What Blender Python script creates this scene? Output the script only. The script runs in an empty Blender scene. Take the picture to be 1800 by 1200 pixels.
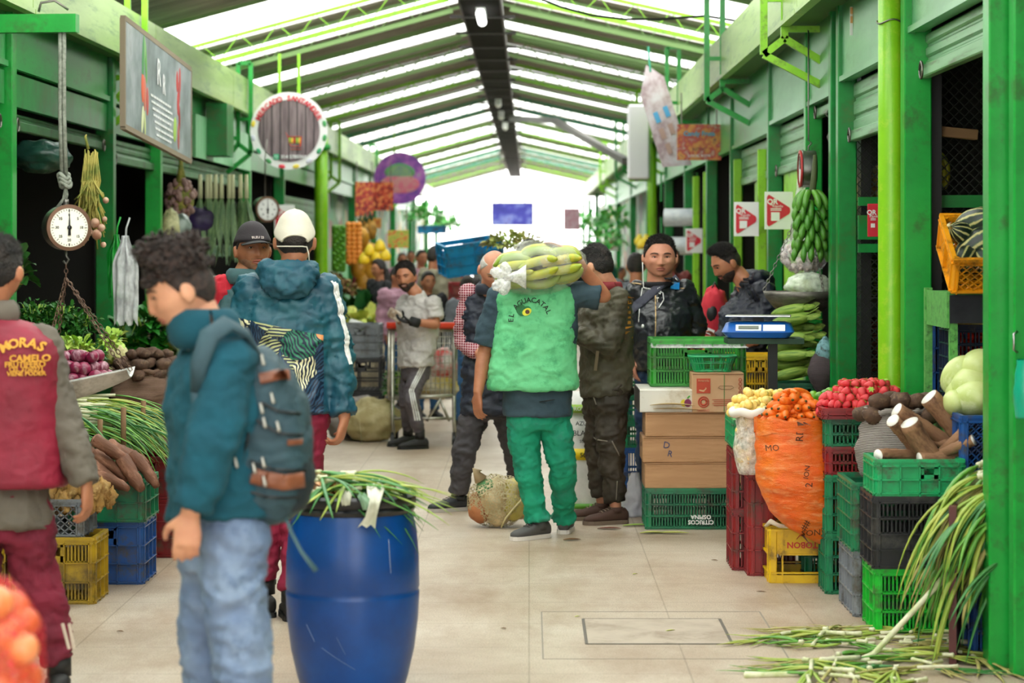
import bpy, math, random
import numpy as np
from mathutils import Vector, Matrix, noise, Euler
from mathutils.bvhtree import BVHTree
R = random.Random(7)
F = 4250.0; CH = 1.65; VX, VY = 930.0, 430.0      # focal length in px, lens height, aisle vanishing point
PI = math.pi
V = Vector
SC = bpy.context.scene
COL = SC.collection

def W(px, py, Y):
    "world point seen at pixel px,py when it stands Y metres down the aisle"
    return V(((px - VX) * Y / F, Y, CH - (py - VY) * Y / F))
def gY(py): return F * CH / (py - VY)
def lerp(a, b, t): return a + (b - a) * t

# ------------------------------------------------------------------ materials
_M = {}
def srgb(h):
    if isinstance(h, str):
        h = h.lstrip('#'); c = [int(h[i:i+2], 16) / 255 for i in (0, 2, 4)]
    else: c = h
    return tuple((x / 12.92 if x <= .04045 else ((x + .055) / 1.055) ** 2.4) for x in c) + (1.0,)

class NT:
    def __init__(s, name):
        s.m = bpy.data.materials.new(name); s.m.use_nodes = True
        s.n = s.m.node_tree; s.b = s.n.nodes['Principled BSDF']; s.tc = None
    def new(s, t, **kw):
        nd = s.n.nodes.new(t)
        for k, v in kw.items():
            if k in nd.inputs: nd.inputs[k].default_value = v
            else: setattr(nd, k, v)
        return nd
    def link(s, a, b): s.n.links.new(a, b)
    def coord(s, scale=(1, 1, 1), out='Object'):
        if s.tc is None: s.tc = s.new('ShaderNodeTexCoord')
        mp = s.new('ShaderNodeMapping'); mp.inputs['Scale'].default_value = scale
        s.link(s.tc.outputs[out], mp.inputs[0]); return mp.outputs[0]
    def noise(s, scale, detail=4, vec=None, rough=.6):
        t = s.new('ShaderNodeTexNoise', Scale=scale, Detail=detail, Roughness=rough)
        s.link(vec if vec is not None else s.coord(), t.inputs['Vector']); return t.outputs['Fac']
    def ramp(s, fac, stops, interp='LINEAR'):
        r = s.new('ShaderNodeValToRGB'); r.color_ramp.interpolation = interp
        e = r.color_ramp.elements
        while len(e) < len(stops): e.new(.5)
        for i, (p, c) in enumerate(stops):
            e[i].position = p; e[i].color = srgb(c) if not (isinstance(c, tuple) and len(c) == 4) else c
        s.link(fac, r.inputs[0]); return r.outputs[0]
    def mix(s, fac, a, b, mode='MIX'):
        m = s.new('ShaderNodeMix', data_type='RGBA', blend_type=mode)
        for sock, v in ((m.inputs[0], fac), (m.inputs[6], a), (m.inputs[7], b)):
            if hasattr(v, 'is_output'): s.link(v, sock)
            elif isinstance(v, str): sock.default_value = srgb(v)
            else: sock.default_value = v
        return m.outputs[2]
    def math(s, op, a, b=0.0, c=None):
        m = s.new('ShaderNodeMath', operation=op)
        for i, v in enumerate((a, b, c)):
            if v is None: continue
            if hasattr(v, 'is_output'): s.link(v, m.inputs[i])
            else: m.inputs[i].default_value = v
        return m.outputs[0]
    def bump(s, h, strength=.3, dist=.01):
        b = s.new('ShaderNodeBump', Strength=strength, Distance=dist)
        s.link(h, b.inputs['Height']); s.link(b.outputs[0], s.b.inputs['Normal'])
    def col(s, c): s.link(c, s.b.inputs['Base Color'])

def M(name, c, r=.55, c2=None, ns=6, lo=.42, hi=.62, bump=0, bs=40, metal=0, spec=.5, stretch=(1, 1, 1), sss=0, coat=0, dirt=None, dn=3):
    "painted / natural surface: base colour, second colour in noise patches, fine bump"
    if name in _M: return _M[name]
    t = NT(name); b = t.b
    b.inputs['Roughness'].default_value = r; b.inputs['Metallic'].default_value = metal
    b.inputs['Specular IOR Level'].default_value = spec
    b.inputs['Coat Weight'].default_value = coat
    vec = t.coord(stretch)
    base = None
    if c2:
        base = t.ramp(t.noise(ns, 5, vec), [(lo, c), (hi, c2)])
    if dirt:
        base = t.mix(t.ramp(t.noise(dn, 8, vec, .75), [(.52, (0, 0, 0, 1)), (.66, (1, 1, 1, 1))]), base if base else srgb(c), dirt)
    if base: t.col(base)
    else: b.inputs['Base Color'].default_value = srgb(c)
    if sss:
        b.inputs['Subsurface Weight'].default_value = sss
        b.inputs['Subsurface Radius'].default_value = (.02, .008, .005)
        b.inputs['Subsurface Scale'].default_value = .5
    if bump: t.bump(t.noise(bs, 4, vec), bump, .01)
    _M[name] = t.m; return t.m

def emis(name, c, s):
    if name in _M: return _M[name]
    t = NT(name); t.b.inputs['Base Color'].default_value = srgb(c)
    t.b.inputs['Emission Color'].default_value = srgb(c); t.b.inputs['Emission Strength'].default_value = s
    _M[name] = t.m; return t.m

def film(name, c='#ffffff', alpha=.35, r=.15, crinkle=60):
    "thin plastic film: part see-through, glossy, crinkled"
    if name in _M: return _M[name]
    t = NT(name); t.b.inputs['Base Color'].default_value = srgb(c); t.b.inputs['Roughness'].default_value = r
    t.bump(t.noise(crinkle, 5), .8, .01)
    tr = t.new('ShaderNodeBsdfTransparent'); mx = t.new('ShaderNodeMixShader')
    f = t.ramp(t.noise(crinkle * .4, 4), [(.35, (alpha * .5,) * 3 + (1,)), (.7, (min(1, alpha * 1.9),) * 3 + (1,))])
    t.link(f, mx.inputs[0]); t.link(tr.outputs[0], mx.inputs[1]); t.link(t.b.outputs[0], mx.inputs[2])
    t.link(mx.outputs[0], t.n.nodes['Material Output'].inputs[0])
    _M[name] = t.m; return t.m

def netting(name, c, scale=120, hole=.3):
    "woven net: thin threads with holes between"
    if name in _M: return _M[name]
    t = NT(name); t.b.inputs['Base Color'].default_value = srgb(c); t.b.inputs['Roughness'].default_value = .5
    vo = t.new('ShaderNodeTexVoronoi', Scale=scale, feature='DISTANCE_TO_EDGE'); t.link(t.coord(), vo.inputs['Vector'])
    f = t.math('LESS_THAN', vo.outputs[0], hole)
    tr = t.new('ShaderNodeBsdfTransparent'); mx = t.new('ShaderNodeMixShader')
    t.link(f, mx.inputs[0]); t.link(tr.outputs[0], mx.inputs[1]); t.link(t.b.outputs[0], mx.inputs[2])
    t.link(mx.outputs[0], t.n.nodes['Material Output'].inputs[0])
    _M[name] = t.m; return t.m

# ------------------------------------------------------------------ object bookkeeping
def tag(o, label=None, cat=None, group=None, kind=None):
    if label: o['label'] = label
    if cat: o['category'] = cat
    if group: o['group'] = group
    if kind: o['kind'] = kind
    return o
def thing(name, label, cat, loc=(0, 0, 0), rz=0, group=None):
    o = bpy.data.objects.new(name, None); COL.objects.link(o)
    o.empty_display_size = .1
    o.location = loc; o.rotation_euler = (0, 0, rz)
    return tag(o, label, cat, group)
def copy_tree(o, parent=None):
    c = o.copy(); COL.objects.link(c)
    if parent is not None: c.parent = parent
    for ch in list(o.children): copy_tree(ch, c)
    return c

def basis(d, up=V((0, 0, 1))):
    d = V(d).normalized()
    if abs(d.dot(up)) > .98: up = V((0, 1, 0)) if abs(d.z) > .9 else V((0, 0, 1))
    x = d.cross(up).normalized(); y = x.cross(d).normalized()
    return x, y, d

class MB:
    "collects shapes; build() links them as ONE mesh object"
    def __init__(s): s.v = []; s.f = []; s.m = []
    def add(s, vs, fs, mi=0):
        k = len(s.v); s.v.extend(tuple(v) for v in vs)
        for f in fs: s.f.append(tuple(i + k for i in f)); s.m.append(mi)
        return s
    def box(s, c, d, rot=None, mi=0, bev=0.0):
        x, y, z = d[0] / 2, d[1] / 2, d[2] / 2
        if bev > 0:
            b = min(bev, x * .9, y * .9, z * .9); vs = []
            for sz in (-1, 1):
                for ax, ay, az in ((x - b, y - b, z), (x, y - b, z - b), (x - b, y, z - b)):
                    pass
            P = []
            for sx in (-1, 1):
                for sy in (-1, 1):
                    for sz in (-1, 1):
                        P += [(sx * x, sy * (y - b), sz * (z - b)), (sx * (x - b), sy * y, sz * (z - b)), (sx * (x - b), sy * (y - b), sz * z)]
            I = lambda sx, sy, sz, k: ((sx > 0) * 4 + (sy > 0) * 2 + (sz > 0)) * 3 + k
            fs = []
            for a in (-1, 1):
                fs.append([I(a, -1, -1, 0), I(a, 1, -1, 0), I(a, 1, 1, 0), I(a, -1, 1, 0)][::a])
                fs.append([I(-1, a, -1, 1), I(-1, a, 1, 1), I(1, a, 1, 1), I(1, a, -1, 1)][::a])
                fs.append([I(-1, -1, a, 2), I(1, -1, a, 2), I(1, 1, a, 2), I(-1, 1, a, 2)][::a])
            for a in (-1, 1):
                for c2 in (-1, 1):
                    fs.append([I(a, c2, -1, 0), I(a, c2, 1, 0), I(a, c2, 1, 1), I(a, c2, -1, 1)][::-a * c2])
                    fs.append([I(a, -1, c2, 0), I(a, 1, c2, 0), I(a, 1, c2, 2), I(a, -1, c2, 2)][::a * c2])
                    fs.append([I(-1, a, c2, 1), I(1, a, c2, 1), I(1, a, c2, 2), I(-1, a, c2, 2)][::-a * c2])
                    for e in (-1, 1):
                        fs.append([I(a, c2, e, 0), I(a, c2, e, 1), I(a, c2, e, 2)][::a * c2 * e])
            P = [V(p) for p in P]
        else:
            P = [V((a * x, b * y, c_ * z)) for a in (-1, 1) for b in (-1, 1) for c_ in (-1, 1)]
            fs = [(0, 1, 3, 2), (4, 6, 7, 5), (0, 4, 5, 1), (2, 3, 7, 6), (0, 2, 6, 4), (1, 5, 7, 3)]
        if rot is not None:
            if not isinstance(rot, Matrix): rot = Euler(rot).to_matrix()
            P = [rot @ p for p in P]
        c = V(c)
        return s.add([p + c for p in P], fs, mi)
    def bar(s, a, b, w, h=None, mi=0, up=(0, 0, 1)):
        "rectangular bar from a to b"
        a, b = V(a), V(b); x, y, d = basis(b - a, V(up)); h = h or w
        o = [x * w / 2 + y * h / 2, -x * w / 2 + y * h / 2, -x * w / 2 - y * h / 2, x * w / 2 - y * h / 2]
        return s.add([a + q for q in o] + [b + q for q in o], [(0, 1, 2, 3), (7, 6, 5, 4), (0, 4, 5, 1), (1, 5, 6, 2), (2, 6, 7, 3), (3, 7, 4, 0)], mi)
    def tube(s, pts, r, n=8, mi=0, cap=True, flat=1.0, up=(0, 0, 1)):
        "tube through pts, radius r (number or list); flat squashes it"
        pts = [V(p) for p in pts]; N = len(pts)
        rs = r if isinstance(r, (list, tuple)) else [r] * N
        vs = []; px = None
        for i, p in enumerate(pts):
            d = pts[min(i + 1, N - 1)] - pts[max(i - 1, 0)]
            if d.length < 1e-9: d = V((0, 0, 1))
            if px is None: x, y, d = basis(d, V(up))
            else:
                d = d.normalized(); x = (px - d * px.dot(d))
                x = x.normalized() if x.length > 1e-6 else basis(d)[0]
                y = x.cross(d).normalized()
            px = x
            for k in range(n):
                a = 2 * PI * k / n; vs.append(p + x * math.cos(a) * rs[i] + y * math.sin(a) * rs[i] * flat)
        fs = [(i * n + k, i * n + (k + 1) % n, (i + 1) * n + (k + 1) % n, (i + 1) * n + k) for i in range(N - 1) for k in range(n)]
        if cap: fs += [tuple(range(n))[::-1], tuple((N - 1) * n + k for k in range(n))]
        return s.add(vs, fs, mi)
    def cap(s, a, b, r0, r1, n=14, mi=0, e0=True, e1=True):
        "tapered limb with rounded ends"
        a, b = V(a), V(b); d = (b - a); L = d.length; d = d / L if L > 1e-9 else V((0, 0, 1))
        pts = []; rs = []
        if e0:
            for t in (1.4, 1.1, .75, .38): pts.append(a - d * r0 * math.sin(t)); rs.append(r0 * math.cos(t))
        pts.append(a); rs.append(r0); pts.append(b); rs.append(r1)
        if e1:
            for t in (.38, .75, 1.1, 1.4): pts.append(b + d * r1 * math.sin(t)); rs.append(r1 * math.cos(t))
        return s.tube(pts, rs, n, mi)
    def lathe(s, prof, c=(0, 0, 0), n=24, mi=0, axis=None, cap=True):
        "prof: (radius, height) list spun round an axis"
        x, y, d = basis(axis) if axis is not None else (V((1, 0, 0)), V((0, 1, 0)), V((0, 0, 1)))
        c = V(c); vs = [c + d * h + (x * math.cos(2 * PI * k / n) + y * math.sin(2 * PI * k / n)) * r for r, h in prof for k in range(n)]
        N = len(prof)
        fs = [(i * n + k, i * n + (k + 1) % n, (i + 1) * n + (k + 1) % n, (i + 1) * n + k) for i in range(N - 1) for k in range(n)]
        if cap: fs += [tuple(range(n))[::-1], tuple((N - 1) * n + k for k in range(n))]
        return s.add(vs, fs, mi)
    def ell(s, c, r, rot=None, n=16, m=10, mi=0, fn=None):
        "ellipsoid; fn(unit dir) -> scale"
        vs = []; c = V(c)
        if rot is not None and not isinstance(rot, Matrix): rot = Euler(rot).to_matrix()
        if not hasattr(r, '__len__'): r = (r, r, r)
        for j in range(m + 1):
            th = PI * j / m
            for k in range(n):
                a = 2 * PI * k / n; u = V((math.sin(th) * math.cos(a), math.sin(th) * math.sin(a), math.cos(th)))
                q = fn(u) if fn else 1.0
                p = V((u.x * r[0], u.y * r[1], u.z * r[2])) * q
                vs.append((rot @ p if rot is not None else p) + c)
        fs = [(j * n + k, (j + 1) * n + k, (j + 1) * n + (k + 1) % n, j * n + (k + 1) % n) for j in range(m) for k in range(n)]
        return s.add(vs, fs, mi)
    def loft(s, rings, n=20, mi=0, e=2.0):
        "rings: (centre, xvec, yvec) superellipses"
        vs = []
        for c, x, y in rings:
            for k in range(n):
                a = 2 * PI * k / n; ca, sa = math.cos(a), math.sin(a)
                vs.append(V(c) + V(x) * math.copysign(abs(ca) ** (2 / e), ca) + V(y) * math.copysign(abs(sa) ** (2 / e), sa))
        N = len(rings)
        fs = [(i * n + k, i * n + (k + 1) % n, (i + 1) * n + (k + 1) % n, (i + 1) * n + k) for i in range(N - 1) for k in range(n)]
        fs += [tuple(range(n))[::-1], tuple((N - 1) * n + k for k in range(n))]
        return s.add(vs, fs, mi)
    def prism(s, poly, t, mat=None, mi=0):
        "flat outline (x,y) given thickness t along z, then moved by mat"
        n = len(poly); P = [V((x, y, z)) for z in (-t / 2, t / 2) for x, y in poly]
        if mat is not None: P = [mat @ p for p in P]
        return s.add(P, [tuple(range(n))[::-1], tuple(n + k for k in range(n))] + [(k, (k + 1) % n, n + (k + 1) % n, n + k) for k in range(n)], mi)
    def leaf(s, p, d, L, w, droop=.3, n=6, mi=0, curl=.15, up=None):
        "tapering blade with a fold along the midrib"
        p = V(p); d = V(d).normalized(); x = d.cross(V((0, 0, 1)) if up is None else V(up))
        x = x.normalized() if x.length > 1e-3 else V((1, 0, 0))
        vs = []
        for i in range(n + 1):
            t = i / n; q = p + d * L * t - V((0, 0, 1)) * droop * L * t * t
            ww = w * math.sin(PI * min(.999, t * .92 + .06)) ** .7
            vs += [q - x * ww / 2 + V((0, 0, curl * ww)), q, q + x * ww / 2 + V((0, 0, curl * ww))]
        fs = []
        for i in range(n):
            a = i * 3; fs += [(a, a + 1, a + 4, a + 3), (a + 1, a + 2, a + 5, a + 4)]
        return s.add(vs, fs, mi)
    def build(s, name, mats, parent=None, smooth=True, world=False, loc=None, auto=None):
        if not isinstance(mats, (list, tuple)): mats = [mats]
        vs = s.v
        off = V((0, 0, 0))
        if parent is not None and world: off = V(parent.location)
        elif parent is None and loc is None and vs:
            A = np.array(vs); lo, hi = A.min(0), A.max(0); off = V(((lo[0] + hi[0]) / 2, (lo[1] + hi[1]) / 2, lo[2]))
        if off.length > 0: vs = (np.array(vs) - np.array(off)).tolist()
        me = bpy.data.meshes.new(name); me.from_pydata(vs, [], s.f)
        for m in mats: me.materials.append(m)
        if len(mats) > 1: me.polygons.foreach_set('material_index', s.m)
        if smooth: me.shade_smooth()
        if auto is not None: me.set_sharp_from_angle(angle=math.radians(auto))
        me.update()
        o = bpy.data.objects.new(name, me); COL.objects.link(o)
        if parent is not None: o.parent = parent
        else: o.location = off if loc is None else loc
        return o

def cleanmesh(me):
    import bmesh
    bm = bmesh.new(); bm.from_mesh(me); bmesh.ops.recalc_face_normals(bm, faces=bm.faces); bm.to_mesh(me); bm.free()

def remesh(mb, vox, smooth_it=4, disp=None):
    "grow one continuous skin over overlapping shapes; returns MB"
    me = bpy.data.meshes.new('tmp'); me.from_pydata(mb.v, [], mb.f); cleanmesh(me)
    o = bpy.data.objects.new('tmp', me); COL.objects.link(o)
    md = o.modifiers.new('r', 'REMESH'); md.mode = 'VOXEL'; md.voxel_size = vox; md.adaptivity = 0
    if smooth_it:
        sm = o.modifiers.new('s', 'SMOOTH'); sm.factor = .5; sm.iterations = smooth_it
    dg = bpy.context.evaluated_depsgraph_get(); ev = o.evaluated_get(dg); em = ev.to_mesh()
    n = len(em.vertices); co = np.empty(n * 3); em.vertices.foreach_get('co', co); co = co.reshape(-1, 3)
    if disp is not None:
        no = np.empty(n * 3); em.vertices.foreach_get('normal', no); no = no.reshape(-1, 3)
        d = np.array([disp(V(c)) for c in co]); co = co + no * d[:, None]
    out = MB(); out.v = [tuple(c) for c in co]; out.f = [tuple(p.vertices) for p in em.polygons]; out.m = [0] * len(out.f)
    ev.to_mesh_clear(); bpy.data.objects.remove(o); bpy.data.meshes.remove(me)
    return out

_TX = {}
def text_mb(txt, size=.1, depth=.002, arc=None, align='CENTER', bold=0.0, spacing=1.0):
    "lettering as an MB in the local x (reading) y (up) plane; arc=radius bends it over a circle"
    def one(t):
        cu = bpy.data.curves.new('t', 'FONT'); cu.body = t; cu.size = size; cu.extrude = depth; cu.align_x = align; cu.align_y = 'CENTER'
        cu.offset = bold * size; cu.resolution_u = 2; cu.space_character = spacing
        o = bpy.data.objects.new('t', cu); COL.objects.link(o)
        dg = bpy.context.evaluated_depsgraph_get(); dg.update(); ev = o.evaluated_get(dg); me = ev.to_mesh()
        vs = [v.co.copy() for v in me.vertices]; fs = [tuple(p.vertices) for p in me.polygons]
        ev.to_mesh_clear(); bpy.data.objects.remove(o); bpy.data.curves.remove(cu); return vs, fs
    mb = MB()
    if arc is None:
        vs, fs = one(txt); mb.add(vs, fs); return mb
    step = size * .68 * spacing; n = len(txt)
    for i, ch in enumerate(txt):
        if ch == ' ': continue
        if (ch, size) not in _TX: _TX[(ch, size)] = one(ch)
        vs, fs = _TX[(ch, size)]
        a = (i - (n - 1) / 2) * step / arc; ca, sa = math.cos(a), math.sin(a)
        mb.add([V((v.x * ca + v.y * sa + arc * sa, -v.x * sa + v.y * ca + arc * ca - arc, v.z)) for v in vs], fs)
    return mb
def place(mb, mat):
    mb.v = [tuple(mat @ V(v)) for v in mb.v]; return mb
def frame(o, x, y):
    "matrix with local x,y axes along world x,y at o"
    x = V(x).normalized(); y = V(y).normalized(); z = x.cross(y)
    m = Matrix((x, y, z)).transposed().to_4x4(); m.translation = V(o); return m
def project(mb, target, d, off=.004):
    "lay flat lettering or ribbon on another mesh, looking along d"
    me = target.data; M4 = Matrix.Translation(V(target.location) + (V(target.parent.location) if target.parent else V()))
    bv = BVHTree.FromPolygons([M4 @ v.co for v in me.vertices], [tuple(p.vertices) for p in me.polygons])
    d = V(d).normalized(); zs = [V(v).dot(d) for v in mb.v]; z0 = max(zs); z1 = min(zs); new = []
    for v, z in zip(mb.v, zs):
        v = V(v); h = bv.ray_cast(v - d * 1.0, d, 2.5)[0]
        k = off if z < (z0 + z1) / 2 else off * .3
        new.append(tuple((h if h is not None else v) - d * k))
    mb.v = new; return mb
# ================================================================== camera, light
cam = bpy.data.cameras.new('camera'); cam.lens = 36 * F / 1800; cam.sensor_width = 36; cam.sensor_fit = 'HORIZONTAL'
cam.shift_x = -(VX - 900) / 1800; cam.shift_y = -(600 - VY) / 1800
cam.clip_start = .1; cam.clip_end = 400
cam.dof.use_dof = True; cam.dof.focus_distance = 12.3; cam.dof.aperture_fstop = 3.2
co = bpy.data.objects.new('camera', cam); COL.objects.link(co); co.location = (0, 0, CH); co.rotation_euler = (PI / 2, 0, 0)
SC.camera = co
SC.view_settings.view_transform = 'Standard'; SC.view_settings.look = 'None'; SC.view_settings.gamma = 1
SC.view_settings.exposure = 0.25; SC.view_settings.use_curve_mapping = False
w = bpy.data.worlds.new('world'); SC.world = w; w.use_nodes = True
bg = w.node_tree.nodes['Background']; bg.inputs[0].default_value = (1, .985, .96, 1); bg.inputs[1].default_value = 4.4
SC.cycles.max_bounces = 7; SC.cycles.diffuse_bounces = 3; SC.cycles.transparent_max_bounces = 24
SC.cycles.glossy_bounces = 3; SC.cycles.sample_clamp_indirect = 6; SC.cycles.use_denoising = True
SC.cycles.caustics_reflective = False; SC.cycles.caustics_refractive = False

# ================================================================== shared paints
GREEN = M('green_paint', '#0f8236', .3, '#0a6c2c', 5, bump=.05, dirt='#3f6b2b', dn=5)
GREEN2 = M('bright_green_paint', '#189a38', .3, '#108a30', 4, bump=.05, dirt='#2d6e2c', dn=7)
LIME = M('lime_paint', '#84c41f', .4, '#8fcf28', 3, bump=.05, dirt='#6c8a2b', dn=9)
LIMEP = M('lime_column_paint', '#86c81c', .35, '#7cbd18', 3, bump=.04, dirt='#9fcb33', dn=14)
FASC = M('fascia_paint', '#86a84e', .3, '#a0bd6e', 1.5, bump=.06, stretch=(.3, .3, 3), dirt='#4f7d35', dn=4)
TEALP = M('teal_paint', '#2d8f74', .5)
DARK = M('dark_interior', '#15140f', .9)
STEEL = M('steel', '#b8b8b4', .3, '#8f8f8c', 6, metal=1)
IRON = M('dull_iron', '#6f6d68', .45, '#8b8780', 9, metal=1)
BLACK = M('black_plastic', '#121315', .5)
WHITE = M('white_plastic', '#e8e8e6', .4)
_n = [0]
def trim(mb, mat, label, name=None, smooth=False, **k):
    _n[0] += 1
    return tag(mb.build(name or 'trim_%d' % _n[0], mat, smooth=smooth, **k), label, kind='structure')

# floor: worn pale terrazzo with joints
t = NT('terrazzo'); v = t.coord()
base = t.ramp(t.noise(.9, 6, v, .7), [(.3, '#a8937c'), (.5, '#bfae9a'), (.7, '#cfc2b2')])
sp = t.ramp(t.noise(160, 2, v), [(.36, '#8d8174'), (.5, '#ffffff')])
base = t.mix(.6, base, sp, 'MULTIPLY')
st = t.ramp(t.noise(1.7, 8, t.coord((1, .35, 1)), .75), [(.47, (0, 0, 0, 1)), (.66, (.75, .75, .75, 1))])
base = t.mix(st, base, '#94795f')
br = t.new('ShaderNodeTexBrick', Scale=1.0); br.offset = 0.0
br.inputs['Mortar Size'].default_value = .004; br.inputs['Brick Width'].default_value = .62; br.inputs['Row Height'].default_value = .62
br.inputs['Color1'].default_value = br.inputs['Color2'].default_value = (1, 1, 1, 1); br.inputs['Mortar'].default_value = (.72, .7, .66, 1)
t.link(t.coord(), br.inputs['Vector'])
t.col(t.mix(1.0, base, br.outputs[0], 'MULTIPLY')); t.b.inputs['Roughness'].default_value = .42; t.b.inputs['Specular IOR Level'].default_value = .35
t.bump(t.noise(90, 3, v), .08, .005)
TERR = t.m
mb = MB().box((-.6, 45, -.05), (16, 100, .1)); tag(mb.build('floor', TERR, smooth=False, loc=(0, 0, 0)), 'worn pale terrazzo aisle floor with fine joints', kind='structure')
# inspection hatch let into the floor
HX0, HX1 = W(1025, 1090, gY(1090)).x, W(1265, 1088, gY(1088)).x; HY0, HY1 = gY(1132), gY(1088)
JO = M('hatch_joint', '#5d564d', .7)
mb = MB()
for a, b in (((HX0, HY0), (HX0, HY1)), ((HX1, HY0), (HX1, HY1)), ((HX0, HY1), (HX1, HY1)), ((HX0, HY0), (HX1, HY0))):
    mb.bar((a[0], a[1], .001), (b[0], b[1], .001), .012, .004)
hatch = thing('floor_hatch', 'square inspection hatch let into the pale floor', 'hatch', ((HX0 + HX1) / 2, (HY0 + HY1) / 2, 0))
mb.build('hatch_frame', JO, hatch, False, world=True)
mb = MB().box(((HX0 + HX1) / 2, (HY0 + HY1) / 2, .001), (HX1 - HX0 - .014, HY1 - HY0 - .014, .004)); mb.build('hatch_lid', M('hatch_lid', '#b5a593', .5, '#a39280', 5, dirt='#8c7761', dn=3), hatch, False, world=True)
mb = MB(); OX0, OX1, OY0, OY1 = W(952, 1080, gY(1080)).x, W(1335, 1075, gY(1075)).x, gY(1158), gY(1075)
for a, b in (((OX0, OY0), (OX0, OY1)), ((OX1, OY0), (OX1, OY1)), ((OX0, OY1), (OX1, OY1)), ((OX0, OY0), (OX1, OY0))):
    mb.bar((a[0], a[1], .0005), (b[0], b[1], .0005), .006, .002)
mb.build('surround_joint', M('pale_joint', '#8d8478', .7), hatch, False, world=True)

# ================================================================== roof
RX, RZ, SL, SR = -.5, 4.45, .27, .22
def roofz(x): return RZ - (SL * (RX - x) if x < RX else SR * (x - RX))
bright = [(-6, -3.2), (-1.6, 1.2), (2.8, 5.6), (7.2, 10), (11.6, 14.4), (16, 18.6), (22.3, 25.0), (25.7, 27.2), (29.3, 30.8), (33.1, 34.4), (37.3, 39), (40.9, 42.4), (45.4, 48), (49, 52.5), (54, 58.5), (60.5, 64), (66, 68), (69.6, 71.4), (73, 74.8), (76.4, 78), (79.6, 81.2), (82.8, 84.4), (86, 88)]
t = NT('corrugated_sheet'); v = t.coord((1, 1, 1))
t.col(t.ramp(t.noise(1.3, 7, t.coord((.5, 4, 1)), .7), [(.35, '#7d736c'), (.55, '#a89d96'), (.7, '#c8c0ba')]))
t.b.inputs['Roughness'].default_value = .6; SHEET = t.m
t = NT('clear_roof_sheet'); tr = t.new('ShaderNodeBsdfTransparent'); tr.inputs[0].default_value = (.93, .95, .93, 1)
tl = t.new('ShaderNodeBsdfTranslucent'); tl.inputs[0].default_value = (.9, .93, .9, 1)
mx = t.new('ShaderNodeMixShader'); mx.inputs[0].default_value = .15
t.link(tr.outputs[0], mx.inputs[1]); t.link(tl.outputs[0], mx.inputs[2]); t.link(mx.outputs[0], t.n.nodes['Material Output'].inputs[0]); CLEAR = t.m
def roof_strip(name, y0, y1, mat, label):
    for sx, xe in ((-1, -4.9), (1, 3.7)):
        n = 26 if mat is SHEET else 1
        P = []
        for k in range(n + 1):
            y = lerp(y0, y1, k / n); dz = .018 * math.sin(k * PI / 2 * 1.0) if n > 1 else 0
            P += [(RX, y, RZ + dz), (xe, y, roofz(xe) + dz)]
        Q = [(a, b, c + .006) for a, b, c in P]; m = len(P)
        fs = [(2 * k, 2 * k + 1, 2 * k + 3, 2 * k + 2) for k in range(n)] + [(m + 2 * k, m + 2 * k + 2, m + 2 * k + 3, m + 2 * k + 1) for k in range(n)]
        mb = MB().add(P + Q, fs); trim(mb, mat, label, name=name, loc=(0, 0, 0))
prev = -10
for i, (a, b) in enumerate(bright):
    if a > prev + .01: roof_strip('ceiling_sheet', prev, a, SHEET, 'grey brown corrugated roof sheet')
    roof_strip('ceiling_skylight', a, b, CLEAR, 'clear roof sheet letting daylight in'); prev = b
# lattice trusses (one pair of arms each), purlin rods
PUR = M('purlin_paint', '#7f9f62', .5)
def truss(Y, mat, rod=.018):
    mb = MB()
    for sx, xe in ((-1, -4.6), (1, 3.4)):
        a0 = V((RX + sx * .3, Y, roofz(RX + sx * .3) - .06)); a1 = V((xe, Y, roofz(xe) - .06)); dn = V((0, 0, -.21))
        mb.bar(a0, a1, .035, .035); mb.bar(a0 + dn, a1 + dn, .045, .045)
        n = 10
        for k in range(n):
            p = a0.lerp(a1, k / n); q = a0.lerp(a1, (k + .5) / n); r = a0.lerp(a1, (k + 1) / n)
            mb.bar(p + dn, q, rod, rod); mb.bar(q, r + dn, rod, rod)
    trim(mb, mat, 'lattice roof truss painted light green')
for Y, m_ in ((24.1, LIME), (25.3, PUR), (28.6, PUR), (31.6, PUR), (35.9, LIME), (44, TEALP), (53, LIME), (60, LIME), (68, TEALP), (75, LIME)): truss(Y, m_, .018 if Y > 30 else .008)
for Y in (22.2, 27.4, 29.2, 30.9, 33.0, 34.6, 37.2, 39.1, 40.8, 42.6, 45.2, 48.3, 48.9, 52.6, 53.9, 58.6, 60.4, 64.1, 65.9, 68.1, 69.5, 71.5, 72.9, 74.9, 76.3, 79.5, 82.7, 86):
    mb = MB()
    for sx, xe in ((-1, -4.6), (1, 3.4)):
        mb.bar((RX + sx * .1, Y, roofz(RX + sx * .1) - .03), (xe, Y, roofz(xe) - .03), .035, .035)
    trim(mb, PUR, 'thin green purlin under the roof sheets')
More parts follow.
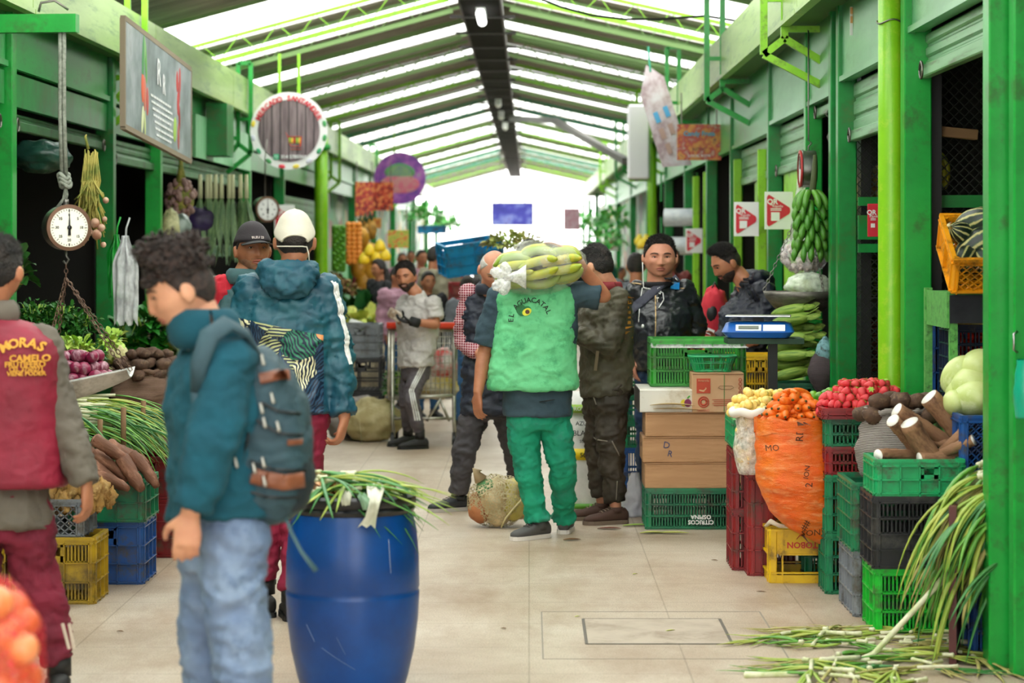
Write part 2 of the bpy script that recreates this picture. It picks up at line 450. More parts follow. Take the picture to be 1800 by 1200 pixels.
# cable tray along the ridge
tray = thing('cable_tray', 'long black cable tray running under the roof ridge', 'cable tray', (-.5, 20, 4.1))
t = NT('perforated_tray'); br = t.new('ShaderNodeTexBrick', Scale=14.0); t.link(t.coord(), br.inputs['Vector'])
br.inputs['Color1'].default_value = (.006, .005, .005, 1); br.inputs['Color2'].default_value = (.014, .012, .012, 1); br.inputs['Mortar'].default_value = (.03, .027, .025, 1)
t.col(br.outputs[0]); t.b.inputs['Roughness'].default_value = .8; t.b.inputs['Specular IOR Level'].default_value = .1
MB().box((-.5, 52, 4.12), (.42, 72, .03)).build('tray_floor', t.m, tray, False, world=True)
MB().box((-.71, 52, 4.16), (.02, 72, .12)).box((-.29, 52, 4.16), (.02, 72, .12)).build('side_rail', M('tray_rail', '#4a4341', .6), tray, False, world=True)
for k in range(28):
    y = 18 + k * 2.0
    MB().bar((-.85, y, 4.1), (-.15, y, 4.1), .05, .03).build('cross_bracket', M('tray_bracket', '#3a3737', .5), tray, False, world=True)
for a in ((-.4, 4.17), (-.5, 4.17), (-.58, 4.175)):
    MB().tube([(a[0] + .03 * math.sin(k * 1.7), 17 + k * 3, a[1]) for k in range(20)], .02, 6).build('cable', BLACK, tray, world=True)
LAMP = emis('lamp_glow', '#ffffff', 2.2)
for px, py, Y, L, lab in ((846, 28, 25.5, .95, 'tubular white lamp clipped under the cable tray, nearest the camera'), (876, 181, 41, .5, 'small white lamp under the tray beyond the teal truss'), (881, 203, 44, .5, 'white lamp next beyond the first small one'), (888, 222, 48, .5, 'last of three close white lamps under the tray'), (886, 306, 62, .5, 'glowing round lamp high over the crowd'), (896, 332, 72, .5, 'glowing round lamp just above the screen')):
    p = W(px, py, Y); g = thing('ceiling_lamp', lab, 'lamp', p)
    MB().cap((0, -L / 2, -.02), (0, L / 2, -.02), .05, .05, 12).build('lamp_tube', LAMP if Y > 50 or Y < 30 else WHITE, g)
    MB().box((0, 0, .05), (.1, L, .05), bev=.01).build('lamp_body', WHITE, g)
    MB().bar((0, 0, .07), (0, 0, max(.1, 4.08 - p.z)), .02).build('hanger', IRON, g)
# screen hanging in the middle of the aisle
Y = 59; p = W(901, 376, Y); tv = thing('screen', 'blue lit television screen hanging over the far aisle', 'screen', p)
MB().box((0, .03, 0), (1.02, .05, .56), bev=.01).build('casing', BLACK, tv, False)
t = NT('screen_picture'); c = t.ramp(t.noise(2.2, 3, t.coord((1, 1, 1.4))), [(.3, '#2a2a8c'), (.5, '#4a4ab8'), (.62, '#8f9fe0'), (.7, '#6a4aa8')])
t.link(c, t.b.inputs['Emission Color']); t.b.inputs['Emission Strength'].default_value = .9; t.b.inputs['Base Color'].default_value = (0, 0, 0, 1)
MB().box((0, 0, 0), (.98, .01, .52)).build('display', t.m, tv, False)
MB().bar((-.3, .05, .25), (-.3, .05, 1.6), .03).bar((.3, .05, .25), (.3, .05, 1.6), .03).build('hanger', IRON, tv, False)
# fallen grey beam and loose wires in the roof
MB().bar(W(900, 208, 44), W(975, 212, 40), .1, .1).bar(W(975, 212, 40), W(1100, 283, 36), .1, .1).build('beam', M('grey_beam', '#6e6b68', .6), smooth=False)['kind'] = 'structure'
bpy.data.objects['beam'].name = 'ceiling_beam'
cable = MB().tube([W(x, y, 21) for x, y in ((930, -10), (985, 12), (1040, 27), (1100, 34), (1160, 34), (1240, 28), (1290, 36), (1345, 42))], .012, 6)
tag(cable.build('power_cable', BLACK), 'thin black cable slung below the clear roof sheets', 'cable')

# ================================================================== stall fronts
XL, XR = -3.15, 1.85
def shutter(xs, y0, y1, z0, z1, mat, label, sgn):
    g = thing('roller_shutter', label, 'shutter', (xs, (y0 + y1) / 2, z0))
    n = max(3, int((z1 - z0) / .085)); mb = MB(); h = (z1 - z0) / n
    for k in range(n):
        z = z0 + (k + .5) * h
        mb.box((xs, (y0 + y1) / 2, z), (.03, y1 - y0, h * .82), bev=.01)
        mb.box((xs + sgn * .008, (y0 + y1) / 2, z - h / 2), (.02, y1 - y0, h * .3))
    mb.build('slat_curtain', mat, g, False, world=True)
    MB().box((xs - sgn * .02, (y0 + y1) / 2, z0), (.05, y1 - y0, .06), bev=.006).build('bottom_bar', mat, g, False, world=True)
    for yy in (y0 + .15, y1 - .15):
        MB().tube([V((xs - sgn * .06, yy + .04 * math.cos(a), z0 + .04 * math.sin(a))) for a in np.linspace(0, 2 * PI, 13)], .006, 6).build('lock_ring', IRON, g, world=True)
SHG = M('shutter_green', '#7fae86', .35, '#5f9a63', 3, metal=.35, stretch=(1, .3, 6), dirt='#4c5a40', dn=5)
SHD = M('shutter_dark_green', '#3f7a45', .4, '#2f6a37', 3, metal=.3, dirt='#39402c', dn=5)
PANL = M('header_panel_green', '#1a8f3e', .3, '#249a4a', 1.5, stretch=(1, .6, 2), dirt='#2e6f33', dn=3)
PANR = M('header_panel_pale', '#458f58', .28, '#6fae7e', 1.2, stretch=(1, .6, 2.5), dirt='#3f8a4a', dn=2.5, metal=.25)
MESHM = None
def expanded_mesh(x, y0, y1, z0, z1, label, step=.06):
    mb = MB(); L = y1 - y0; Hh = z1 - z0
    for sgn in (1, -1):
        k = -Hh
        while k < L:
            a0 = max(0, -k); a1 = min(Hh, L - k)
            if a1 > a0:
                ya, yb = y0 + k + a0, y0 + k + a1
                if sgn < 0: ya, yb = y0 + y1 - ya, y0 + y1 - yb
                mb.bar((x, ya, z0 + a0), (x, yb, z0 + a1), .005, .005, up=(1, 0, 0))
            k += step
    return trim(mb, M('dark_wire', '#20261c', .5, metal=.5), label)
def post(x, y, z0, z1, w, mat, label='green square stall post'):
    return trim(MB().box((x, y, (z0 + z1) / 2), (w, w, z1 - z0), bev=.006), mat, label)
# fascia boxes, soffits, walls behind
for side, xf, xw, xb in (('left', -2.95, XL, -5.6), ('right', 1.6, XR, 4.4)):
    s = 1 if side == 'left' else -1
    mb = MB(); yy = 11.0; 
    for a, b in ((8, 14.3), (14.32, 19.0), (19.02, 24), (24.02, 31), (31.02, 40), (40.02, 52), (52.02, 90)):
        mb.box((xf, (a + b) / 2, 3.2), (.03, b - a, .36)); mb.box((xf, (a + b) / 2, 3.03), (.06, b - a, .03))
    trim(mb, FASC, 'pale green metal fascia above the stall fronts')
    trim(MB().box(((xf + xb) / 2, 39, 3.06), (abs(xb - xf), 62, .04)), M('soffit_green', '#3c6b2c', .6), 'dark green soffit over the stalls')
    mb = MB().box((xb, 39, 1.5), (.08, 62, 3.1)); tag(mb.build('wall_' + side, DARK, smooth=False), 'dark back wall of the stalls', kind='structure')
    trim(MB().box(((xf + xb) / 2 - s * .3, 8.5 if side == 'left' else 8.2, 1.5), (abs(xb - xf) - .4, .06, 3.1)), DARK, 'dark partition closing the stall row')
# --- unseen walls added either side of the camera to cut side light
for nm, c, d in (('wall_blocker_left', (-3.3, 5, 1.6), (.1, 7, 3.2)), ('wall_blocker_right', (2.1, 5, 1.6), (.1, 6.3, 3.2))):
    tag(MB().box(c, d).build(nm, M('near_wall', '#5f7a55', .7), smooth=False), 'plain green wall added out of view to cut side light', kind='structure')
# --- right side
postsR = [9.45, 11.56, 11.95, 14.1, 14.45, 15.75, 18.2, 21.6, 24.5, 28, 32, 37, 43, 50, 58]
for y in postsR: post(XR, y, 0, 3.05, .13 if y < 12 else .11, GREEN2 if y in (11.56, 9.45, 15.75) else GREEN, 'green square post of the near stalls' if y < 20 else 'green square post of the far stalls')
for y in (66, 74, 82): post(XR, y, 0, 3.05, .11, GREEN, 'green square post at the far end'); post(XL, y, 0, 3.05, .13, GREEN, 'green square post at the far end')
t = NT('far_goods'); vv = t.new('ShaderNodeTexVoronoi', Scale=2.4); t.link(t.coord((1, .35, 1)), vv.inputs['Vector'])
t.col(t.ramp(vv.outputs['Color'], [(0, '#1f6a34'), (.2, '#4f8a4a'), (.34, '#b8c4b0'), (.45, '#2a3a2a'), (.56, '#8a5a3a'), (.66, '#3f9a58'), (.8, '#c8a44a'), (.9, '#d8dcd4')], 'CONSTANT'))
for nm, x, y0 in (('wall_far_left', -3.75, 37.5), ('wall_far_right', 2.5, 32.5)): tag(MB().box((x, (y0 + 90) / 2, 1.5), (.06, 90 - y0, 3.0)).build(nm, t.m, smooth=False), 'crowded goods along the far stall fronts', kind='structure')
# black strips put in for the shade in the gaps between posts
trim(MB().box((XR + .1, 11.75, 1.5), (.06, .3, 3.0)), BLACK, 'black strip standing for the shaded gap between two stall posts')
trim(MB().box((XR + .12, 14.28, 1.5), (.06, .3, 3.0)), BLACK, 'black strip standing for the shaded gap between paired stall posts')
hdr = [(9.52, 11.5, 2.66, PANR), (12.0, 14.05, 2.6, PANR), (14.5, 15.7, 2.55, PANR), (15.8, 18.15, 2.55, PANR), (18.3, 21.5, 2.5, PANL), (21.7, 24.4, 2.5, PANL), (24.6, 27.9, 2.5, PANL), (28.1, 31.9, 2.5, PANL), (32.1, 36.9, 2.5, PANL), (37, 58, 2.5, PANL)]
for a, b, z, m_ in hdr:
    trim(MB().box((XR, (a + b) / 2, (z + 3.05) / 2), (.06, b - a, 3.05 - z)).box((XR - .035, (a + b) / 2, z + .01), (.03, b - a, .03)), m_, 'green header panel over a stall opening')
for k, (a, b, z0, z1, lab) in enumerate(((9.52, 11.5, 2.47, 2.66, 'pale green roller shutter half lowered over the squash crates'), (12.02, 14.05, 2.28, 2.6, 'green roller shutter behind the lime pipe column'), (15.8, 18.15, 2.2, 2.55, 'pale roller shutter above the hanging dial scale'), (18.3, 21.5, 2.2, 2.5, 'roller shutter with a padlock above the two red arrow signs'), (14.5, 15.7, 2.5, 2.56, 'rolled up shutter edge over the plantain bunch'))):
    shutter(XR + .05, a, b, z0, z1, SHG, lab, 1)
for x0, x1, z0, z1, y_, lab in ((1.9, 2.7, .2, 2.4, 14.0, 'expanded metal screen beside the lime column'), (1.95, 2.9, 1.2, 2.6, 11.8, 'expanded metal screen inside the squash stall')):
    o = expanded_mesh(0, x0, x1, z0, z1, lab, .05); o.rotation_euler = (0, 0, -PI / 2); o.location = ((x0 + x1) / 2, y_, o.location.z)
trim(MB().box((2.3, 13.96, 1.75), (.8, .05, .14)).box((2.3, 13.96, 1.9), (.8, .05, .05)).box((2.3, 13.96, 1.63), (.8, .05, .05)), GREEN, 'green rails across the mesh screen')
trim(MB().box((2.4, 11.74, 1.86), (.95, .05, .06)).box((2.4, 11.74, 1.7), (.95, .05, .2)).box((2.32, 11.74, 2.25), (.07, .06, .8)), M('rail_green', '#0f7a30', .4), 'green rails and stile inside the squash stall')  # rails and stile in one plain mid green
post(XR + .1, 12.15, 0, 2.6, .06, GREEN, 'slim green inner post beside the lime column')
post(XR + .1, 14.6, 0, 2.6, .06, GREEN, 'slim inner post behind the plantain bunch')
for y, x_, r_, lab in ((11.75, 1.76, .064, 'lime green pipe column scuffed to yellow'), (33, 1.68, .064, 'lime pipe column far down beside the plastic rolls')):
    p = thing('pipe_column', lab, 'column', (x_, y, 0))
    MB().tube([(0, 0, 0), (0, 0, 1), (0, 0, 2.2), (0, 0, 3.6)], r_, 24).build('pipe', LIMEP, p)
    if y < 20: MB().tube([V((.07 * math.cos(a), .07 * math.sin(a), 2.73 + .01 * math.sin(3 * a))) for a in np.linspace(0, 2 * PI, 25)], .004, 6).build('wire_tie', IRON, p)
    p['kind'] = 'structure'
# lime panelled door boards of the stall between the arrow signs
trim(MB().box((XR + .05, 17.0, 1.1), (.05, 1.6, 2.2), bev=.01), LIME, 'lime green board front behind the hooded man')
trim(MB().box((XR + .05, 19.6, 1.1), (.05, 1.0, 2.2), bev=.01), LIME, 'lime green board front beyond the hooded man')
for y in (19.0, 21.2, 24.9, 26.5): post(XR - .02, y, 0, 2.4, .07, LIME, 'slim lime stile of a stall front')
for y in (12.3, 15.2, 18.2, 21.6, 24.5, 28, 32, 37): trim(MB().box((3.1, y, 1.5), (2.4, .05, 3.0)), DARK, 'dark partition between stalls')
# near door edge right beside the camera's side
trim(MB().box((1.93, 9.28, 1.5), (.16, .1, 3.0), bev=.008), GREEN2, 'bright green door post nearest the camera')
# L shaped hangers
def hanger(xa, xw, Y, z1, zl, mat, lab):
    s = 1 if xw > xa else -1; mb = MB(); d = .13
    mb.bar((xa, Y, z1), (xa, Y, zl), .045); mb.bar((xa + s * d, Y, z1), (xa + s * d, Y, zl + .1), .045)
    mb.bar((xa, Y, z1), (xa + s * d, Y, z1), .045); mb.bar((xa, Y, lerp(z1, zl, .62)), (xa + s * d, Y, lerp(z1, zl, .62)), .035)
    mb.bar((xa, Y, zl), (xw, Y, zl - .2), .045); mb.bar((xa + s * d, Y, zl + .1), (xw, Y, zl - .05), .045); mb.bar((xa, Y, zl), (xa + s * d, Y, zl + .1), .045)
    mb.bar((xa + s * d, Y, zl + .16), (xw, Y, zl + .16), .04)
    trim(mb, mat, lab)
for Y, m_ in ((15.15, LIME), (20.0, GREEN2), (25.8, GREEN2), (33, LIME), (41, GREEN2), (50, LIME)):
    hanger(1.47, XR, Y, roofz(1.47) - .26, 2.84 if Y < 22 else 2.8, m_, 'green steel hanger bracket over the far row' if Y > 22 else 'green steel hanger bracket above the near row')
for Y, m_ in ((18.25, LIME), (25.2, GREEN2), (37, LIME), (46, GREEN2), (54, LIME)):
    hanger(-2.9, XL, Y, roofz(-2.9) - .26, 2.6 if Y > 20 else 2.75, m_, 'green steel bracket hanging from the roof beside the fascia')
# --- left side
postsL = [14.5, 18.0, 20.3, 26.8, 30.5, 37.2, 43, 49, 56, 64]
for y in postsL: post(XL, y, 0, 3.05, .13, GREEN2 if y in (20.3, 26.8, 14.5) else GREEN, 'green square post of the opposite near stalls' if y < 28 else 'green square post of the opposite far stalls')
trim(MB().box((XL - .02, 18.16, 1.4), (.1, .1, 2.8)), M('rust_brown', '#3b2320', .6), 'rusty brown edge beside a green post')
for a, b, z in ((8.6, 14.4, 2.46), (14.6, 17.9, 2.46), (18.1, 26.7, 2.46), (26.9, 30.4, 2.46), (30.6, 37.1, 2.46), (37.3, 64, 2.46)):
    L_ = (a + b) / 2
    trim(MB().box((XL, L_, (z + .25 + 3.05) / 2), (.06, b - a, 3.05 - z - .25)).box((XL + .035, L_, z + .27), (.03, b - a, .035)), PANL, 'green header panel of the opposite stalls')
    trim(MB().box((XL, L_, z + .13), (.05, b - a, .2)), GREEN, 'green shutter box edge over an opening')
for k, (a, b, z0, z1, lab) in enumerate(((8.6, 14.4, 2.38, 2.46, 'dark green shutter edge above the herb stall'), (14.6, 17.9, 2.38, 2.46, 'shutter edge over the hanging onion braid'), (18.1, 26.7, 2.3, 2.46, 'green shutter edge over the leek stall'), (30.7, 36.9, 1.9, 2.3, 'half lowered grey green shutter past the lime column'))):
    shutter(XL - .03, a, b, z0, z1, SHD, lab, -1)
CORR = M('corrugated_green', '#8fc59a', .4, '#5aa86a', 30, stretch=(1, 1, .02))
trim(MB().box((XL + .06, 24.5, 2.66), (.03, 4.4, .4)), CORR, 'pale corrugated panel above the leek stall')
trim(MB().box((-2.98, 23.3, 2.75), (.2, .5, .5)), GREEN, 'green box section under the fascia')
expanded_mesh(XL - .9, 12, 18.0, 1.0, 2.4, 'dark expanded mesh behind the herbs', .09)
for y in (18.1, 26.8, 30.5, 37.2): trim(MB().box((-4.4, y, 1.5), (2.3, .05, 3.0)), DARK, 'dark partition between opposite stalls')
p = thing('pipe_column', 'lime pipe column yellowed low down beside the pineapples', 'column', (-2.95, 34.3, 0)); p['kind'] = 'structure'
MB().tube([(0, 0, 0), (0, 0, 1), (0, 0, 2.2), (0, 0, 3.2)], .095, 24).build('pipe', LIMEP, p)
MB().lathe([(.1, 2.98), (.14, 3.0), (.14, 3.06), (.1, 3.08)]).build('collar', GREEN2, p)
# ================================================================== crates
def PL(name, c, c2=None, dirt='#4a4335', dn=6): return M(name, c, .38, c2, 5, bump=.05, dirt=dirt, dn=dn)
CG = PL('crate_green', '#0f7a4c', '#11694a'); CGB = PL('crate_bright_green', '#14b52e', '#0fa528'); CGM = PL('crate_mid_green', '#13985a', '#17a866')
CGD = PL('crate_dark_green', '#0d5a3c', '#0e4a35'); CBK = PL('crate_black', '#1b1b1d', '#242428', '#4a4642'); CGY = PL('crate_grey', '#80858b', '#6c7178')
CY = PL('crate_yellow', '#e0b70c', '#c99c10', '#5a4415', 5); CYO = PL('crate_orange_yellow', '#e89b10', '#d88a12', '#7a5214', 9); CB = PL('crate_blue', '#164f94', '#1a4680'); CR = PL('crate_red', '#8e1a1e', '#741518')
CBL = PL('crate_cyan', '#0e8fc4', '#0c7db0'); CYD = PL('crate_dirty_yellow', '#b39212', '#8f7114', '#3d3013', 4); CNV = PL('crate_navy', '#14203f', '#0f1730')
CGL = PL('crate_grass_green', '#2f9e2c', '#278c28')

def crate_wall(mb, L, Hh, style, rows=3, cols=3, t=.012, rail=.012, handle=False, solidrow=None):
    "wall in local x (length, centred), z (height), y thickness outwards = -y"
    def bx(x0, x1, z0, z1, th=t, dy=0): mb.box(((x0 + x1) / 2, dy, (z0 + z1) / 2), (x1 - x0, th, z1 - z0))
    h = L / 2; cw = (L - .04) / cols; z0 = .012; zt = Hh - .022; rh = (zt - z0) / rows
    bx(-h, h, zt, Hh, t * 1.6, -t * .3); bx(-h, h, 0, z0 + .004, t * 1.5, -t * .2)
    for k in range(rows + 1): bx(-h, h, z0 + k * rh - .003, z0 + k * rh + .003, t * 2.2, -t * .6)
    for k in range(cols + 1): bx(-h + .02 + k * cw - .003, -h + .02 + k * cw + .003, 0, Hh - .005, t * 2.2, -t * .6)
    bx(-h, -h + .025, 0, Hh); bx(h - .025, h, 0, Hh)
    for r in range(rows):
        for c in range(cols):
            a, b = -h + .02 + c * cw, -h + .02 + (c + 1) * cw; u, v = z0 + r * rh, z0 + (r + 1) * rh
            st = style
            if handle and r == rows - 1 and c == cols // 2: st = 'hole'
            elif solidrow is not None and r in solidrow: st = 'solid'
            if st == 'solid': bx(a, b, u, v, t * .5)
            elif st == 'slots':
                n = max(3, int(cw / .016)); bx(a, b, v - .008, v, t * .6); bx(a, b, u, u + .008, t * .6)
                for k in range(n + 1):
                    x = lerp(a, b, k / n); bx(x - .0038, x + .0038, u, v, t * .6)
            elif st == 'diamond':
                n = max(2, int(cw / .035)); hh = v - u; w_ = (b - a) / n
                for k in range(n):
                    x0, x1 = a + k * w_, a + (k + 1) * w_; m = max(1, round(hh / w_))
                    for j in range(m):
                        c0, c1 = u + hh * j / m, u + hh * (j + 1) / m
                        mb.bar((x0, 0, c0), (x1, 0, c1), .005, t * .6, up=(0, 1, 0)); mb.bar((x0, 0, c1), (x1, 0, c0), .005, t * .6, up=(0, 1, 0))
            elif st == 'hole':
                bx(a, b, u, u + (v - u) * .35, t * .5); bx(a, b, v - (v - u) * .2, v, t * .5); bx(a, a + .02, u, v, t * .5); bx(b - .02, b, u, v, t * .5)
    return mb
def crate(label, x0, Yf, z0, Wd, D, Hh, mat, style='slots', rows=3, cols=3, name='plastic_crate', group=None, rz=0, tilt=None, handle=True, scols=None, solidrow=None, sstyle=None, sub=None):
    "x0 = left front corner, Yf = front face, z0 = base"
    g = thing(name, label, 'crate', (x0 + Wd / 2, Yf + D / 2, z0), rz, group)
    if tilt: g.rotation_euler = tilt
    sc = scols or max(2, round(cols * D / Wd)); ss = sstyle or style
    for k, (L, pos, a) in enumerate(((Wd, (0, -D / 2 + .008, 0), 0), (Wd, (0, D / 2 - .008, 0), PI), (D, (-Wd / 2 + .008, 0, 0), -PI / 2), (D, (Wd / 2 - .008, 0, 0), PI / 2))):
        mb = crate_wall(MB(), L, Hh, style if k < 2 else ss, rows, cols if k < 2 else sc, handle=handle, solidrow=solidrow)
        if k < 2:
            for sx in (-1, 1): mb.tube([(sx * (L / 2 - .012), .006, 0), (sx * (L / 2 - .012), .006, Hh)], .018, 10)
        place(mb, Matrix.Translation(pos) @ Matrix.Rotation(a, 4, 'Z')).build('side_wall', mat, g, False)
    mb = MB()
    for k in range(8): mb.box((0, lerp(-D / 2 + .03, D / 2 - .03, k / 7), .012), (Wd - .03, .018, .01))
    for k in range(8): mb.box((lerp(-Wd / 2 + .03, Wd / 2 - .03, k / 7), 0, .012), (.018, D - .03, .01))
    mb.build('base', mat, g, False)
    mb = MB()
    mb.bar((-Wd / 2 - .006, -D / 2, Hh), (Wd / 2 + .006, -D / 2, Hh), .02, .014).bar((-Wd / 2 - .006, D / 2, Hh), (Wd / 2 + .006, D / 2, Hh), .02, .014)
    mb.bar((-Wd / 2, -D / 2, Hh), (-Wd / 2, D / 2, Hh), .02, .014).bar((Wd / 2, -D / 2, Hh), (Wd / 2, D / 2, Hh), .02, .014).build('rim', mat, g, False)
    return g

# ================================================================== produce prototypes (built once far below, then copied)
def lump(r, sq=(1, 1, 1), amp=.12, fr=1.6, seed=0, n=16, m=10):
    mb = MB(); return mb.ell((0, 0, 0), (r * sq[0], r * sq[1], r * sq[2]), n=n, m=m, fn=lambda u: 1 + amp * noise.noise(u * fr + V((seed * 7.3, 1, 2))))
def var(name, mbs, mats):
    out = []
    for mb in mbs:
        o = mb.build(name, mats, smooth=True, loc=(0, 0, 0)); COL.objects.unlink(o); out.append(o)
    return out
SKINP = M('potato_skin', '#5a4030', .8, '#3f2b22', 14, bump=.3, bs=60, dirt='#7a6048', dn=20)
potatoes = var('potato', [lump(.043, (1.35, .95, .85), .25, 1.7, k) for k in range(5)], SKINP)
guavas = var('guava', [lump(.024, (1, 1, .95), .06, 1.5, k, 12, 8) for k in range(3)], M('guava_skin', '#f0cc6a', .4, '#f6dd92', 9, bump=.05, dirt='#e0a850', dn=12))
limes = var('lime', [lump(.031, (1, 1, 1), .06, 1.4, k, 14, 9) for k in range(3)], M('lime_skin', '#6fa51f', .35, '#3f7d16', 9, bump=.15, bs=200))
onions = var('red_onion', [lump(.04, (1, 1, .9), .08, 1.4, k) for k in range(3)], M('red_onion_skin', '#8a2448', .3, '#6a1a3a', 5, stretch=(4, 4, .6), dirt='#c9a0ac', dn=3))
def berry(seed):
    mb = MB(); rr = R.uniform(.9, 1.1)
    mb.lathe([(.002, -.032), (.010, -.026), (.017, -.012), (.0205, .002), (.019, .012), (.010, .019), (.002, .02)], n=12)
    for k in range(6):
        a = k * PI / 3; mb.leaf((0, 0, .02), (math.cos(a), math.sin(a), .15), .017, .008, .25, 3, 1)
    return mb
strawbs = var('strawberry', [berry(k) for k in range(2)], [M('strawberry_flesh', '#d3202c', .35, '#e2454a', 12, bump=.4, bs=300), M('strawberry_calyx', '#9bbf4a', .6)])
def carrot(seed):
    rr = random.Random(seed); L = rr.uniform(.13, .17); b = rr.uniform(-.02, .02); r0 = rr.uniform(.019, .024)
    pts = [(0, b * math.sin(PI * t), L * t) for t in np.linspace(0, 1, 12)]
    rs = [r0 * (.25 if i == 0 else .8 if i == 1 else 1 if i < 4 else max(.1, (1 - (i / 11) ** 2.2) ** .5 * 1.0)) * (1 + .03 * rr.random()) for i in range(12)]
    mb = MB().tube(pts, rs, 14); mb.tube([(0, 0, -.006), (0, 0, .004)], .006, 8, 1); return mb
carrots = var('carrot', [carrot(k) for k in range(5)], [M('carrot_skin', '#f07a1e', .45, '#e2661a', 8, stretch=(1, 1, 6), bump=.25, bs=20, dirt='#f7a45a', dn=10), M('carrot_crown', '#4f4a1c', .8)])
def squash(seed):
    mb = MB(); L = .12
    mb.ell((0, 0, 0), (.062, .062, .115), n=32, m=16, fn=lambda u: (1 + .035 * math.cos(10 * math.atan2(u.y, u.x))) * (1 - .12 * max(0, u.z)))
    mb.tube([(0, 0, .1), (0, .003, .118), (.004, .005, .128)], [.009, .008, .011], 8, 1); return mb
t = NT('squash_skin'); v = t.coord()
sepn = t.new('ShaderNodeSeparateXYZ'); t.link(v, sepn.inputs[0]); ang = t.math('ARCTAN2', sepn.outputs[1], sepn.outputs[0])
nz = t.math('MULTIPLY', t.noise(22, 5, v), 2.6)
s_ = t.math('SINE', t.math('ADD', t.math('MULTIPLY', ang, 10.0), nz)); sp = t.math('ADD', s_, t.math('MULTIPLY', t.noise(70, 4, v), 1.1)); sp = t.math('MULTIPLY', sp, .62)
t.col(t.ramp(sp, [(.2, '#122216'), (.55, '#1f3a22'), (.72, '#5c6e3a'), (.88, '#b9b073')])); t.b.inputs['Roughness'].default_value = .45; t.bump(t.noise(60), .15)
squashes = var('striped_squash', [squash(0)], [t.m, M('squash_stem', '#d8cf9a', .7)])
melons = var('pale_melon', [lump(.088, (1.0, 1.0, 1.38), .04, 1.2, k, 28, 18) for k in range(2)], M('melon_skin', '#c9d48c', .4, '#b2c46c', 5, stretch=(1, 1, .5), bump=.06, dirt='#e2e8b8', dn=5))
def yuca(seed):
    rr = random.Random(seed + 50); L = rr.uniform(.2, .27); r0 = rr.uniform(.03, .04); mb = MB(); n = 14
    pts = [(.02 * math.sin(seed + 2 * t), .02 * math.cos(seed * 2 + 2 * t), L * (t - .5)) for t in np.linspace(0, 1, n)]
    rs = [r0 * (1 - .15 * t - .8 * max(0, t - .75) ** 1.2 * 2) * (1 + .06 * rr.uniform(-1, 1)) for t in np.linspace(0, 1, n)]
    mb.tube(pts, rs, 16); a = V(pts[0]); d = (V(pts[0]) - V(pts[1])).normalized()
    mb.tube([a, a + d * .002], rs[0] * .93, 16, 1); return mb
BARK = M('yuca_bark', '#8a6448', .8, '#a67c5a', 10, stretch=(1, 1, .4), bump=.5, bs=50, dirt='#5a3a2a', dn=9)
yucas = var('yuca_root', [yuca(k) for k in range(4)], [BARK, M('yuca_flesh', '#f4efe6', .6)])
BARK2 = M('cassava_bark', '#6d4632', .75, '#8c5c44', 12, stretch=(1, 1, .35), bump=.5, bs=50, dirt='#b08068', dn=14)
cass = []
for o in yucas:
    c = o.copy(); c.data = o.data.copy(); c.data.materials[0] = BARK2; c.data.materials[1] = M('cut_pink', '#d8b0a0', .7); c.name = 'cassava_root'; cass.append(c)
def banana(seed=0, L=.16, r=.017):
    mb = MB(); n = 12; pts = []; rs = []
    for i in range(n + 1):
        t = i / n; a = (t - .5) * 1.5; pts.append((L / 1.5 * math.sin(a), 0, L / 1.5 * (math.cos(a) - 1)))
        rs.append(r * (.3 if i == 0 else .45 if i == 1 else .85 if i == 2 else .3 if i == n else .6 if i == n - 1 else .9 if i == n - 2 else 1))
    return mb.tube(pts, rs, 6 if seed else 8)
def cob(seed):
    mb = MB(); rr = random.Random(seed)
    mb.ell((0, 0, 0), (.034, .034, .115), n=16, m=12, fn=lambda u: 1 + .05 * math.cos(7 * math.atan2(u.y, u.x) + 3 * u.z))
    for k in range(4): mb.leaf((.015 * math.cos(k * 1.6), .015 * math.sin(k * 1.6), .07), (.25 * math.cos(k * 1.6), .25 * math.sin(k * 1.6), 1), .1, .035, .1, 5)
    return mb
cobs = var('corn_cob', [cob(k) for k in range(2)], M('corn_husk', '#5f8228', .6, '#93ab48', 9, stretch=(9, 9, .5), bump=.3, bs=15))
oranges = var('orange', [lump(.04, (1, 1, 1), .03, 1, k, 14, 9) for k in range(2)], M('orange_skin', '#f0852a', .4, '#f29a3c', 8, bump=.2, bs=150))
garlics = var('garlic_bulb', [MB().ell((0, 0, 0), (.026, .026, .024), n=14, m=8, fn=lambda u: 1 + .06 * math.cos(6 * math.atan2(u.y, u.x)) + .4 * max(0, u.z) ** 6)], M('garlic_skin', '#ddd2c8', .55, '#b8a0a4', 9))
papayas = var('papaya', [lump(.075, (1, 1, 1.35), .05, 1.2, k, 16, 10) for k in range(2)], M('papaya_skin', '#d39a2c', .45, '#b07f24', 5))
tomatoes = var('tomato', [lump(.03, (1, 1, .85), .04, 1.2, k, 12, 8) for k in range(2)], M('tomato_skin', '#d2301c', .25))

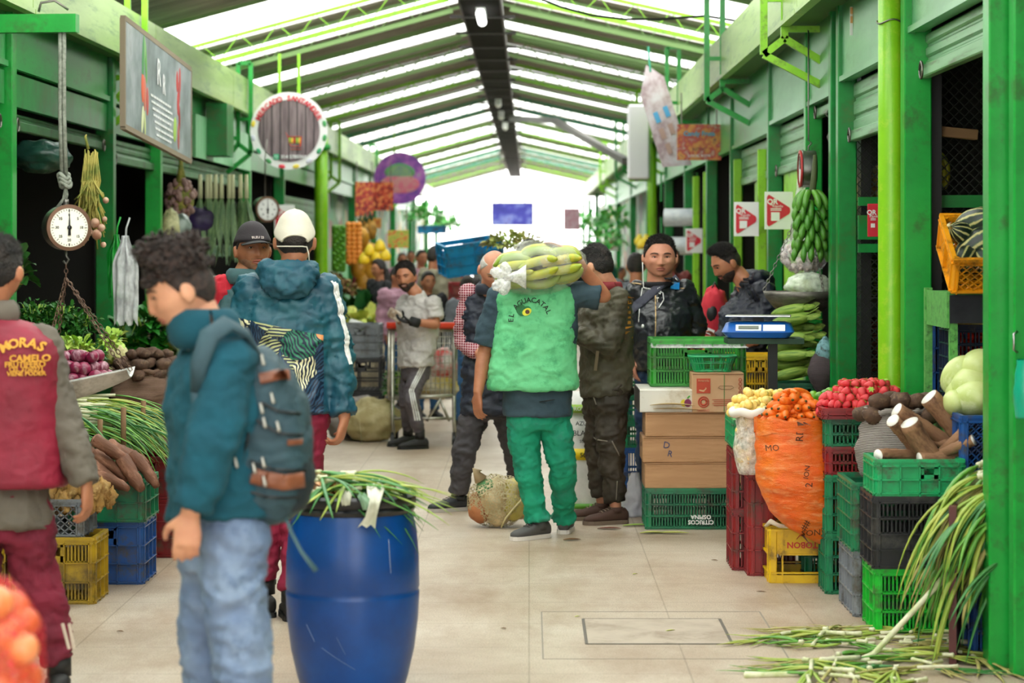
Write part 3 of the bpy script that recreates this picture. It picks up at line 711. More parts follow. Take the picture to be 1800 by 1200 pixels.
def put(proto, loc, rot, s, label, cat, group):
    o = proto.copy(); COL.objects.link(o); o.location = loc; o.rotation_euler = rot; o.scale = (s, s, s)
    return tag(o, label, cat, group)
def heap(protos, cx, cy, z, rx, ry, h, size, label, cat, group, flat=True, smin=.85, smax=1.12, maxn=999, rnd=None):
    "a mound of single pieces over an elliptical opening"
    rr = rnd or R; n = 0; out = []
    layers = max(1, int(h / (size * 1.45)) + 1)
    for L in range(layers):
        f = math.sqrt(max(0, 1 - (L / layers) ** 1.5)); zz = z + L * size * 1.45
        step = size * 2.0; j = 0; y = -ry * f
        while y <= ry * f + 1e-6:
            x = -rx * f + (step / 2 if j % 2 else 0)
            while x <= rx * f + 1e-6:
                if (x / (rx * f + 1e-6)) ** 2 + (y / (ry * f + 1e-6)) ** 2 <= 1.05:
                    inner = (abs(x) < rx * f - 2.2 * step and y > -ry * f + 2.2 * step and y < ry * f - 2 * step and L < layers - 1)
                    if not inner and n < maxn:
                        rot = (rr.uniform(-.5, .5), rr.uniform(-.5, .5), rr.uniform(0, 6.3)) if flat else (rr.uniform(0, 6.3),) * 3
                        out.append(put(rr.choice(protos), (cx + x + rr.uniform(-.15, .15) * size, cy + y + rr.uniform(-.15, .15) * size, zz + rr.uniform(-.2, .2) * size), rot, rr.uniform(smin, smax), label, cat, group)); n += 1
                x += step
            y += step * .87; j += 1
    return out
def scallion(p0, dirs, L, label, group, white=.3, r=.007, seed=0, cat='scallion', droop=.9, floor=False, floorz=.008, drycol=False, leaves=4):
    "white stalk that fans into long hollow leaves"
    rr = random.Random(seed); d = V(dirs).normalized(); p0 = V(p0)
    g = thing('scallion', label, cat, p0, 0, group); LW = L * white
    gm = R.choice([SCG1, SCG2, SCG3]) if not drycol else R.choice([SCG3, SCG4, SCG4])
    n = 6; pts = []; dd = d.copy(); p = V((0, 0, 0))
    for k in range(n): pts.append(p.copy()); p = p + dd * LW / (n - 1); dd = (dd - V((0, 0, droop * .05))).normalized()
    if floor:
        for q in pts: q.z = max(q.z, floorz - p0.z)
    MB().tube([pts[0] - d * .006] + pts, [r * .7, r * 1.35] + [r] * (n - 1), 7).build('white_stalk', SCW, g)
    mb = MB()
    for _ in range(leaves):
        q = pts[-1].copy(); e = (dd + V((rr.uniform(-.3, .3), rr.uniform(-.3, .3), rr.uniform(-.15, .15)))).normalized(); m = 9; LL = L * (1 - white) * rr.uniform(.65, 1.1); pl = [q.copy()]; kink = rr.randint(3, 6); bend = V((rr.uniform(-.5, .5), rr.uniform(-.5, .5), 0)) * .25
        for k in range(m):
            q = q + e * LL / m; e = (e - V((0, 0, droop * (.16 + .1 * (k == kink)))) + bend * .3).normalized()
            if floor and q.z + p0.z < floorz: q.z = floorz - p0.z + rr.random() * .006; e.z = max(e.z, rr.uniform(-.02, .03))
            pl.append(q.copy())
        mb.tube(pl, [r * .6] + [r * rr.uniform(.8, 1.15)] * 3 + [r * .95, r * .9, r * .8, r * .65, r * .4, r * .12], 6, flat=.45)
    mb.build('leaf', gm, g); return g
SCW = M('scallion_white', '#dcd8bc', .45, '#b9c088', 12, stretch=(1, 1, 1)); SCG1 = M('scallion_green', '#4e8c2e', .45, '#6ea63a', 9); SCG2 = M('scallion_deep_green', '#2f6e34', .45, '#44863a', 9); SCG3 = M('scallion_yellowish', '#8aa63c', .5, '#a9b04c', 9); SCG4 = M('scallion_dry', '#b3a766', .6, '#8c8a44', 12)
def sack(label, c, rx, ry, h, mat, name='sack', cat='sack', folds=.05, seed=0, group=None, rim=True, shape=None, lean=(0, 0), open_top=True):
    "standing cloth sack: c = base centre; shape(t) -> radius factor"
    g = thing(name, label, cat, c, 0, group); rings = 22; n = 44; vs = []; sh = shape or (lambda t: .86 + .2 * math.sin(PI * min(1, t * 1.1)) - .06 * t)
    for i in range(rings + 1):
        t_ = i / rings; k = sh(t_)
        for j in range(n):
            a = 2 * PI * j / n; u = V((math.cos(a) * 1.3, math.sin(a) * 1.3, t_ * 3.5 + seed))
            q = k * (1 + folds * noise.noise(u * 1.6) + folds * .5 * noise.noise(V((u.x * 2, u.y * 2, u.z * 5))))
            vs.append((math.cos(a) * rx * q + lean[0] * t_ * h, math.sin(a) * ry * q + lean[1] * t_ * h, t_ * h * (1 + .02 * noise.noise(u * 2) * t_)))
    fs = [(i * n + k, i * n + (k + 1) % n, (i + 1) * n + (k + 1) % n, (i + 1) * n + k) for i in range(rings) for k in range(n)]
    mb = MB().add(vs, fs + [tuple(range(n))[::-1]])
    top = [V(v) for v in vs[-n:]]; cc = sum(top, V()) / n
    if open_top:   # inner lip going down a little so the mouth has depth
        inn = [cc + (v - cc) * .93 - V((0, 0, .05)) for v in top]; k0 = len(mb.v); mb.v += [tuple(v) for v in inn]
        for k in range(n): mb.f.append((k0 - n + k, k0 - n + (k + 1) % n, k0 + (k + 1) % n, k0 + k)); mb.m.append(0)
        mb.f.append(tuple(k0 + k for k in range(n))); mb.m.append(0)
    mb.build('cloth_body', mat, g)
    if rim:
        MB().tube([cc + (v - cc) * 1.02 + V((0, 0, .006 * math.sin(k * 1.7))) for k, v in enumerate(top + [top[0]])], .014, 8, cap=False).build('rolled_rim', mat, g)
    return g
def net_mat(nm, c, c2, sc=260):
    t = NT(nm); v = t.coord(); wx = t.new('ShaderNodeTexWave', Scale=sc / 6.3); wx.bands_direction = 'Z'; t.link(v, wx.inputs[0])
    f = t.math('ADD', wx.outputs[1], t.math('MULTIPLY', t.noise(sc, 2, v), .5))
    t.col(t.ramp(f, [(.35, c2), (.9, c)])); t.b.inputs['Roughness'].default_value = .8; t.bump(f, .6, .006); return t.m
NETGREY = net_mat('grey_net', '#a39a94', '#5b524e'); NETBROWN = net_mat('brown_net', '#8a6b58', '#4a362c'); NETDARK = net_mat('dark_net', '#56484c', '#2e2629')
# ================================================================== right hand goods
s_ = 4250
# --- near stack of three crates
crate('bright green crate on the floor, lowest of the near stack under the scallions', 1.477, 10.28, 0, .52, .36, .27, CGB, 'slots', 3, 4, sstyle='solid')
crate('black crate between the bright green crate and the yuca crate', 1.468, 10.27, .273, .54, .38, .305, CBK, 'slots', 4, 4, sstyle='solid', solidrow=(0, 1))
yc = crate('green shallow crate of yuca on top of the black crate', 1.472, 10.26, .583, .37, .32, .15, CGM, 'solid', 2, 4)
for k, (px, py, qx, qy, dy, s) in enumerate(((1566, 746, 1625, 800, .05, 1.0), (1604, 738, 1690, 845, .0, 1.3), (1590, 722, 1665, 790, .12, 1.15), (1630, 706, 1690, 785, .2, 1.15), (1545, 808, 1610, 800, .03, .9), (1700, 752, 1640, 800, .06, .8), (1706, 772, 1640, 812, -.02, .8), (1620, 815, 1690, 805, .02, .9), (1670, 790, 1610, 760, .16, .8))):
    a_, b_ = W(px, py, 10.36 + dy), W(qx, qy, 10.44 + dy); d_ = (b_ - a_).normalized(); o = yucas[k % 4]; L_ = (V(o.data.vertices[0].co) - V(o.data.vertices[-17].co)).length
    put(o, a_ + d_ * .115 * s, d_.to_track_quat('Z', 'Y').to_euler(), s, 'brown yuca root piled in the green shallow crate', 'yuca', 'yuca roots in the green shallow crate')
# --- stack behind it
crate('grey crate on the floor behind the bright green crate', 1.448, 10.72, 0, .42, .5, .285, CGY, 'solid', 3, 4)
crate('dark green crate on the grey crate, beside the black crate', 1.44, 10.72, .288, .42, .5, .30, CG, 'solid', 4, 4)
gs = sack('grey knitted mesh sack of brown potatoes behind the yuca crate', (1.655, 10.93, .6), .172, .16, .30, NETGREY, folds=.08)
heap(potatoes, 1.67, 10.92, .885, .165, .14, .12, .042, 'brown potato heaped on the grey mesh sack', 'potato', 'potatoes on the grey mesh sack')
# --- strawberries
crate('green crate on the floor, lowest under the strawberries', 1.41, 11.42, 0, .42, .28, .28, CG, 'slots', 3, 4)
crate('second green crate from the floor under the strawberries', 1.41, 11.42, .282, .42, .28, .275, CG, 'slots', 3, 4)
crate('dark red crate between green crates under the strawberries', 1.41, 11.42, .56, .42, .28, .13, CR, 'slots', 2, 4)
crate('green shallow crate just under the strawberry tray', 1.41, 11.42, .693, .42, .28, .135, CG, 'slots', 2, 4)
crate('shallow red tray heaped with strawberries', 1.385, 11.36, .83, .47, .34, .045, CR, 'slots', 1, 5, handle=False)
heap(strawbs, 1.60, 11.53, .865, .215, .155, .13, .0215, 'red strawberry heaped in the shallow red tray', 'strawberry', 'strawberries in the red tray', flat=False, maxn=230)
# --- limes
crate('dark green crate of limes behind the strawberries', 1.38, 12.0, .62, .4, .3, .22, CGD, 'slots', 2, 3)
crate('dark green crate under the lime crate', 1.38, 12.0, .31, .4, .3, .3, CGD, 'slots', 3, 3); crate('green crate on the floor under the limes', 1.38, 12.0, 0, .4, .3, .3, CG, 'slots', 3, 3)
heap(limes, 1.56, 12.12, .85, .17, .12, .08, .031, 'green lime in the crate behind the strawberries', 'lime', 'limes behind the strawberries')
# --- guavas
crate('dark red crate under the yellow guavas', 1.04, 12.25, 0, .3, .36, .3, CR, 'slots', 3, 3); crate('second dark red crate under the guavas', 1.04, 12.25, .3, .3, .36, .3, CR, 'slots', 3, 3)
g = crate('teal green tray of yellow guavas', 1.04, 12.2, .62, .34, .5, .14, CGM, 'slots', 2, 4)
heap(guavas, 1.20, 12.42, .79, .17, .2, .13, .0235, 'small yellow guava heaped in the tray behind the carrots', 'guava', 'guavas in the tray', maxn=130)
# upright dark red crate leaning by the yellow crate
crate('dark red crate stood on end beside the yellow crate', 1.10, 12.05, .0, .12, .36, .5, CR, 'solid', 4, 2, handle=False)
# white mesh bag of guavas
gb = sack('white mesh bag of small yellow fruit beside the orange sack', (1.09, 11.92, .52), .075, .08, .29, film('white_net', '#f2efe8', .5, .4, 90), name='mesh_bag', cat='bag', shape=lambda t: .5 + .6 * math.sin(PI * min(1, .12 + t * .8)) if t < .85 else .95, open_top=False, rim=False)
MB().tube([V((.085 * math.cos(a), .09 * math.sin(a), .305 + .006 * math.sin(5 * a))) for a in np.linspace(0, 2 * PI, 33)], .022, 10).build('rolled_rim', M('white_cloth', '#e6e2d8', .7), gb)
rr = random.Random(3)
for k in range(46):
    a = rr.uniform(0, 6.3); z = rr.uniform(0, 1); q = .058 * (.5 + .6 * math.sin(PI * (.12 + z * .8)))
    put(guavas[k % 3], (1.09 + q * math.cos(a), 11.92 + q * math.sin(a), .55 + .25 * z), (0, 0, 0), .85, 'small yellow fruit inside the white mesh bag', 'guava', 'fruit inside the white mesh bag')
heap(guavas, 1.09, 11.92, .83, .07, .07, .06, .023, 'yellow guava on the mouth of the white mesh bag', 'guava', 'guavas on the white mesh bag')
# --- upside down yellow drinks crate
g = thing('drinks_crate', 'yellow bottle crate turned upside down under the orange sack', 'crate', (1.38, 12.0, 0))
def yw(L, Hh, win):
    mb = MB(); h = L / 2
    for x in (-h, h): mb.box((x * .94, 0, Hh / 2), (.035, .02, Hh), bev=.004)
    mb.box((0, 0, .02), (L, .018, .04)); mb.box((0, 0, Hh - .06), (L, .012, .12)); mb.box((0, -.006, Hh - .005), (L, .022, .012)); mb.box((0, -.006, .05), (L, .02, .008)); mb.box((0, -.005, Hh - .122), (L * .8, .02, .008))
    for x in (-h * .72, h * .72): mb.box((x, -.004, Hh / 2), (.008, .02, Hh))
    return mb
Wd, D, Hh = .40, .40, .262
for L, pos, a in ((Wd, (0, -D / 2, 0), 0), (Wd, (0, D / 2, 0), PI), (D, (-Wd / 2, 0, 0), -PI / 2), (D, (Wd / 2, 0, 0), PI / 2)):
    place(yw(L, Hh, True), Matrix.Translation(pos) @ Matrix.Rotation(a, 4, 'Z')).build('side_wall', CY, g, False)
MB().box((0, 0, Hh - .02), (Wd - .02, D - .02, .02)).build('base', CY, g, False)
mb = MB()
for k in range(4): mb.tube([V((-.13 + k * .087, -.19, .14)) + V((.038 * math.cos(a), 0, .02 * math.sin(a))) for a in np.linspace(0, PI, 9)], .003, 5)
mb.build('divider', CY, g)
RED = M('logo_red', '#c6261c', .5)
t1 = place(text_mb('POSTOBON', .042, .001, bold=.02), frame((-.01, -D / 2 - .009, Hh - .075), (-1, 0, 0), (0, 0, -1))); t1.build('lettering', RED, g, False)
MB().tube([(-.075, -D / 2 - .008, Hh - .048), (-.06, -D / 2 - .008, Hh - .028), (-.02, -D / 2 - .008, Hh - .036), (.03, -D / 2 - .008, Hh - .034), (.07, -D / 2 - .008, Hh - .03)], [.004, .008, .007, .004, .001], 6, flat=.3).build('logo_swoosh', RED, g)
# --- orange sack of carrots
t = NT('orange_sack'); v = t.coord()
t.col(t.mix(t.ramp(t.noise(9, 6, t.coord((1, 1, 4)), .7), [(.5, (0, 0, 0, 1)), (.75, (1, 1, 1, 1))]), t.ramp(t.noise(5, 4, v), [(.4, '#ee5f08'), (.65, '#f47a1c')]), '#f7a468'))
t.b.inputs['Roughness'].default_value = .38; wv = t.noise(260, 2, t.coord((1, 1, 1))); t.bump(t.math('ADD', wv, t.math('MULTIPLY', t.noise(14, 4, t.coord((1, 1, 3))), 3)), .5, .008); ORS = t.m
sk = thing('carrot_sack', 'orange woven sack heaped with carrots on the yellow crate', 'sack', (1.29, 11.66, .21))
# rings measured (z above base, x offset, half width)
prof = [(.0, .135, .03), (.03, .12, .07), (.07, .085, .115), (.13, .055, .16), (.2, .035, .19), (.28, .02, .205), (.36, .005, .207), (.44, -.005, .2), (.5, -.01, .188), (.53, -.012, .192), (.555, -.012, .186), (.6, -.012, .178)]
n = 56; vs = []
for i, z in enumerate(np.linspace(0, .6, 44)):
    j = max(k for k in range(len(prof) - 1) if prof[k][0] <= z + 1e-9); a_, b_ = prof[j], prof[j + 1]; tt = (z - a_[0]) / (b_[0] - a_[0])
    xo, hw = lerp(a_[1], b_[1], tt), lerp(a_[2], b_[2], tt)
    for k in range(n):
        a = 2 * PI * k / n; u = V((math.cos(a), math.sin(a), z * 5)); q = 1 + .05 * noise.noise(u * 1.7) + .06 * noise.noise(V((u.x * 1.5, u.y * 1.5, u.z * 4.5 + math.cos(a) * 1.2))) * (1 if z < .5 else .4)
        vs.append((xo + math.cos(a) * hw * q, math.sin(a) * hw * .85 * q - .1 * max(0, .1 - z), z))
fs = [(i * n + k, i * n + (k + 1) % n, (i + 1) * n + (k + 1) % n, (i + 1) * n + k) for i in range(43) for k in range(n)] + [tuple(range(n))[::-1]]
body = MB().add(vs, fs); top = [V(p) for p in vs[-n:]]
k0 = len(body.v); cc = sum(top, V()) / n; body.v += [tuple(cc + (p - cc) * .93 - V((0, 0, .04))) for p in top]
for k in range(n): body.f.append((k0 - n + k, k0 - n + (k + 1) % n, k0 + (k + 1) % n, k0 + k)); body.m.append(0)
body.f.append(tuple(k0 + k for k in range(n))); body.m.append(0)
ob = body.build('cloth_body', ORS, sk)
band = MB(); nb = 56
band.add([(-.012 + math.cos(2 * PI * k / nb) * (.19 + .004 * math.sin(k * 2.3)), math.sin(2 * PI * k / nb) * .163, z + .008 * math.sin(k * .9)) for z in (.535, .565, .608) for k in range(nb)], [(i * nb + k, i * nb + (k + 1) % nb, (i + 1) * nb + (k + 1) % nb, (i + 1) * nb + k) for i in range(2) for k in range(nb)])
band.build('turned_hem', ORS, sk)
INK = M('faded_ink', '#5a3420', .8)
for tx, x, z, rot, sz in (('RDC', .0, .555, 1.5, .05), ('MO', -.13, .47, .1, .04), ('ION', .03, .36, 1.4, .035), ('2', .04, .30, 1.5, .05), ('##', .03, .10, 1.2, .045), ('SON', .06, .06, .1, .045)):
    m_ = place(text_mb(tx, sz, .0005), frame((1.29 + x, 11.2, .21 + z), (math.cos(rot), 0, math.sin(rot)), (-math.sin(rot), 0, math.cos(rot))))
    project(m_, ob, (0, 1, 0), .003).build('printed_mark', INK, sk, False, world=True)
sk2 = MB().tube([(1.16, 11.83, .275), (1.18, 11.80, .3), (1.22, 11.79, .28), (1.3, 11.8, .272), (1.42, 11.79, .272), (1.5, 11.8, .28), (1.56, 11.85, .275)], [.012, .022, .018, .014, .014, .018, .01], 8, flat=.6)
tag(sk2.build('sack_hem', M('cream_cloth', '#d8cdb6', .8, '#b8aa90', 8)), 'cream cloth crumpled on the yellow crate under the orange sack', 'cloth')
rr = random.Random(11)
for tier, (rad, z, n_, up) in enumerate(((.16, .80, 17, .02), (.15, .835, 15, .08), (.13, .87, 12, .1), (.10, .90, 9, .1), (.07, .925, 5, .08))):
    for k in range(n_):
        a = 2 * PI * (k + .5 * (tier % 2)) / n_ + rr.uniform(-.15, .15)
        p = V((1.275 + rad * math.cos(a), 11.66 + rad * .85 * math.sin(a), z + rr.uniform(-.008, .008)))
        d = V((-math.cos(a) + rr.uniform(-.35, .35), -math.sin(a) + rr.uniform(-.35, .35), up + rr.uniform(-.1, .15)))
        put(carrots[rr.randint(0, 4)], p, d.to_track_quat('Z', 'Y').to_euler(), rr.uniform(.85, 1.1), 'orange carrot heaped on the orange sack', 'carrot', 'carrots on the orange sack')
# --- cardboard stack
CARD = M('cardboard', '#b88a62', .75, '#c4966d', 3, bump=.08, bs=90, stretch=(1, 1, 8), dirt='#a4764f', dn=2)
CARDW = M('white_carton', '#e4dfd6', .6, '#d8d0c2', 3, dirt='#b8a88c', dn=4); CARDL = M('light_carton', '#c59a72', .7, '#cda47e', 4)
SEAM = M('carton_seam', '#7d5637', .8)
cz = crate('dark green crate under the three flat cardboard boxes', .685, 14.02, 0, .58, .42, .232, CG, 'slots', 3, 4, handle=False)
for tx, z in (('CITRICOS', .045), ('OSPINA', .075)):
    place(text_mb(tx, .034, .001, bold=.03), frame((.02, -.232, z), (-1, 0, 0), (0, 0, -1))).build('lettering', WHITE, cz, False)
def carton(label, x0, Yf, z0, Wd, D, Hh, mat, flaps=True):
    g = thing('cardboard_box', label, 'box', (x0 + Wd / 2, Yf + D / 2, z0))
    MB().box((0, 0, Hh / 2), (Wd, D, Hh - .002), bev=.004).build('box_body', mat, g, False)
    if flaps:
        MB().box((-Wd * .25, 0, Hh), (Wd * .49, D, .004), rot=(0, -.015, 0)).build('flap', mat, g, False); MB().box((Wd * .25, 0, Hh), (Wd * .49, D, .004), rot=(0, .015, 0)).build('flap', mat, g, False)
        MB().box((0, -D / 2 - .001, Hh - .006), (Wd * .98, .002, .003)).build('edge_crease', SEAM, g, False)
    return g
carton('open topped brown cardboard box resting on the dark green crate', .672, 14.02, .236, .6, .42, .148, CARD)
b2 = carton('middle brown cardboard box with letters drawn in blue pen', .66, 14.02, .387, .535, .42, .147, CARD)
place(text_mb('D', .055, .0008), frame((-.13, -.212, .1), (1, 0, -.15), (.15, 0, 1))).build('pen_mark', M('blue_pen', '#2b3f6b', .6), b2, False); place(text_mb('R', .05, .0008), frame((-.11, -.212, .05), (1, 0, -.25), (.25, 0, 1))).build('pen_mark', M('blue_pen', '#2b3f6b', .6), b2, False)
MB().lathe([(.012, 0), (.012, .002)], (-.268, 0, .09), 12, axis=(-1, 0, 0)).build('hand_hole', BLACK, b2)
carton('plain brown cardboard box under the white apple box', .675, 14.02, .537, .5, .42, .138, CARD)
ab = carton('white carton printed with a purple and yellow apple', .64, 14.02, .678, .325, .6, .132, CARDW, False)
APC = M('apple_purple', '#7a1f4a', .5); 
mb = MB(); mb.prism([(.021 * math.cos(a), .023 * math.sin(a)) for a in np.linspace(0, 2 * PI, 24)], .001, frame((.118, -.302, .055), (1, 0, 0), (0, 0, 1))); mb.build('apple_mark', APC, ab, False)
MB().prism([(.024 * math.cos(a), .022 * math.sin(a)) for a in np.linspace(PI / 2, 3 * PI / 2, 12)], .001, frame((.10, -.3015, .055), (1, 0, 0), (0, 0, 1))).build('apple_yellow_half', M('apple_yellow', '#d8c22a', .5), ab, False)  # yellow half of the printed apple
MB().prism([(0, 0), (.012, .003), (.022, .016), (.014, .018), (.004, .01)], .001, frame((.112, -.302, .08), (1, 0, 0), (0, 0, 1))).build('apple_leaf', M('leaf_print', '#3f9a2c', .5), ab, False)
MB().box((-.164, 0, .066), (.006, .6, .13)).build('dark_side', M('dark_carton', '#3a3431', .8), ab, False)  # left side of the white carton in a dark tone
tag(MB().leaf((.70, 14.0, .72), (1, -.1, .1), .26, .05, .1, 8).leaf((.72, 14.0, .70), (1, 0, .02), .3, .04, .05, 8).build('dry_husk', M('dry_husk', '#c9b080', .7)), 'dry corn husk lying over the white apple carton', 'husk')
db = carton('upright brown box with red stamps beside the apple carton', .945, 14.0, .678, .3, .26, .228, CARDL)
RS = M('red_stamp', '#b8452c', .7)
db_ = MB(); P = lambda x, z: (x, -.1325, z)
def plate(mb, x, z, w_, h_, t_=.002): return mb.box(P(x, z), (w_, t_, h_))
m_ = MB(); plate(m_, -.085, .155, .08, .085); m_.build('logo_panel', RS, db, False)
MB().tube([P(-.11, .13), P(-.085, .125), P(-.07, .14), P(-.08, .165), P(-.06, .175)], [.006, .008, .006, .005, .003], 6, flat=.2, up=(0, 1, 0)).build('logo_figure', CARDL, db)
MB().tube([V(P(-.085, .062)) + V((.03 * math.cos(a), 0, .03 * math.sin(a))) for a in np.linspace(0, 2 * PI, 25)], .004, 5, flat=.4).tube([V(P(-.085, .062)) + V((.018 * math.cos(a), 0, .018 * math.sin(a))) for a in np.linspace(0, 2 * PI, 25)], .006, 5, flat=.3).build('round_stamp', RS, db)
m_ = MB()
for k in range(4): plate(m_, .03, .075 - k * .011, .13 - .02 * (k % 2), .003)
for k in range(6): m_.tube([V(P(.128, .19 - k * .024)) + V((.009 * math.cos(a), 0, .009 * math.sin(a))) for a in np.linspace(0, 2 * PI, 9)], .0016, 4)
m_.build('printed_lines', RS, db, False)
place(text_mb('DESTINO', .017, .0008), frame(P(-.085, .012), (1, 0, 0), (0, 0, 1))).build('lettering', RS, db, False)
place(text_mb('Amarella', .018, .0008), frame((-.085, -.1345, .185), (1, 0, 0), (0, 0, 1))).build('lettering', CARDL, db, False)
MB().tube([P(.02, .135), P(.0, .145), P(.01, .155), P(.08, .155), P(.09, .145), P(.07, .135), P(.02, .135)], .0012, 4).build('hand_hole_outline', SEAM, db)
MB().box((.035, -.1325, .114), (.004, .001, .22)).build('green_strap', M('strap_green', '#3f7d3a', .5), db, False)
carton('brown box behind the upright stamped box', .97, 14.3, .678, .3, .4, .13, CARD)
crate('grass green crate wrapped in clear film on top of the cartons', .728, 14.3, .812, .545, .36, .275, CGL, 'slots', 3, 3)
wr = MB().box((1.0, 14.30, 1.055), (.56, .006, .03)).box((1.0, 14.303, 1.05), (.56, .38, .004)); tag(wr.build('cling_film', film('cling', '#ffffff', .4), smooth=False), 'crumpled clear film over the grass green crate', 'film')
bk = thing('plastic_basket', 'small green slotted basket on the stamped carton', 'basket', (1.07, 14.13, .912))
mb = MB(); n = 40
def rr_ring(a, b, z, n=40, e=5):
    return [(math.copysign(abs(math.cos(2 * PI * k / n)) ** (2 / e), math.cos(2 * PI * k / n)) * a, math.copysign(abs(math.sin(2 * PI * k / n)) ** (2 / e), math.sin(2 * PI * k / n)) * b, z) for k in range(n)]
for k in range(n):
    a0, a1 = V(rr_ring(.105, .08, 0)[k]), V(rr_ring(.135, .1, .085)[k]); mb.bar(a0, a1, .007, .004)
mb.build('slotted_side', CGM, bk, False)
mb = MB(); 
for a, b, z, r in ((.105, .08, .004, .006), (.122, .092, .05, .004), (.137, .102, .088, .008)):
    ring = rr_ring(a, b, z); mb.tube(ring + [ring[0]], r, 6, cap=False)
mb.box((0, 0, .003), (.2, .15, .005)); mb.build('rim', CGM, bk)
crate('yellow crate with slotted side behind the stamped carton', 1.25, 15.0, .7, .3, .36, .26, CY, 'slots', 3, 4)
crate('yellow crate under the other yellow crate', 1.25, 15.0, .42, .3, .36, .27, CYD, 'slots', 3, 4); crate('black crate under the yellow crates', 1.1, 14.5, .43, .24, .4, .24, CBK, 'slots', 2, 3); crate('black crate just beside the middle cardboard box', 1.1, 14.5, .2, .24, .4, .22, CBK, 'slots', 2, 3); crate('black crate on the floor next to the cardboard stack', 1.1, 14.5, 0, .24, .4, .19, CBK, 'slots', 2, 3)
crate('black crate on the floor under the yellow crates', 1.36, 15.0, 0, .3, .36, .4, CBK, 'slots', 3, 3)
# --- green crates beyond the leather jacket man
for k, (z, h, m_, lab) in enumerate(((0, .3, CB, 'blue crate on the floor behind the cartons'), (.305, .17, CG, 'green crate second from the floor behind the cartons'), (.478, .17, CG, 'green crate third from the floor behind the cartons'), (.65, .15, CG, 'green crate topmost of the stack behind the cartons'))):
    crate(lab, .63, 16.0, z, .5, .4, h, m_, 'slots', 2, 4)
# --- electronic scale
sc = thing('electronic_scale', 'blue electronic weighing scale with a steel tray', 'scale', (1.27, 13.4, 1.14)); sc.rotation_euler = (0, 0, -.12)
BLU = M('scale_blue', '#1257a8', .35)
mb = MB().loft([((0, 0, 0), (.17, 0, 0), (0, .15, 0)), ((0, 0, .03), (.2, 0, 0), (0, .16, 0)), ((0, .03, .075), (.18, 0, 0), (0, .11, 0)), ((0, .03, .085), (.15, 0, 0), (0, .09, 0))], 32, e=6); mb.build('housing', BLU, sc, auto=30)
MB().box((-.05, -.128, .052), (.14, .008, .045), rot=(-.75, 0, 0)).build('display_panel', M('scale_panel', '#c8d0d4', .3), sc, False); MB().box((.09, -.128, .052), (.12, .008, .045), rot=(-.75, 0, 0)).build('keypad', M('scale_keys', '#dfe4e6', .4), sc, False)
MB().box((-.05, -.13, .055), (.11, .008, .02), rot=(-.75, 0, 0)).build('readout', M('lcd', '#56604f', .3), sc, False)
MB().box((0, .03, .115), (.36, .24, .008), bev=.003).build('weighing_tray', STEEL, sc, False); MB().box((0, .03, .1), (.06, .06, .03)).build('tray_support', BLACK, sc, False)
st = thing('scale_stand', 'dark steel stand holding the blue scale', 'stand', (1.3, 13.4, 0))
MB().box((0, 0, 1.12), (.42, .26, .03)).build('shelf_plate', M('stand_green', '#0e3a22', .5), st, False); MB().bar((.05, 0, 0), (.05, 0, 1.1), .05).build('upright', BLACK, st, False); MB().box((.05, 0, .01), (.3, .3, .02)).build('foot_plate', BLACK, st, False)
# --- corn
for k in range(6): crate('corn crate %s' % ('lowest green crate under the corn', 'green crate under the corn, second up', 'green crate under the corn, third up', '', '', '')[k], 1.5, 14.62, k * .27, .32, .34, .265, CG if k % 2 else CGD, 'slots', 2, 3) if k < 3 else None
for k in range(16):
    r_, c_ = divmod(k, 2); put(cobs[k % 2], (1.60 + .05 * (c_ - .5) + R.uniform(-.02, .02), 14.66 + .09 * (k % 4) * .5, .87 + r_ * .054), (PI / 2 * .9 + R.uniform(-.1, .1), R.uniform(-.2, .2), PI / 2 + R.uniform(-.5, .3)), 1.05, 'green husked corn cob stacked under the hanging pan', 'corn', 'corn cobs under the hanging pan')
for k, (x, y, z, s) in enumerate(((1445, 655, 14.5, 1.15), (1450, 612, 14.5, .8))):
    p = W(x, y, z); sack(('dark net bag of roots beside the corn' if k == 0 else 'knotted upper part of the net bag beside the corn'), p - V((0, 0, .12)), .075 * s, .07 * s, .24 * s, NETDARK if k == 0 else film('teal_net', '#7fb0b8', .5, .4), name='net_bag', cat='bag', open_top=False, rim=False, shape=lambda t: max(.12, math.sin(PI * min(.96, .1 + t * .86))))
# --- hanging scale with plantains, pan, cabbage bag
hs = thing('hanging_scale', 'round dial scale hung edge on above the plantains', 'scale', W(1421, 297, 15.0))
MB().lathe([(.11, -.045), (.115, -.04), (.115, .04), (.11, .045)], axis=(1, 0, .0), n=32).build('dial_drum', STEEL, hs, auto=40)
MB().lathe([(.117, 0), (.117, .01), (.1, .012)], (-.047, 0, 0), 32, axis=(-1, 0, 0), cap=False).build('red_bezel', M('bezel_red', '#b03030', .4), hs, auto=40)
MB().lathe([(.1, 0), (.1, .002)], (-.046, 0, 0), 32, axis=(-1, 0, 0)).build('dial_face', WHITE, hs, auto=40); MB().bar((-.052, 0, 0), (-.052, 0, .08), .006).build('needle', BLACK, hs, False)
MB().tube([(0, 0, .115), (0, 0, .14), (.02, 0, .16), (0, 0, .18), (0, 0, .86)], .005, 6).build('hanging_rod', IRON, hs)
MB().tube([(.14, .02, .86), (.14, .02, .4)], .006, 6).tube([(.14, .02, .4), (.11, .02, .34), (.16, .02, .29), (.12, .02, .2), (.15, .02, .12)], .005, 6).build('hook', IRON, hs)
bun = thing('plantain_bunch', 'hand of green plantains hung under the dial scale', 'plantains', W(1425, 330, 14.75))
GP = M('plantain_green', '#3f7d22', .45, '#5c962e', 5, dirt='#2a4a18', dn=10)
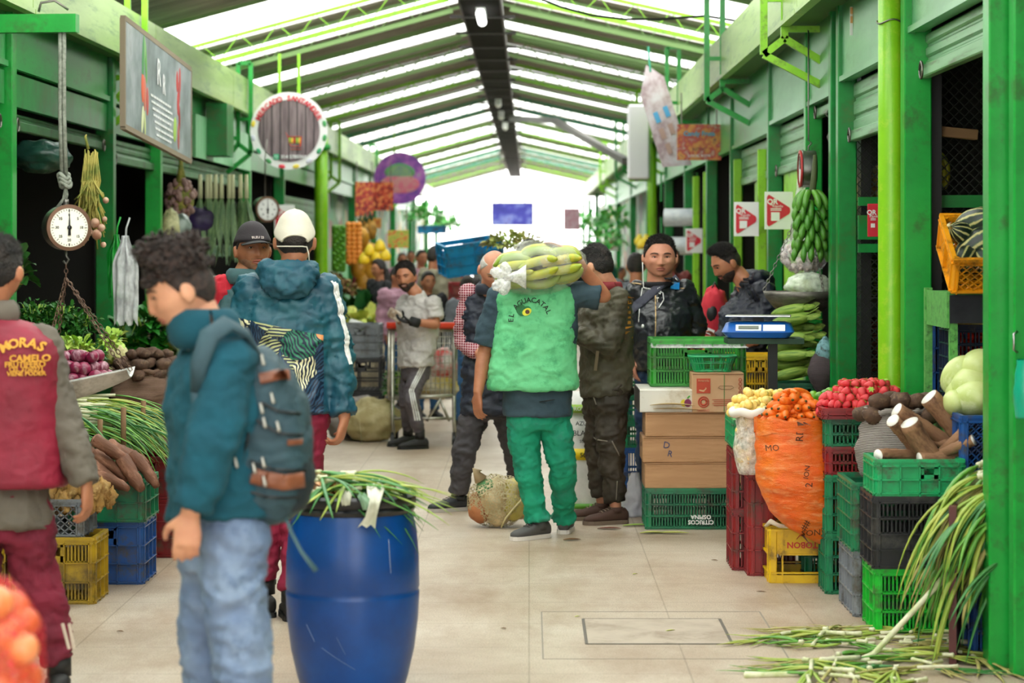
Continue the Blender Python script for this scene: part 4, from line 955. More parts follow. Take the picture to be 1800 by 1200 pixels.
MB().tube([(.03, .02, .2), (.02, 0, .05), (0, 0, -.1), (0, 0, -.38)], [.012, .02, .022, .01], 8).build('stalk', M('stalk_brown', '#3f4a22', .7), bun)
bp = banana(1, .17, .021)
for r_ in range(6):
    for c_ in range(6):
        a = PI + c_ * PI / 5 + (.3 if r_ % 2 else 0) + R.uniform(-.1, .1)
        m4 = Matrix.Translation((.045 * math.cos(a) * 1.2, .05 * math.sin(a), -.02 - r_ * .062)) @ Matrix.Rotation(a, 4, 'Z') @ Matrix.Rotation(.95 + R.uniform(-.1, .1), 4, 'Y') @ Matrix.Translation((.05, 0, 0))
        mb = MB(); mb.v = list(bp.v); mb.f = list(bp.f); mb.m = list(bp.m); place(mb, m4).build('plantain', GP, bun)
pn = thing('scale_pan', 'round steel weighing pan hung on chains by the corn', 'pan', W(1408, 520, 14.95))
t = NT('worn_pan'); t.col(t.ramp(t.noise(7, 6, t.coord((1, 1, 4)), .7), [(.35, '#57534d'), (.6, '#8f8a82')])); t.b.inputs['Metallic'].default_value = .7; t.b.inputs['Roughness'].default_value = .5; PAN = t.m
prof = [(.02, -.12), (.1, -.11), (.17, -.07), (.22, -.01), (.235, .03), (.228, .03), (.21, -.005), (.16, -.062), (.09, -.1), (.02, -.11)]
MB().lathe(prof, n=40).build('bowl', PAN, pn)
def chain(a, b, r=.006, step=.02, sag=0):
    mb = MB(); a, b = V(a), V(b); n = max(2, int((b - a).length / step)); x, y, d = basis(b - a)
    for k in range(n):
        c = a.lerp(b, (k + .5) / n) - V((0, 0, sag * math.sin(PI * (k + .5) / n))); u = x if k % 2 else y
        mb.tube([c + d * step * .62 * math.cos(t) + u * r * math.sin(t) for t in np.linspace(0, 2 * PI, 9)], r * .3, 5, cap=False)
    return mb
for a in (PI, PI / 3, -PI / 3): chain((.23 * math.cos(a), .23 * math.sin(a), .03), (.03, 0, .62), .009, .026).build('chain', IRON, pn)
def bagblob(name, label, cat, c, r, mat, seed=0, top=.5, amp=.12):
    g = thing(name, label, cat, c)
    mb = MB().ell((0, 0, 0), r, n=36, m=24, fn=lambda u: 1 + amp * noise.noise(u * 2.2 + V((seed, 0, 0))) + amp * .5 * noise.noise(u * 6 + V((seed, 3, 0))))
    mb.build('bag_body', mat, g); return g
bagblob('cabbage_bag', 'pale cabbages in a clear bag lying in the hanging pan', 'bag', W(1422, 502, 14.95), (.15, .13, .08), film('cabbage_film', '#e6f0dc', .75, .25, 40), 3)
put(melons[0], W(1412, 508, 14.95), (0, 1.2, 0), .62, 'pale green cabbage in the bag on the hanging pan', 'cabbage', None)
gg = bagblob('garlic_bag', 'clear bag of garlic bulbs hanging behind the plantains', 'bag', W(1413, 448, 15.35), (.15, .1, .13), film('garlic_film', '#f0eef0', .3, .2, 50), 5)
MB().tube([(0, 0, .1), (-.02, 0, .25), (-.02, 0, .5)], [.1, .05, .02], 12).build('bag_neck', film('garlic_film', '#f0eef0', .3, .2, 50), gg)
rr = random.Random(9)
for k in range(34):
    a = rr.uniform(PI * .9, 2.1 * PI); z = rr.uniform(-.9, .5); q = math.sqrt(1 - z * z)
    put(garlics[0], W(1413, 448, 15.35) + V((.12 * q * math.cos(a), .075 * q * math.sin(a), .1 * z)), (rr.uniform(0, 6), rr.uniform(0, 6), 0), .95, 'garlic bulb inside the hanging clear bag', 'garlic', 'garlic in the hanging bag')
# --- squash crate, shelf, navy crate, melons
sh = thing('metal_shelf', 'green metal shelf with a dark front under the squash crate', 'shelf', (2.1, 10.92, 0))
GSP = M('speckled_green', '#5aa04a', .55, '#3f8a36', 40, dirt='#2c5a24', dn=30)
MB().bar((-.22, -.2, 0), (-.22, -.2, 1.45), .035).build('leg', GSP, sh, False); MB().bar((-.24, .35, 0), (-.24, .35, 1.45), .035).build('leg', GSP, sh, False); MB().bar((.35, -.2, 0), (.35, -.2, 1.45), .035).build('leg', GSP, sh, False); MB().bar((.35, .35, 0), (.35, .35, 1.45), .035).build('leg', GSP, sh, False)
MB().box((-.245, .08, 1.36), (.012, .6, .16)).build('side_apron', GSP, sh, False); MB().box((.07, -.225, 1.365), (.62, .012, .125)).build('front_apron', M('dark_sheet', '#24252a', .35, '#34353a', 5, metal=.5), sh, False); MB().box((.06, .08, 1.43), (.6, .56, .015)).build('shelf_top', GSP, sh, False)
MB().box((-.24, .08, .86), (.02, .56, .1)).build('lower_rail', GSP, sh, False)
sqc = crate('orange yellow crate tilted forward, full of striped squashes', 1.87, 10.7, 1.46, .5, .40, .17, CYO, 'diamond', 1, 3, tilt=(.52, 0, 0), handle=False); sqc.location = (2.115, 10.85, 1.535)
for k, (px, py, rx_, ry_, s) in enumerate(((1715, 395, .9, 1.2, 1.25), (1728, 428, 1.0, .1, 1.3), (1697, 455, 1.1, .1, .95), (1738, 460, 1.0, -.3, 1.05), (1696, 412, 1.2, .3, .9), (1768, 430, 1.1, -.3, 1.0), (1775, 470, 1.1, 0, 1.1))):
    put(squashes[0], W(px, py, 10.70 + .002 * (470 - py)), (rx_, ry_ * .8, k * 1.3), s * .95, 'dark green squash with pale stripes in the tilted crate', 'squash', 'striped squashes in the tilted crate')
crate('navy crate with red tomatoes showing through its slots', 1.93, 10.98, 1.0, .42, .34, .28, CNV, 'slots', 4, 5, handle=False)
crate('navy crate under the tomato crate', 1.93, 10.98, .7, .42, .34, .29, CNV, 'slots', 4, 5, handle=False)
crate('blue crate inside the squash stall beside the shelf leg', 1.80 + .1, 11.6 - .15, .8, .3, .3, .5, CB, 'slots', 4, 3)
for k in range(70): put(tomatoes[k % 2], (1.97 + (k % 8) * .048, 11.03 + .03 * (k % 3), 1.05 + (k // 8) * .026), (0, 0, 0), .9, 'red tomato inside the navy crate', 'tomato', 'tomatoes in the navy crate')
for k in range(6): put(guavas[k % 3], (1.98 + k * .065, 11.02, 1.285), (0, 0, 0), 1.6, 'pale peach coloured fruit on top of the navy crate', 'fruit', 'peach coloured fruit on the navy crate')
crate('blue lattice crate holding the pale melons', 1.85, 10.32, .655, .5, .36, .26, CB, 'diamond', 1, 3, handle=False)
for k, (px, py, rx_, ry_, rz_, s, dy) in enumerate(((1712, 700, 1.4, 1.4, .2, .95, 0), (1756, 690, 1.0, .4, 0, 1.0, 0), (1705, 678, 1.3, 1.0, 0, 1.0, .12), (1722, 648, 1.3, -.9, 0, 1.05, .18), (1758, 662, 1.5, 0, 0, .78, .15), (1685, 660, .3, .5, 0, .85, .2), (1688, 690, .2, .3, 0, .75, .15), (1680, 708, 1.4, 0, 0, .7, .05), (1776, 710, 1, .4, 0, .8, 0))):
    put(melons[k % 2], W(px, py, 10.52 + dy * .7), (rx_, ry_, rz_), s * .96, 'smooth pale green melon heaped over the blue crate', 'melon', 'pale melons in the blue crate')
bx_ = thing('wooden_box', 'weathered grey wooden box under the melon crate', 'box', (2.16, 10.5, 0))
MB().box((0, 0, .325), (.45, .3, .65), bev=.005).build('box_body', M('grey_wood', '#6d6259', .8, '#857a70', 3, stretch=(1, 1, 12), bump=.2), bx_, False)
# door board and crates at the frame edge
bd = thing('wooden_board', 'dark red painted board standing under the scallions', 'board', (1.72, 9.75, 0)); MB().box((.0, 0, .31), (.5, .03, .62), rot=(0, 0, 1.35)).build('panel', M('maroon_wood', '#5a2420', .55, '#46201c', 4, dirt='#7a5a40', dn=7), bd, False)
for k in range(2): crate('blue crate behind the board, %s' % ('lower' if k == 0 else 'upper') + ' of the pair by the door post', 1.78, 9.72, k * .31, .4, .4, .3, CB if k == 0 else CG, 'slots', 3, 4)
MB().tube([(1.86, 9.21, 1.32), (1.845, 9.2, 1.31), (1.845, 9.2, 1.25), (1.86, 9.21, 1.24)], .005, 6).build('door_handle', STEEL)
tag(bpy.data.objects['door_handle'], 'small steel handle on the nearest green door post', 'handle'); bpy.data.objects['door_handle'].name = 'pull_handle'
bag = sack('teal green plastic bag hanging at the door post', W(1806, 735, 9.1), .05, .05, .22, M('teal_bag', '#0e9a7a', .3), name='plastic_bag', cat='bag', open_top=False, rim=False)
# --- scallions hanging from the pile
rr = random.Random(21)
for k in range(80):
    t_ = rr.random(); x = lerp(1.99, 1.80, rr.random()); z = lerp(.42, .76, t_); y = rr.uniform(9.45, 9.9)
    d = V((-rr.uniform(.6, 1.0), rr.uniform(-.35, .15), rr.uniform(-.25, .12)))
    scallion((x, y, z), d, rr.uniform(.34, .62), 'long green scallion drooping from the pile by the door post', 'scallions drooping from the pile', .06, .0135, k, droop=rr.uniform(1.0, 1.7), drycol=rr.random() < .25, leaves=3, floor=True)
for k in range(52):
    px, py = rr.uniform(1400, 1720), rr.uniform(1115, 1205); Y = gY(py); p = W(px, py, Y); a = rr.choice([PI, PI, 0]) + rr.gauss(0, .75)
    scallion((p.x, p.y, .012 + rr.random() * .03), V((math.cos(a), math.sin(a), .02)), rr.uniform(.3, .6), 'wilted scallion lying on the floor below the pile', 'scallions littering the floor', rr.choice([.05, .1, .3]), rr.uniform(.006, .010), 100 + k, droop=.3, floor=True, drycol=rr.random() < .55, leaves=5)
scallion(W(1310, 1190, 9.22), V((1, .12, .02)), .75, 'long pale scallion stem lying nearest the camera', None, .5, .012, 300, droop=.1, floor=True, drycol=True)
scallion((1.66, 9.6, .34), V((-.75, -.15, -.75)), .9, 'thick white scallion stem leaning from the pile to the floor', None, .6, .012, 301, droop=.1, floor=True, drycol=True)
# --- row of produce bags behind the mesh screen
rk = thing('storage_rack', 'dim rack holding netted bags behind the mesh screen', 'rack', (2.25, 14.5, 0))
for z in (.88, 1.1, 1.32, 1.74): MB().box((0, 0, z), (.8, .34, .02)).build('rack_board', M('rack_wood', '#3a2e22', .8), rk, False)
for y in (-.38, .38): MB().box((y, .1, .95), (.05, .05, 1.9)).build('rack_upright', M('rack_wood', '#3a2e22', .8), rk, False)
for k in range(9):
    p = V((1.99 + (k // 3) * .22, 14.42, (.35, .9, 1.34)[k % 3]));
    sack('netted produce bag stacked behind the mesh screen', p, .12, .12, .3, net_mat('screen_bag%d' % (k % 3), ('#9a8458', '#7a4434', '#6d7a3a')[k % 3], '#3a2c20', 120) if k < 3 else _M.setdefault('sb%d' % (k % 3), net_mat('screen_bags', ('#9a8458', '#7a4434', '#6d7a3a')[k % 3], '#3a2c20', 120)), name='produce_bag', cat='bag', group='produce bags behind the mesh screen', open_top=False)
for k in range(5):
    p = V((1.96 + k * .17, 14.42, 1.94)); bagblob('produce_bag', 'pale netted bag high behind the mesh screen', 'bag', p, (.12, .14, .2), M('pale_produce', '#c9b878', .6, '#8f6a3a', 14), k)['group'] = 'pale bags high behind the screen'
# bananas and beam in the near stall
bh = thing('banana_bunch', 'yellow green banana hand hung inside the squash stall', 'bananas', W(1640, 265, 11.9))
for c_ in range(9):
    a = -1.2 + c_ * .3; mb = MB(); mb.v = list(bp.v); mb.f = list(bp.f); mb.m = list(bp.m)
    place(mb, Matrix.Translation((.03 * math.cos(a), .03 * math.sin(a), -.03 * (c_ % 3))) @ Matrix.Rotation(a, 4, 'Z') @ Matrix.Rotation(1.1, 4, 'Y') @ Matrix.Scale(.95, 4) @ Matrix.Translation((.06, 0, 0))).build('banana', M('banana_skin', '#b8b02e', .5, '#8f9a2a', 8), bh)
MB().tube([(0, 0, .02), (0, 0, .3), (0, 0, .6)], .008, 6).build('string', BLACK, bh)
tag(MB().box(W(1672, 233, 11.7), (.26, .05, .05), rot=(0, .08, .2), bev=.004).build('wooden_bar', M('bare_wood', '#8a6a48', .7), smooth=False), 'short bare wood bar hung inside the squash stall', 'bar')
# ================================================================== people
SK = lambda nm, c, c2: M('skin_' + nm, c, .5, c2, 9, sss=.12, bump=.06, bs=120, spec=.4)
SKT = SK('tan', '#b5795a', '#a66a4e'); SKB = SK('brown', '#a06a4c', '#8f5b41'); SKL = SK('light', '#cf9677', '#bf846a'); SKP = SK('rosy', '#c98d72', '#bd7a64')
HAIRB = M('hair_black', '#16110f', .55, '#2a201b', 30, stretch=(1, 1, 1), bump=.9, bs=140); HAIRG = M('hair_grey', '#a9a39c', .6, '#d0ccc6', 30, bump=.8, bs=140); HAIRC = M('hair_curly', '#1f1614', .7, '#3c2a24', 60, bump=.9, bs=90)
BEARD = M('beard_black', '#241a16', .75, '#4a352b', 60, bump=.6, bs=200); STUB = M('stubble', '#6d4c3a', .7, '#8a6148', 60); LIP = M('lips', '#9c5348', .45); EYEW = M('eye_white', '#dcd6cf', .25); IRIS = M('iris_brown', '#1c100b', .15); BROW = M('eyebrow', '#1d1512', .8); BROWG = M('eyebrow_grey', '#7d746c', .8); TEETH = M('teeth', '#e6e2da', .3)

def hp(u, fat=0.0, jaw=1.0):
    "head surface for a unit direction; +Y face, +Z crown, +X side"
    x, y, z = u; ax = abs(x)
    w_ = .077; d_ = .097; h_ = .118
    if z < 0:
        k = -z; w_ *= 1 - .30 * k ** 1.6 * jaw + .25 * fat * k; 
        d_ *= (1 - .10 * k) if y > 0 else (1 - .42 * k ** 1.3)
    else:
        w_ *= 1 + .03 * math.sin(PI * z); 
        if y < 0: d_ *= 1.0 + .03 * z
    p = V((x * w_, y * d_, z * h_))
    if y > 0:   # flatten the face a little, then features
        f = max(0.0, y) ; X, Z = p.x, p.z
        p.y *= 1 - .06 * f
        g = lambda cx, cz, sx, sz: math.exp(-((abs(X) - cx) / sx) ** 2 - ((Z - cz) / sz) ** 2)
        g0 = lambda cz, sx, sz: math.exp(-(X / sx) ** 2 - ((Z - cz) / sz) ** 2)
        nose = 0.0
        if -.052 < Z < .03:
            t = (.03 - Z) / .066; nose = max(0, t) ** 1.1 * .021 * math.exp(-(X / (.0085 + .005 * max(0, t))) ** 2) * (1 if Z > -.036 else max(0, 1 - (-.036 - Z) / .012))
        e = nose
        e += .005 * g(.014, -.034, .007, .008)                      # nostril wings
        e -= .0095 * g(.031, .006, .015, .011)                      # eye sockets
        e += .0055 * g(.027, .027, .022, .008) + .003 * g0(.03, .02, .012)
        e += .005 * g(.046, -.022, .018, .02) * (1 + fat)
        e += .006 * g0(-.062, .026, .013) - .0035 * g0(-.0625, .024, .0022) + .0025 * g0(-.0555, .018, .004) + .003 * g0(-.070, .016, .004)
        e -= .003 * g0(-.080, .02, .005)
        e += .009 * g0(-.100, .022, .016)
        e += .01 * fat * g0(-.108, .05, .03)
        p.y += e * min(1, f * 2.2)
    return p
def head_grid(fn, n=72, m=60, dens=True):
    mb = MB(); vs = []
    for j in range(m + 1):
        th = PI * j / m
        for k in range(n):
            a = 2 * PI * k / n; a = a + .35 * math.cos(a) * 1.0 if dens else a      # denser round the face (+Y)
            u = V((math.sin(th) * math.cos(a), math.sin(th) * math.sin(a), math.cos(th))); vs.append(fn(u))
    fs = [(j * n + k, (j + 1) * n + k, (j + 1) * n + (k + 1) % n, j * n + (k + 1) % n) for j in range(m) for k in range(n)]
    return mb.add(vs, fs)
def head_mat(c, yaw, pitch, roll=0, s=1.0):
    "yaw 0 looks at the camera, + turns to the picture's right; pitch + looks down"
    R_ = Matrix.Rotation(yaw, 4, 'Z') @ Matrix.Rotation(PI, 4, 'Z') @ Matrix.Rotation(roll, 4, 'Y') @ Matrix.Rotation(-pitch, 4, 'X')
    return Matrix.Translation(c) @ R_ @ Matrix.Diagonal((s * 1.05, s, s, 1))
def smooth01(x, a, b):
    t = min(1, max(0, (x - a) / (b - a))); return t * t * (3 - 2 * t)
def hair_fn(style, seed=0):
    capped = style == 'capped'
    def fn(u):
        p = hp(u); x, y, z = u; th = 0
        az = math.degrees(math.atan2(abs(x), y))       # 0 at the face, 180 at the nape
        line = np.interp(az, [0, 25, 45, 58, 72, 84, 96, 110, 140, 180], [.72, .73, .66, .45, .22, -.02, .05, -.22, -.46, -.50])
        if capped: line = min(line, .3)
        inside = smooth01(z, line - .05, line + .06)
        base = {'short': .006, 'fade': .0025, 'curly': .006, 'bald': .003, 'long': .018, 'thick': .008, 'capped': .004}[style]
        top = {'short': .010, 'fade': .012, 'curly': .030, 'bald': -.003, 'long': .010, 'thick': .018, 'capped': -.006}[style]
        th = base + top * smooth01(z, .3, .85)
        nz = noise.noise(u * (9 if style != 'curly' else 6) + V((seed, 0, 0)))
        th *= 1 + (.35 if style != 'curly' else .5) * nz
        if style == 'fade': th += .012 * smooth01(y, .1, .8) * smooth01(z, .45, .8)
        if style == 'curly': th += .012 * noise.noise(u * 16) * smooth01(z, .2, .6) + .012 * smooth01(y, -.2, .7) * smooth01(z, .4, .8)
        if style == 'bald' and z > .62: inside *= .0
        th = lerp(-.008, th, inside)
        return p * (1 + th / max(.05, p.length))
    return fn
def beard_fn(full=.008, mous=True):
    def fn(u):
        p = hp(u); x, y, z = u; th = -.006; X, Z = p.x, p.z
        m_ = smooth01(-z, .28 + .5 * max(0, y - .55) , .45 + .5 * max(0, y - .55)) * smooth01(y, -.25, .1)
        if y > .3 and abs(X) < .024 and -.073 < Z < -.052: m_ = 0
        if mous and y > .3 and abs(X) < .03 and -.054 < Z < -.043: m_ = 1
        th = lerp(-.006, full * (1 + .3 * noise.noise(u * 14)), m_)
        return p * (1 + th / p.length)
    return fn
def add_hand(mb, w0, d, palm_n, thumb, curl=.5, s=1.0, spread=.06, extra=None):
    "w0 wrist, d towards the fingers, palm_n out of the palm, thumb = side vector"
    d = V(d).normalized(); n = V(palm_n); n = (n - d * n.dot(d)).normalized(); t = d.cross(n).normalized(); t = t if t.dot(V(thumb)) > 0 else -t
    w0 = V(w0); base = w0 + d * .085 * s
    mb.loft([(w0 - d * .01, t * .026 * s, n * .019 * s), (w0 + d * .02 * s, t * .031 * s, n * .018 * s), (w0 + d * .055 * s, t * .040 * s, n * .016 * s), (w0 + d * .088 * s, t * .041 * s, n * .013 * s), (w0 + d * .096 * s, t * .038 * s, n * .009 * s)], 18, e=2.4)
    for k, (off, L) in enumerate(((.030, .070), (.011, .080), (-.009, .075), (-.028, .058))):
        p = base + t * off * s; a = 0; seg = [L * .45, L * .31, L * .24]; dd = (d + t * (off * 3) * spread * 10).normalized(); c = curl * (1 + .15 * k)
        r = .0095 * s
        for i, q in enumerate(seg):
            a += c * (.55, .75, .5)[i]; e = (dd * math.cos(a) + n * math.sin(a)).normalized(); p2 = p + e * q * s
            mb.cap(p, p2, r, r * .9, 10); p = p2; r *= .9
    p = w0 + d * .022 * s + t * .026 * s; a = (t * .72 + d * .6 + n * .3).normalized(); p2 = p + a * .042 * s; mb.cap(p, p2, .0135 * s, .011 * s, 10)
    a = (t * .3 + d * .8 + n * (.3 + curl * .6)).normalized(); p3 = p2 + a * .032 * s; mb.cap(p2, p3, .011 * s, .0095 * s, 10)
    a = (d * .9 + n * (.3 + curl)).normalized(); mb.cap(p3, p3 + a * .024 * s, .0095 * s, .0075 * s, 10)

def cloth_disp(amp, fr, seed, zf=1.8, ridges=.5):
    def f(c):
        p = V((c.x * fr + seed, c.y * fr, c.z * fr * zf)); a = noise.noise(p * .6) * 1.3; b = 1 - abs(noise.noise(p + V((0, 0, a)))) * 3.2
        return amp * (1.1 * a + ridges * 1.5 * max(-.6, b) + .45 * noise.noise(p * 2.7) + .3 * (1 - abs(noise.noise(p * 4.5)) * 4))
    return f
def spine_loft(mb, rings, n=28, e=2.3): return mb.loft(rings, n, e=e)

def make_person(P):
    """P: joints in world space and dress. Body = one continuous mesh; hair, clothes, shoes are its children."""
    J = P['j']; s = P.get('s', 1.0); vox = P.get('vox', .006); lab = P['label']
    hm = head_mat(J['head'], *P['look'], s=s * P.get('hs', 1.0)) @ Matrix.Diagonal((P.get('wide', 1.0), 1, 1, 1)); fat = P.get('fat', 0)
    sh = (J['lsh'] + J['rsh']) / 2; hipc = (J['lhip'] + J['rhip']) / 2
    ax = (J['rsh'] - J['lsh']); ax.z *= .3; ax = ax.normalized(); hx = (J['rhip'] - J['lhip']); hx = hx.normalized() if hx.length > .02 else ax
    if hx.dot(ax) < 0: hx = -hx
    up = (sh - hipc).normalized(); fw = V((0, 0, 1)).cross(ax).normalized()   # perpendicular to the shoulders
    neck = J.get('neck', sh + up * .06 * s)
    body = MB()
    body.add([hm @ v for v in map(V, head_grid(lambda u: hp(u, fat), 76, 64).v)], head_grid(lambda u: hp(u, fat), 76, 64).f)
    fh = (hm.to_3x3() @ V((0, 1, 0))).normalized(); uh = (hm.to_3x3() @ V((0, 0, 1))).normalized(); rh = (hm.to_3x3() @ V((1, 0, 0))).normalized()
    for q in (-1, 1):   # ears
        c = V((q * .083, -.008, -.008)); em = hm @ Matrix.Translation(c) @ Matrix.Rotation(q * -.35, 4, 'Z') @ Matrix.Rotation(-.15, 4, 'X')
        mb2 = MB().ell((0, 0, 0), (.008, .019, .031), n=14, m=10).ell((q * .004, -.006, .002), (.006, .019, .028), n=14, m=10)
        body.add([em @ V(v) for v in mb2.v], mb2.f)
    nb = hm @ V((0, -.03, -.06)); nr = .056 * s * (1 + .35 * fat)
    body.cap(nb, neck, nr, nr * 1.08, 20); body.cap(neck, sh - up * .03, nr * 1.1, .085 * s, 20)
    wsh = (J['rsh'] - J['lsh']).length / 2
    tw = P.get('tw', 1.0); td = P.get('td', 1.0)
    def ring(c, wx, wy, a=None): return (c, (a or ax) * wx, fw * wy)
    hw = max(.13 * s, (J['rhip'] - J['lhip']).length / 2 + .065 * s)
    body.loft([ring(hipc - up * .05, hw * .8, .09 * s, hx), ring(hipc + up * .05, hw * .85, .09 * s, hx), ring(hipc.lerp(sh, .5), wsh * .72 * tw, .085 * s * td), ring(hipc.lerp(sh, .85), wsh * .85, .09 * s), ring(sh, wsh * .8, .07 * s), ring(sh + up * .03, wsh * .45, .05 * s)], 20)
    for q in 'lr':
        body.cap(J[q + 'sh'], J[q + 'el'], .047 * s, .040 * s, 16); 
        mid = J[q + 'el'].lerp(J[q + 'wr'], .3); body.tube([J[q + 'el'] + (J[q + 'el'] - J[q + 'wr']).normalized() * .02, J[q + 'el'], mid, J[q + 'wr']], [.02 * s, .041 * s, .042 * s, .027 * s], 16)
        hd = P['hands'][q]
        if hd: add_hand(body, J[q + 'wr'], hd[0], hd[1], hd[2], hd[3], s * P.get('hands_s', 1.0))
        body.cap(J[q + 'hip'], J[q + 'kn'], .07 * s, .05 * s, 16); body.cap(J[q + 'kn'], J[q + 'an'], .05 * s, .035 * s, 16)
    rm = remesh(body, vox, 2)
    root = rm.build('person', P['skin'], smooth=True); tag(root, lab, 'person', P.get('group'))
    kid = lambda mb, nm, mat, **k: mb.build(nm, mat, root, world=True, **k)
    # ---- head details
    def on_head(fn, nm, mat, n=56, m=44): g = head_grid(fn, n, m); g.v = [tuple(hm @ V(v)) for v in g.v]; return kid(g, nm, mat)
    if P.get('hair'):
        hf = hair_fn(P['hair'], P.get('seed', 0)); g = head_grid(hf, 90, 70)
        if vox < .01 and P['hair'] not in ('capped', 'bald', 'curly'):
            rr = random.Random(P.get('seed', 0)); q = 0
            while q < 2600:
                u = V((rr.gauss(0, 1), rr.gauss(0, 1), rr.gauss(.3, .8))).normalized(); a = hf(u); b = hp(u)
                if a.length - b.length < .0035: continue
                q += 1; tp = smooth01(u.z, .35, .8); L_ = lerp(.006, .020 if P['hair'] != 'fade' else .024, tp) * rr.uniform(.6, 1.3)
                d_ = (u * .5 + V((rr.uniform(-.4, .4), lerp(-.2, .7, tp) + rr.uniform(-.3, .3), lerp(-.9, .25, tp) + rr.uniform(-.2, .2)))).normalized(); s2 = d_.cross(u).normalized() * .0022
                p = a - u * .003; g.add([p - s2, p + s2, p + d_ * L_ + u * .002, p + u * .003], [(0, 1, 2), (1, 3, 2), (3, 0, 2)])
        g.v = [tuple(hm @ V(v)) for v in g.v]; kid(g, 'hair', P['hairmat'])
    if P.get('hair') == 'curly':
        mb = MB(); rr = random.Random(4)
        for k in range(420):
            u = V((rr.gauss(0, 1), rr.gauss(.1, 1), abs(rr.gauss(.7, .6)))).normalized()
            if u.z < .35 or (u.z < .5 and u.y < -.3 and rr.random() < .5): continue
            p = hair_fn('curly')(u) * rr.uniform(.95, 1.06); r_ = rr.uniform(.005, .009); x_, y_, z_ = basis(u); a0 = rr.uniform(0, 6.3)
            mb.tube([hm @ (p + x_ * r_ * math.cos(a0 + a) + y_ * r_ * math.sin(a0 + a) + u * .006 * a * .5) for a in np.linspace(0, 7.5, 10)], .0042, 5)
        kid(mb, 'curls', HAIRC)
    if P.get('beard'): on_head(beard_fn(P['beard']), 'beard', P.get('beardmat', BEARD))
    if P.get('face', True):
        T = lambda x, y, z: hm @ V((x, y, z)); S_ = s * P.get('hs', 1)
        surf = lambda x, z: hp_at(x, z, fat)
        for q in (-1, 1):
            c = surf(q * .031, .008); mb = MB().ell(T(c.x, c.y - .0098, c.z), .0125 * S_, n=16, m=12); e = kid(mb, 'eye', EYEW)
            c2 = V((c.x, c.y + .0024, c.z - .001)); MB().ell(V(T(*c2)) - root.location, .0052 * S_, n=12, m=8).build('iris', IRIS, e)
            mb = MB(); mb.tube([T(*(surf(q * (.031 + dx), .0145 + dz) + V((0, .002, 0)))) for dx, dz in ((-.015, -.008), (-.007, -.002), (0, -.001), (.008, -.002), (.016, -.009))], [.001 * S_, .0022 * S_, .0026 * S_, .0024 * S_, .001 * S_], 6); kid(mb, 'eyelid', P['skin'])
            mb = MB(); mb.tube([T(*(surf(q * (.031 + dx), .0105 + dz) + V((0, .0032, 0)))) for dx, dz in ((-.013, -.006), (-.006, -.001), (0, .0002), (.007, -.001), (.014, -.006))], [.0006 * S_, .0012 * S_, .0013 * S_, .0012 * S_, .0006 * S_], 5); kid(mb, 'lash_line', BROW)
            mb = MB(); mb.tube([T(*(surf(q * xx, zz) + V((0, .0015, 0)))) for xx, zz in ((.014, .025), (.023, .0285), (.034, .030), (.045, .0275), (.053, .022))], [.0022 * S_, .0038 * S_, .0036 * S_, .0028 * S_, .0012 * S_], 7, flat=.9); kid(mb, 'eyebrow', P.get('browmat', BROW))
        mb = MB(); up_ = [(-.024, -.063), (-.014, -.0585), (-.005, -.0565), (0, -.058), (.005, -.0565), (.014, -.0585), (.024, -.063)]
        mb.tube([T(*(surf(x, z) + V((0, .0005, 0)))) for x, z in up_], [.001 * S_, .0032 * S_, .0038 * S_, .0034 * S_, .0038 * S_, .0032 * S_, .001 * S_], 7)
        sm = P.get('smile', 0)
        mb.tube([T(*(surf(x, z - .004 * sm) + V((0, .0008, 0)))) for x, z in ((-.023, -.0635), (-.012, -.0685), (0, -.07), (.012, -.0685), (.023, -.0635))], [.001 * S_, .0036 * S_, .0045 * S_, .0036 * S_, .001 * S_], 7); kid(mb, 'lips', LIP)
        if sm: kid(MB().tube([T(*(surf(x, -.0635) + V((0, .0015, 0)))) for x in (-.018, -.009, 0, .009, .018)], [.002, .0038, .0042, .0038, .002], 6, flat=.9), 'teeth', TEETH)
    # ---- clothes
    dp = lambda am, seed, zf=1.8: cloth_disp(am, P.get('foldfr', 11), seed, zf)
    cv = P.get('cvox', .011)
    for ci, c in enumerate(P['clothes']):
        mb = MB(); k = c['kind']; o = c.get('out', .02) * s
        if k == 'top':
            hem = c.get('hem', .12); hemw = c.get('hemw', 1.0); bl = c.get('belly', 0)
            hz = hipc - up * (hem * s)
            rings = [ring(hz, (hw + o) * 1.02 * hemw, (.12 * s * td + o * .6) * hemw, hx), ring(hipc + up * .06, (hw + o) * 1.0 * lerp(1, hemw, .6), .12 * s * td + o * .5 + bl * .5, hx), ring(hipc.lerp(sh, .42), (wsh * .88 * tw + o), .115 * s * td + o * .5 + bl), ring(hipc.lerp(sh, .72), (wsh * .98 + o) * lerp(1, tw, .5), .125 * s * td + o * .5 + bl * .4), ring(hipc.lerp(sh, .92), wsh * .98 + o, .105 * s + o * .5), ring(sh + up * .012 * s, wsh * .82 + o * .7, .08 * s + o * .5), ring(sh + up * .045 * s, wsh * .42 + o * .3, .062 * s + o * .3)]
            if bl: rings = [(cc - fw * bl * (.5 if 0 < i < 4 else 0), a, b) for i, (cc, a, b) in enumerate(rings)]
            mb.loft(rings, 32, e=2.35)
            mb.cap(neck, sh, .06 * s + o * .25, .09 * s, 18, e0=False)
            if not c.get('sleeveless'):
                for q in 'lr': mb.ell(J[q + 'sh'], (.062 * s + o * .4,) * 3)
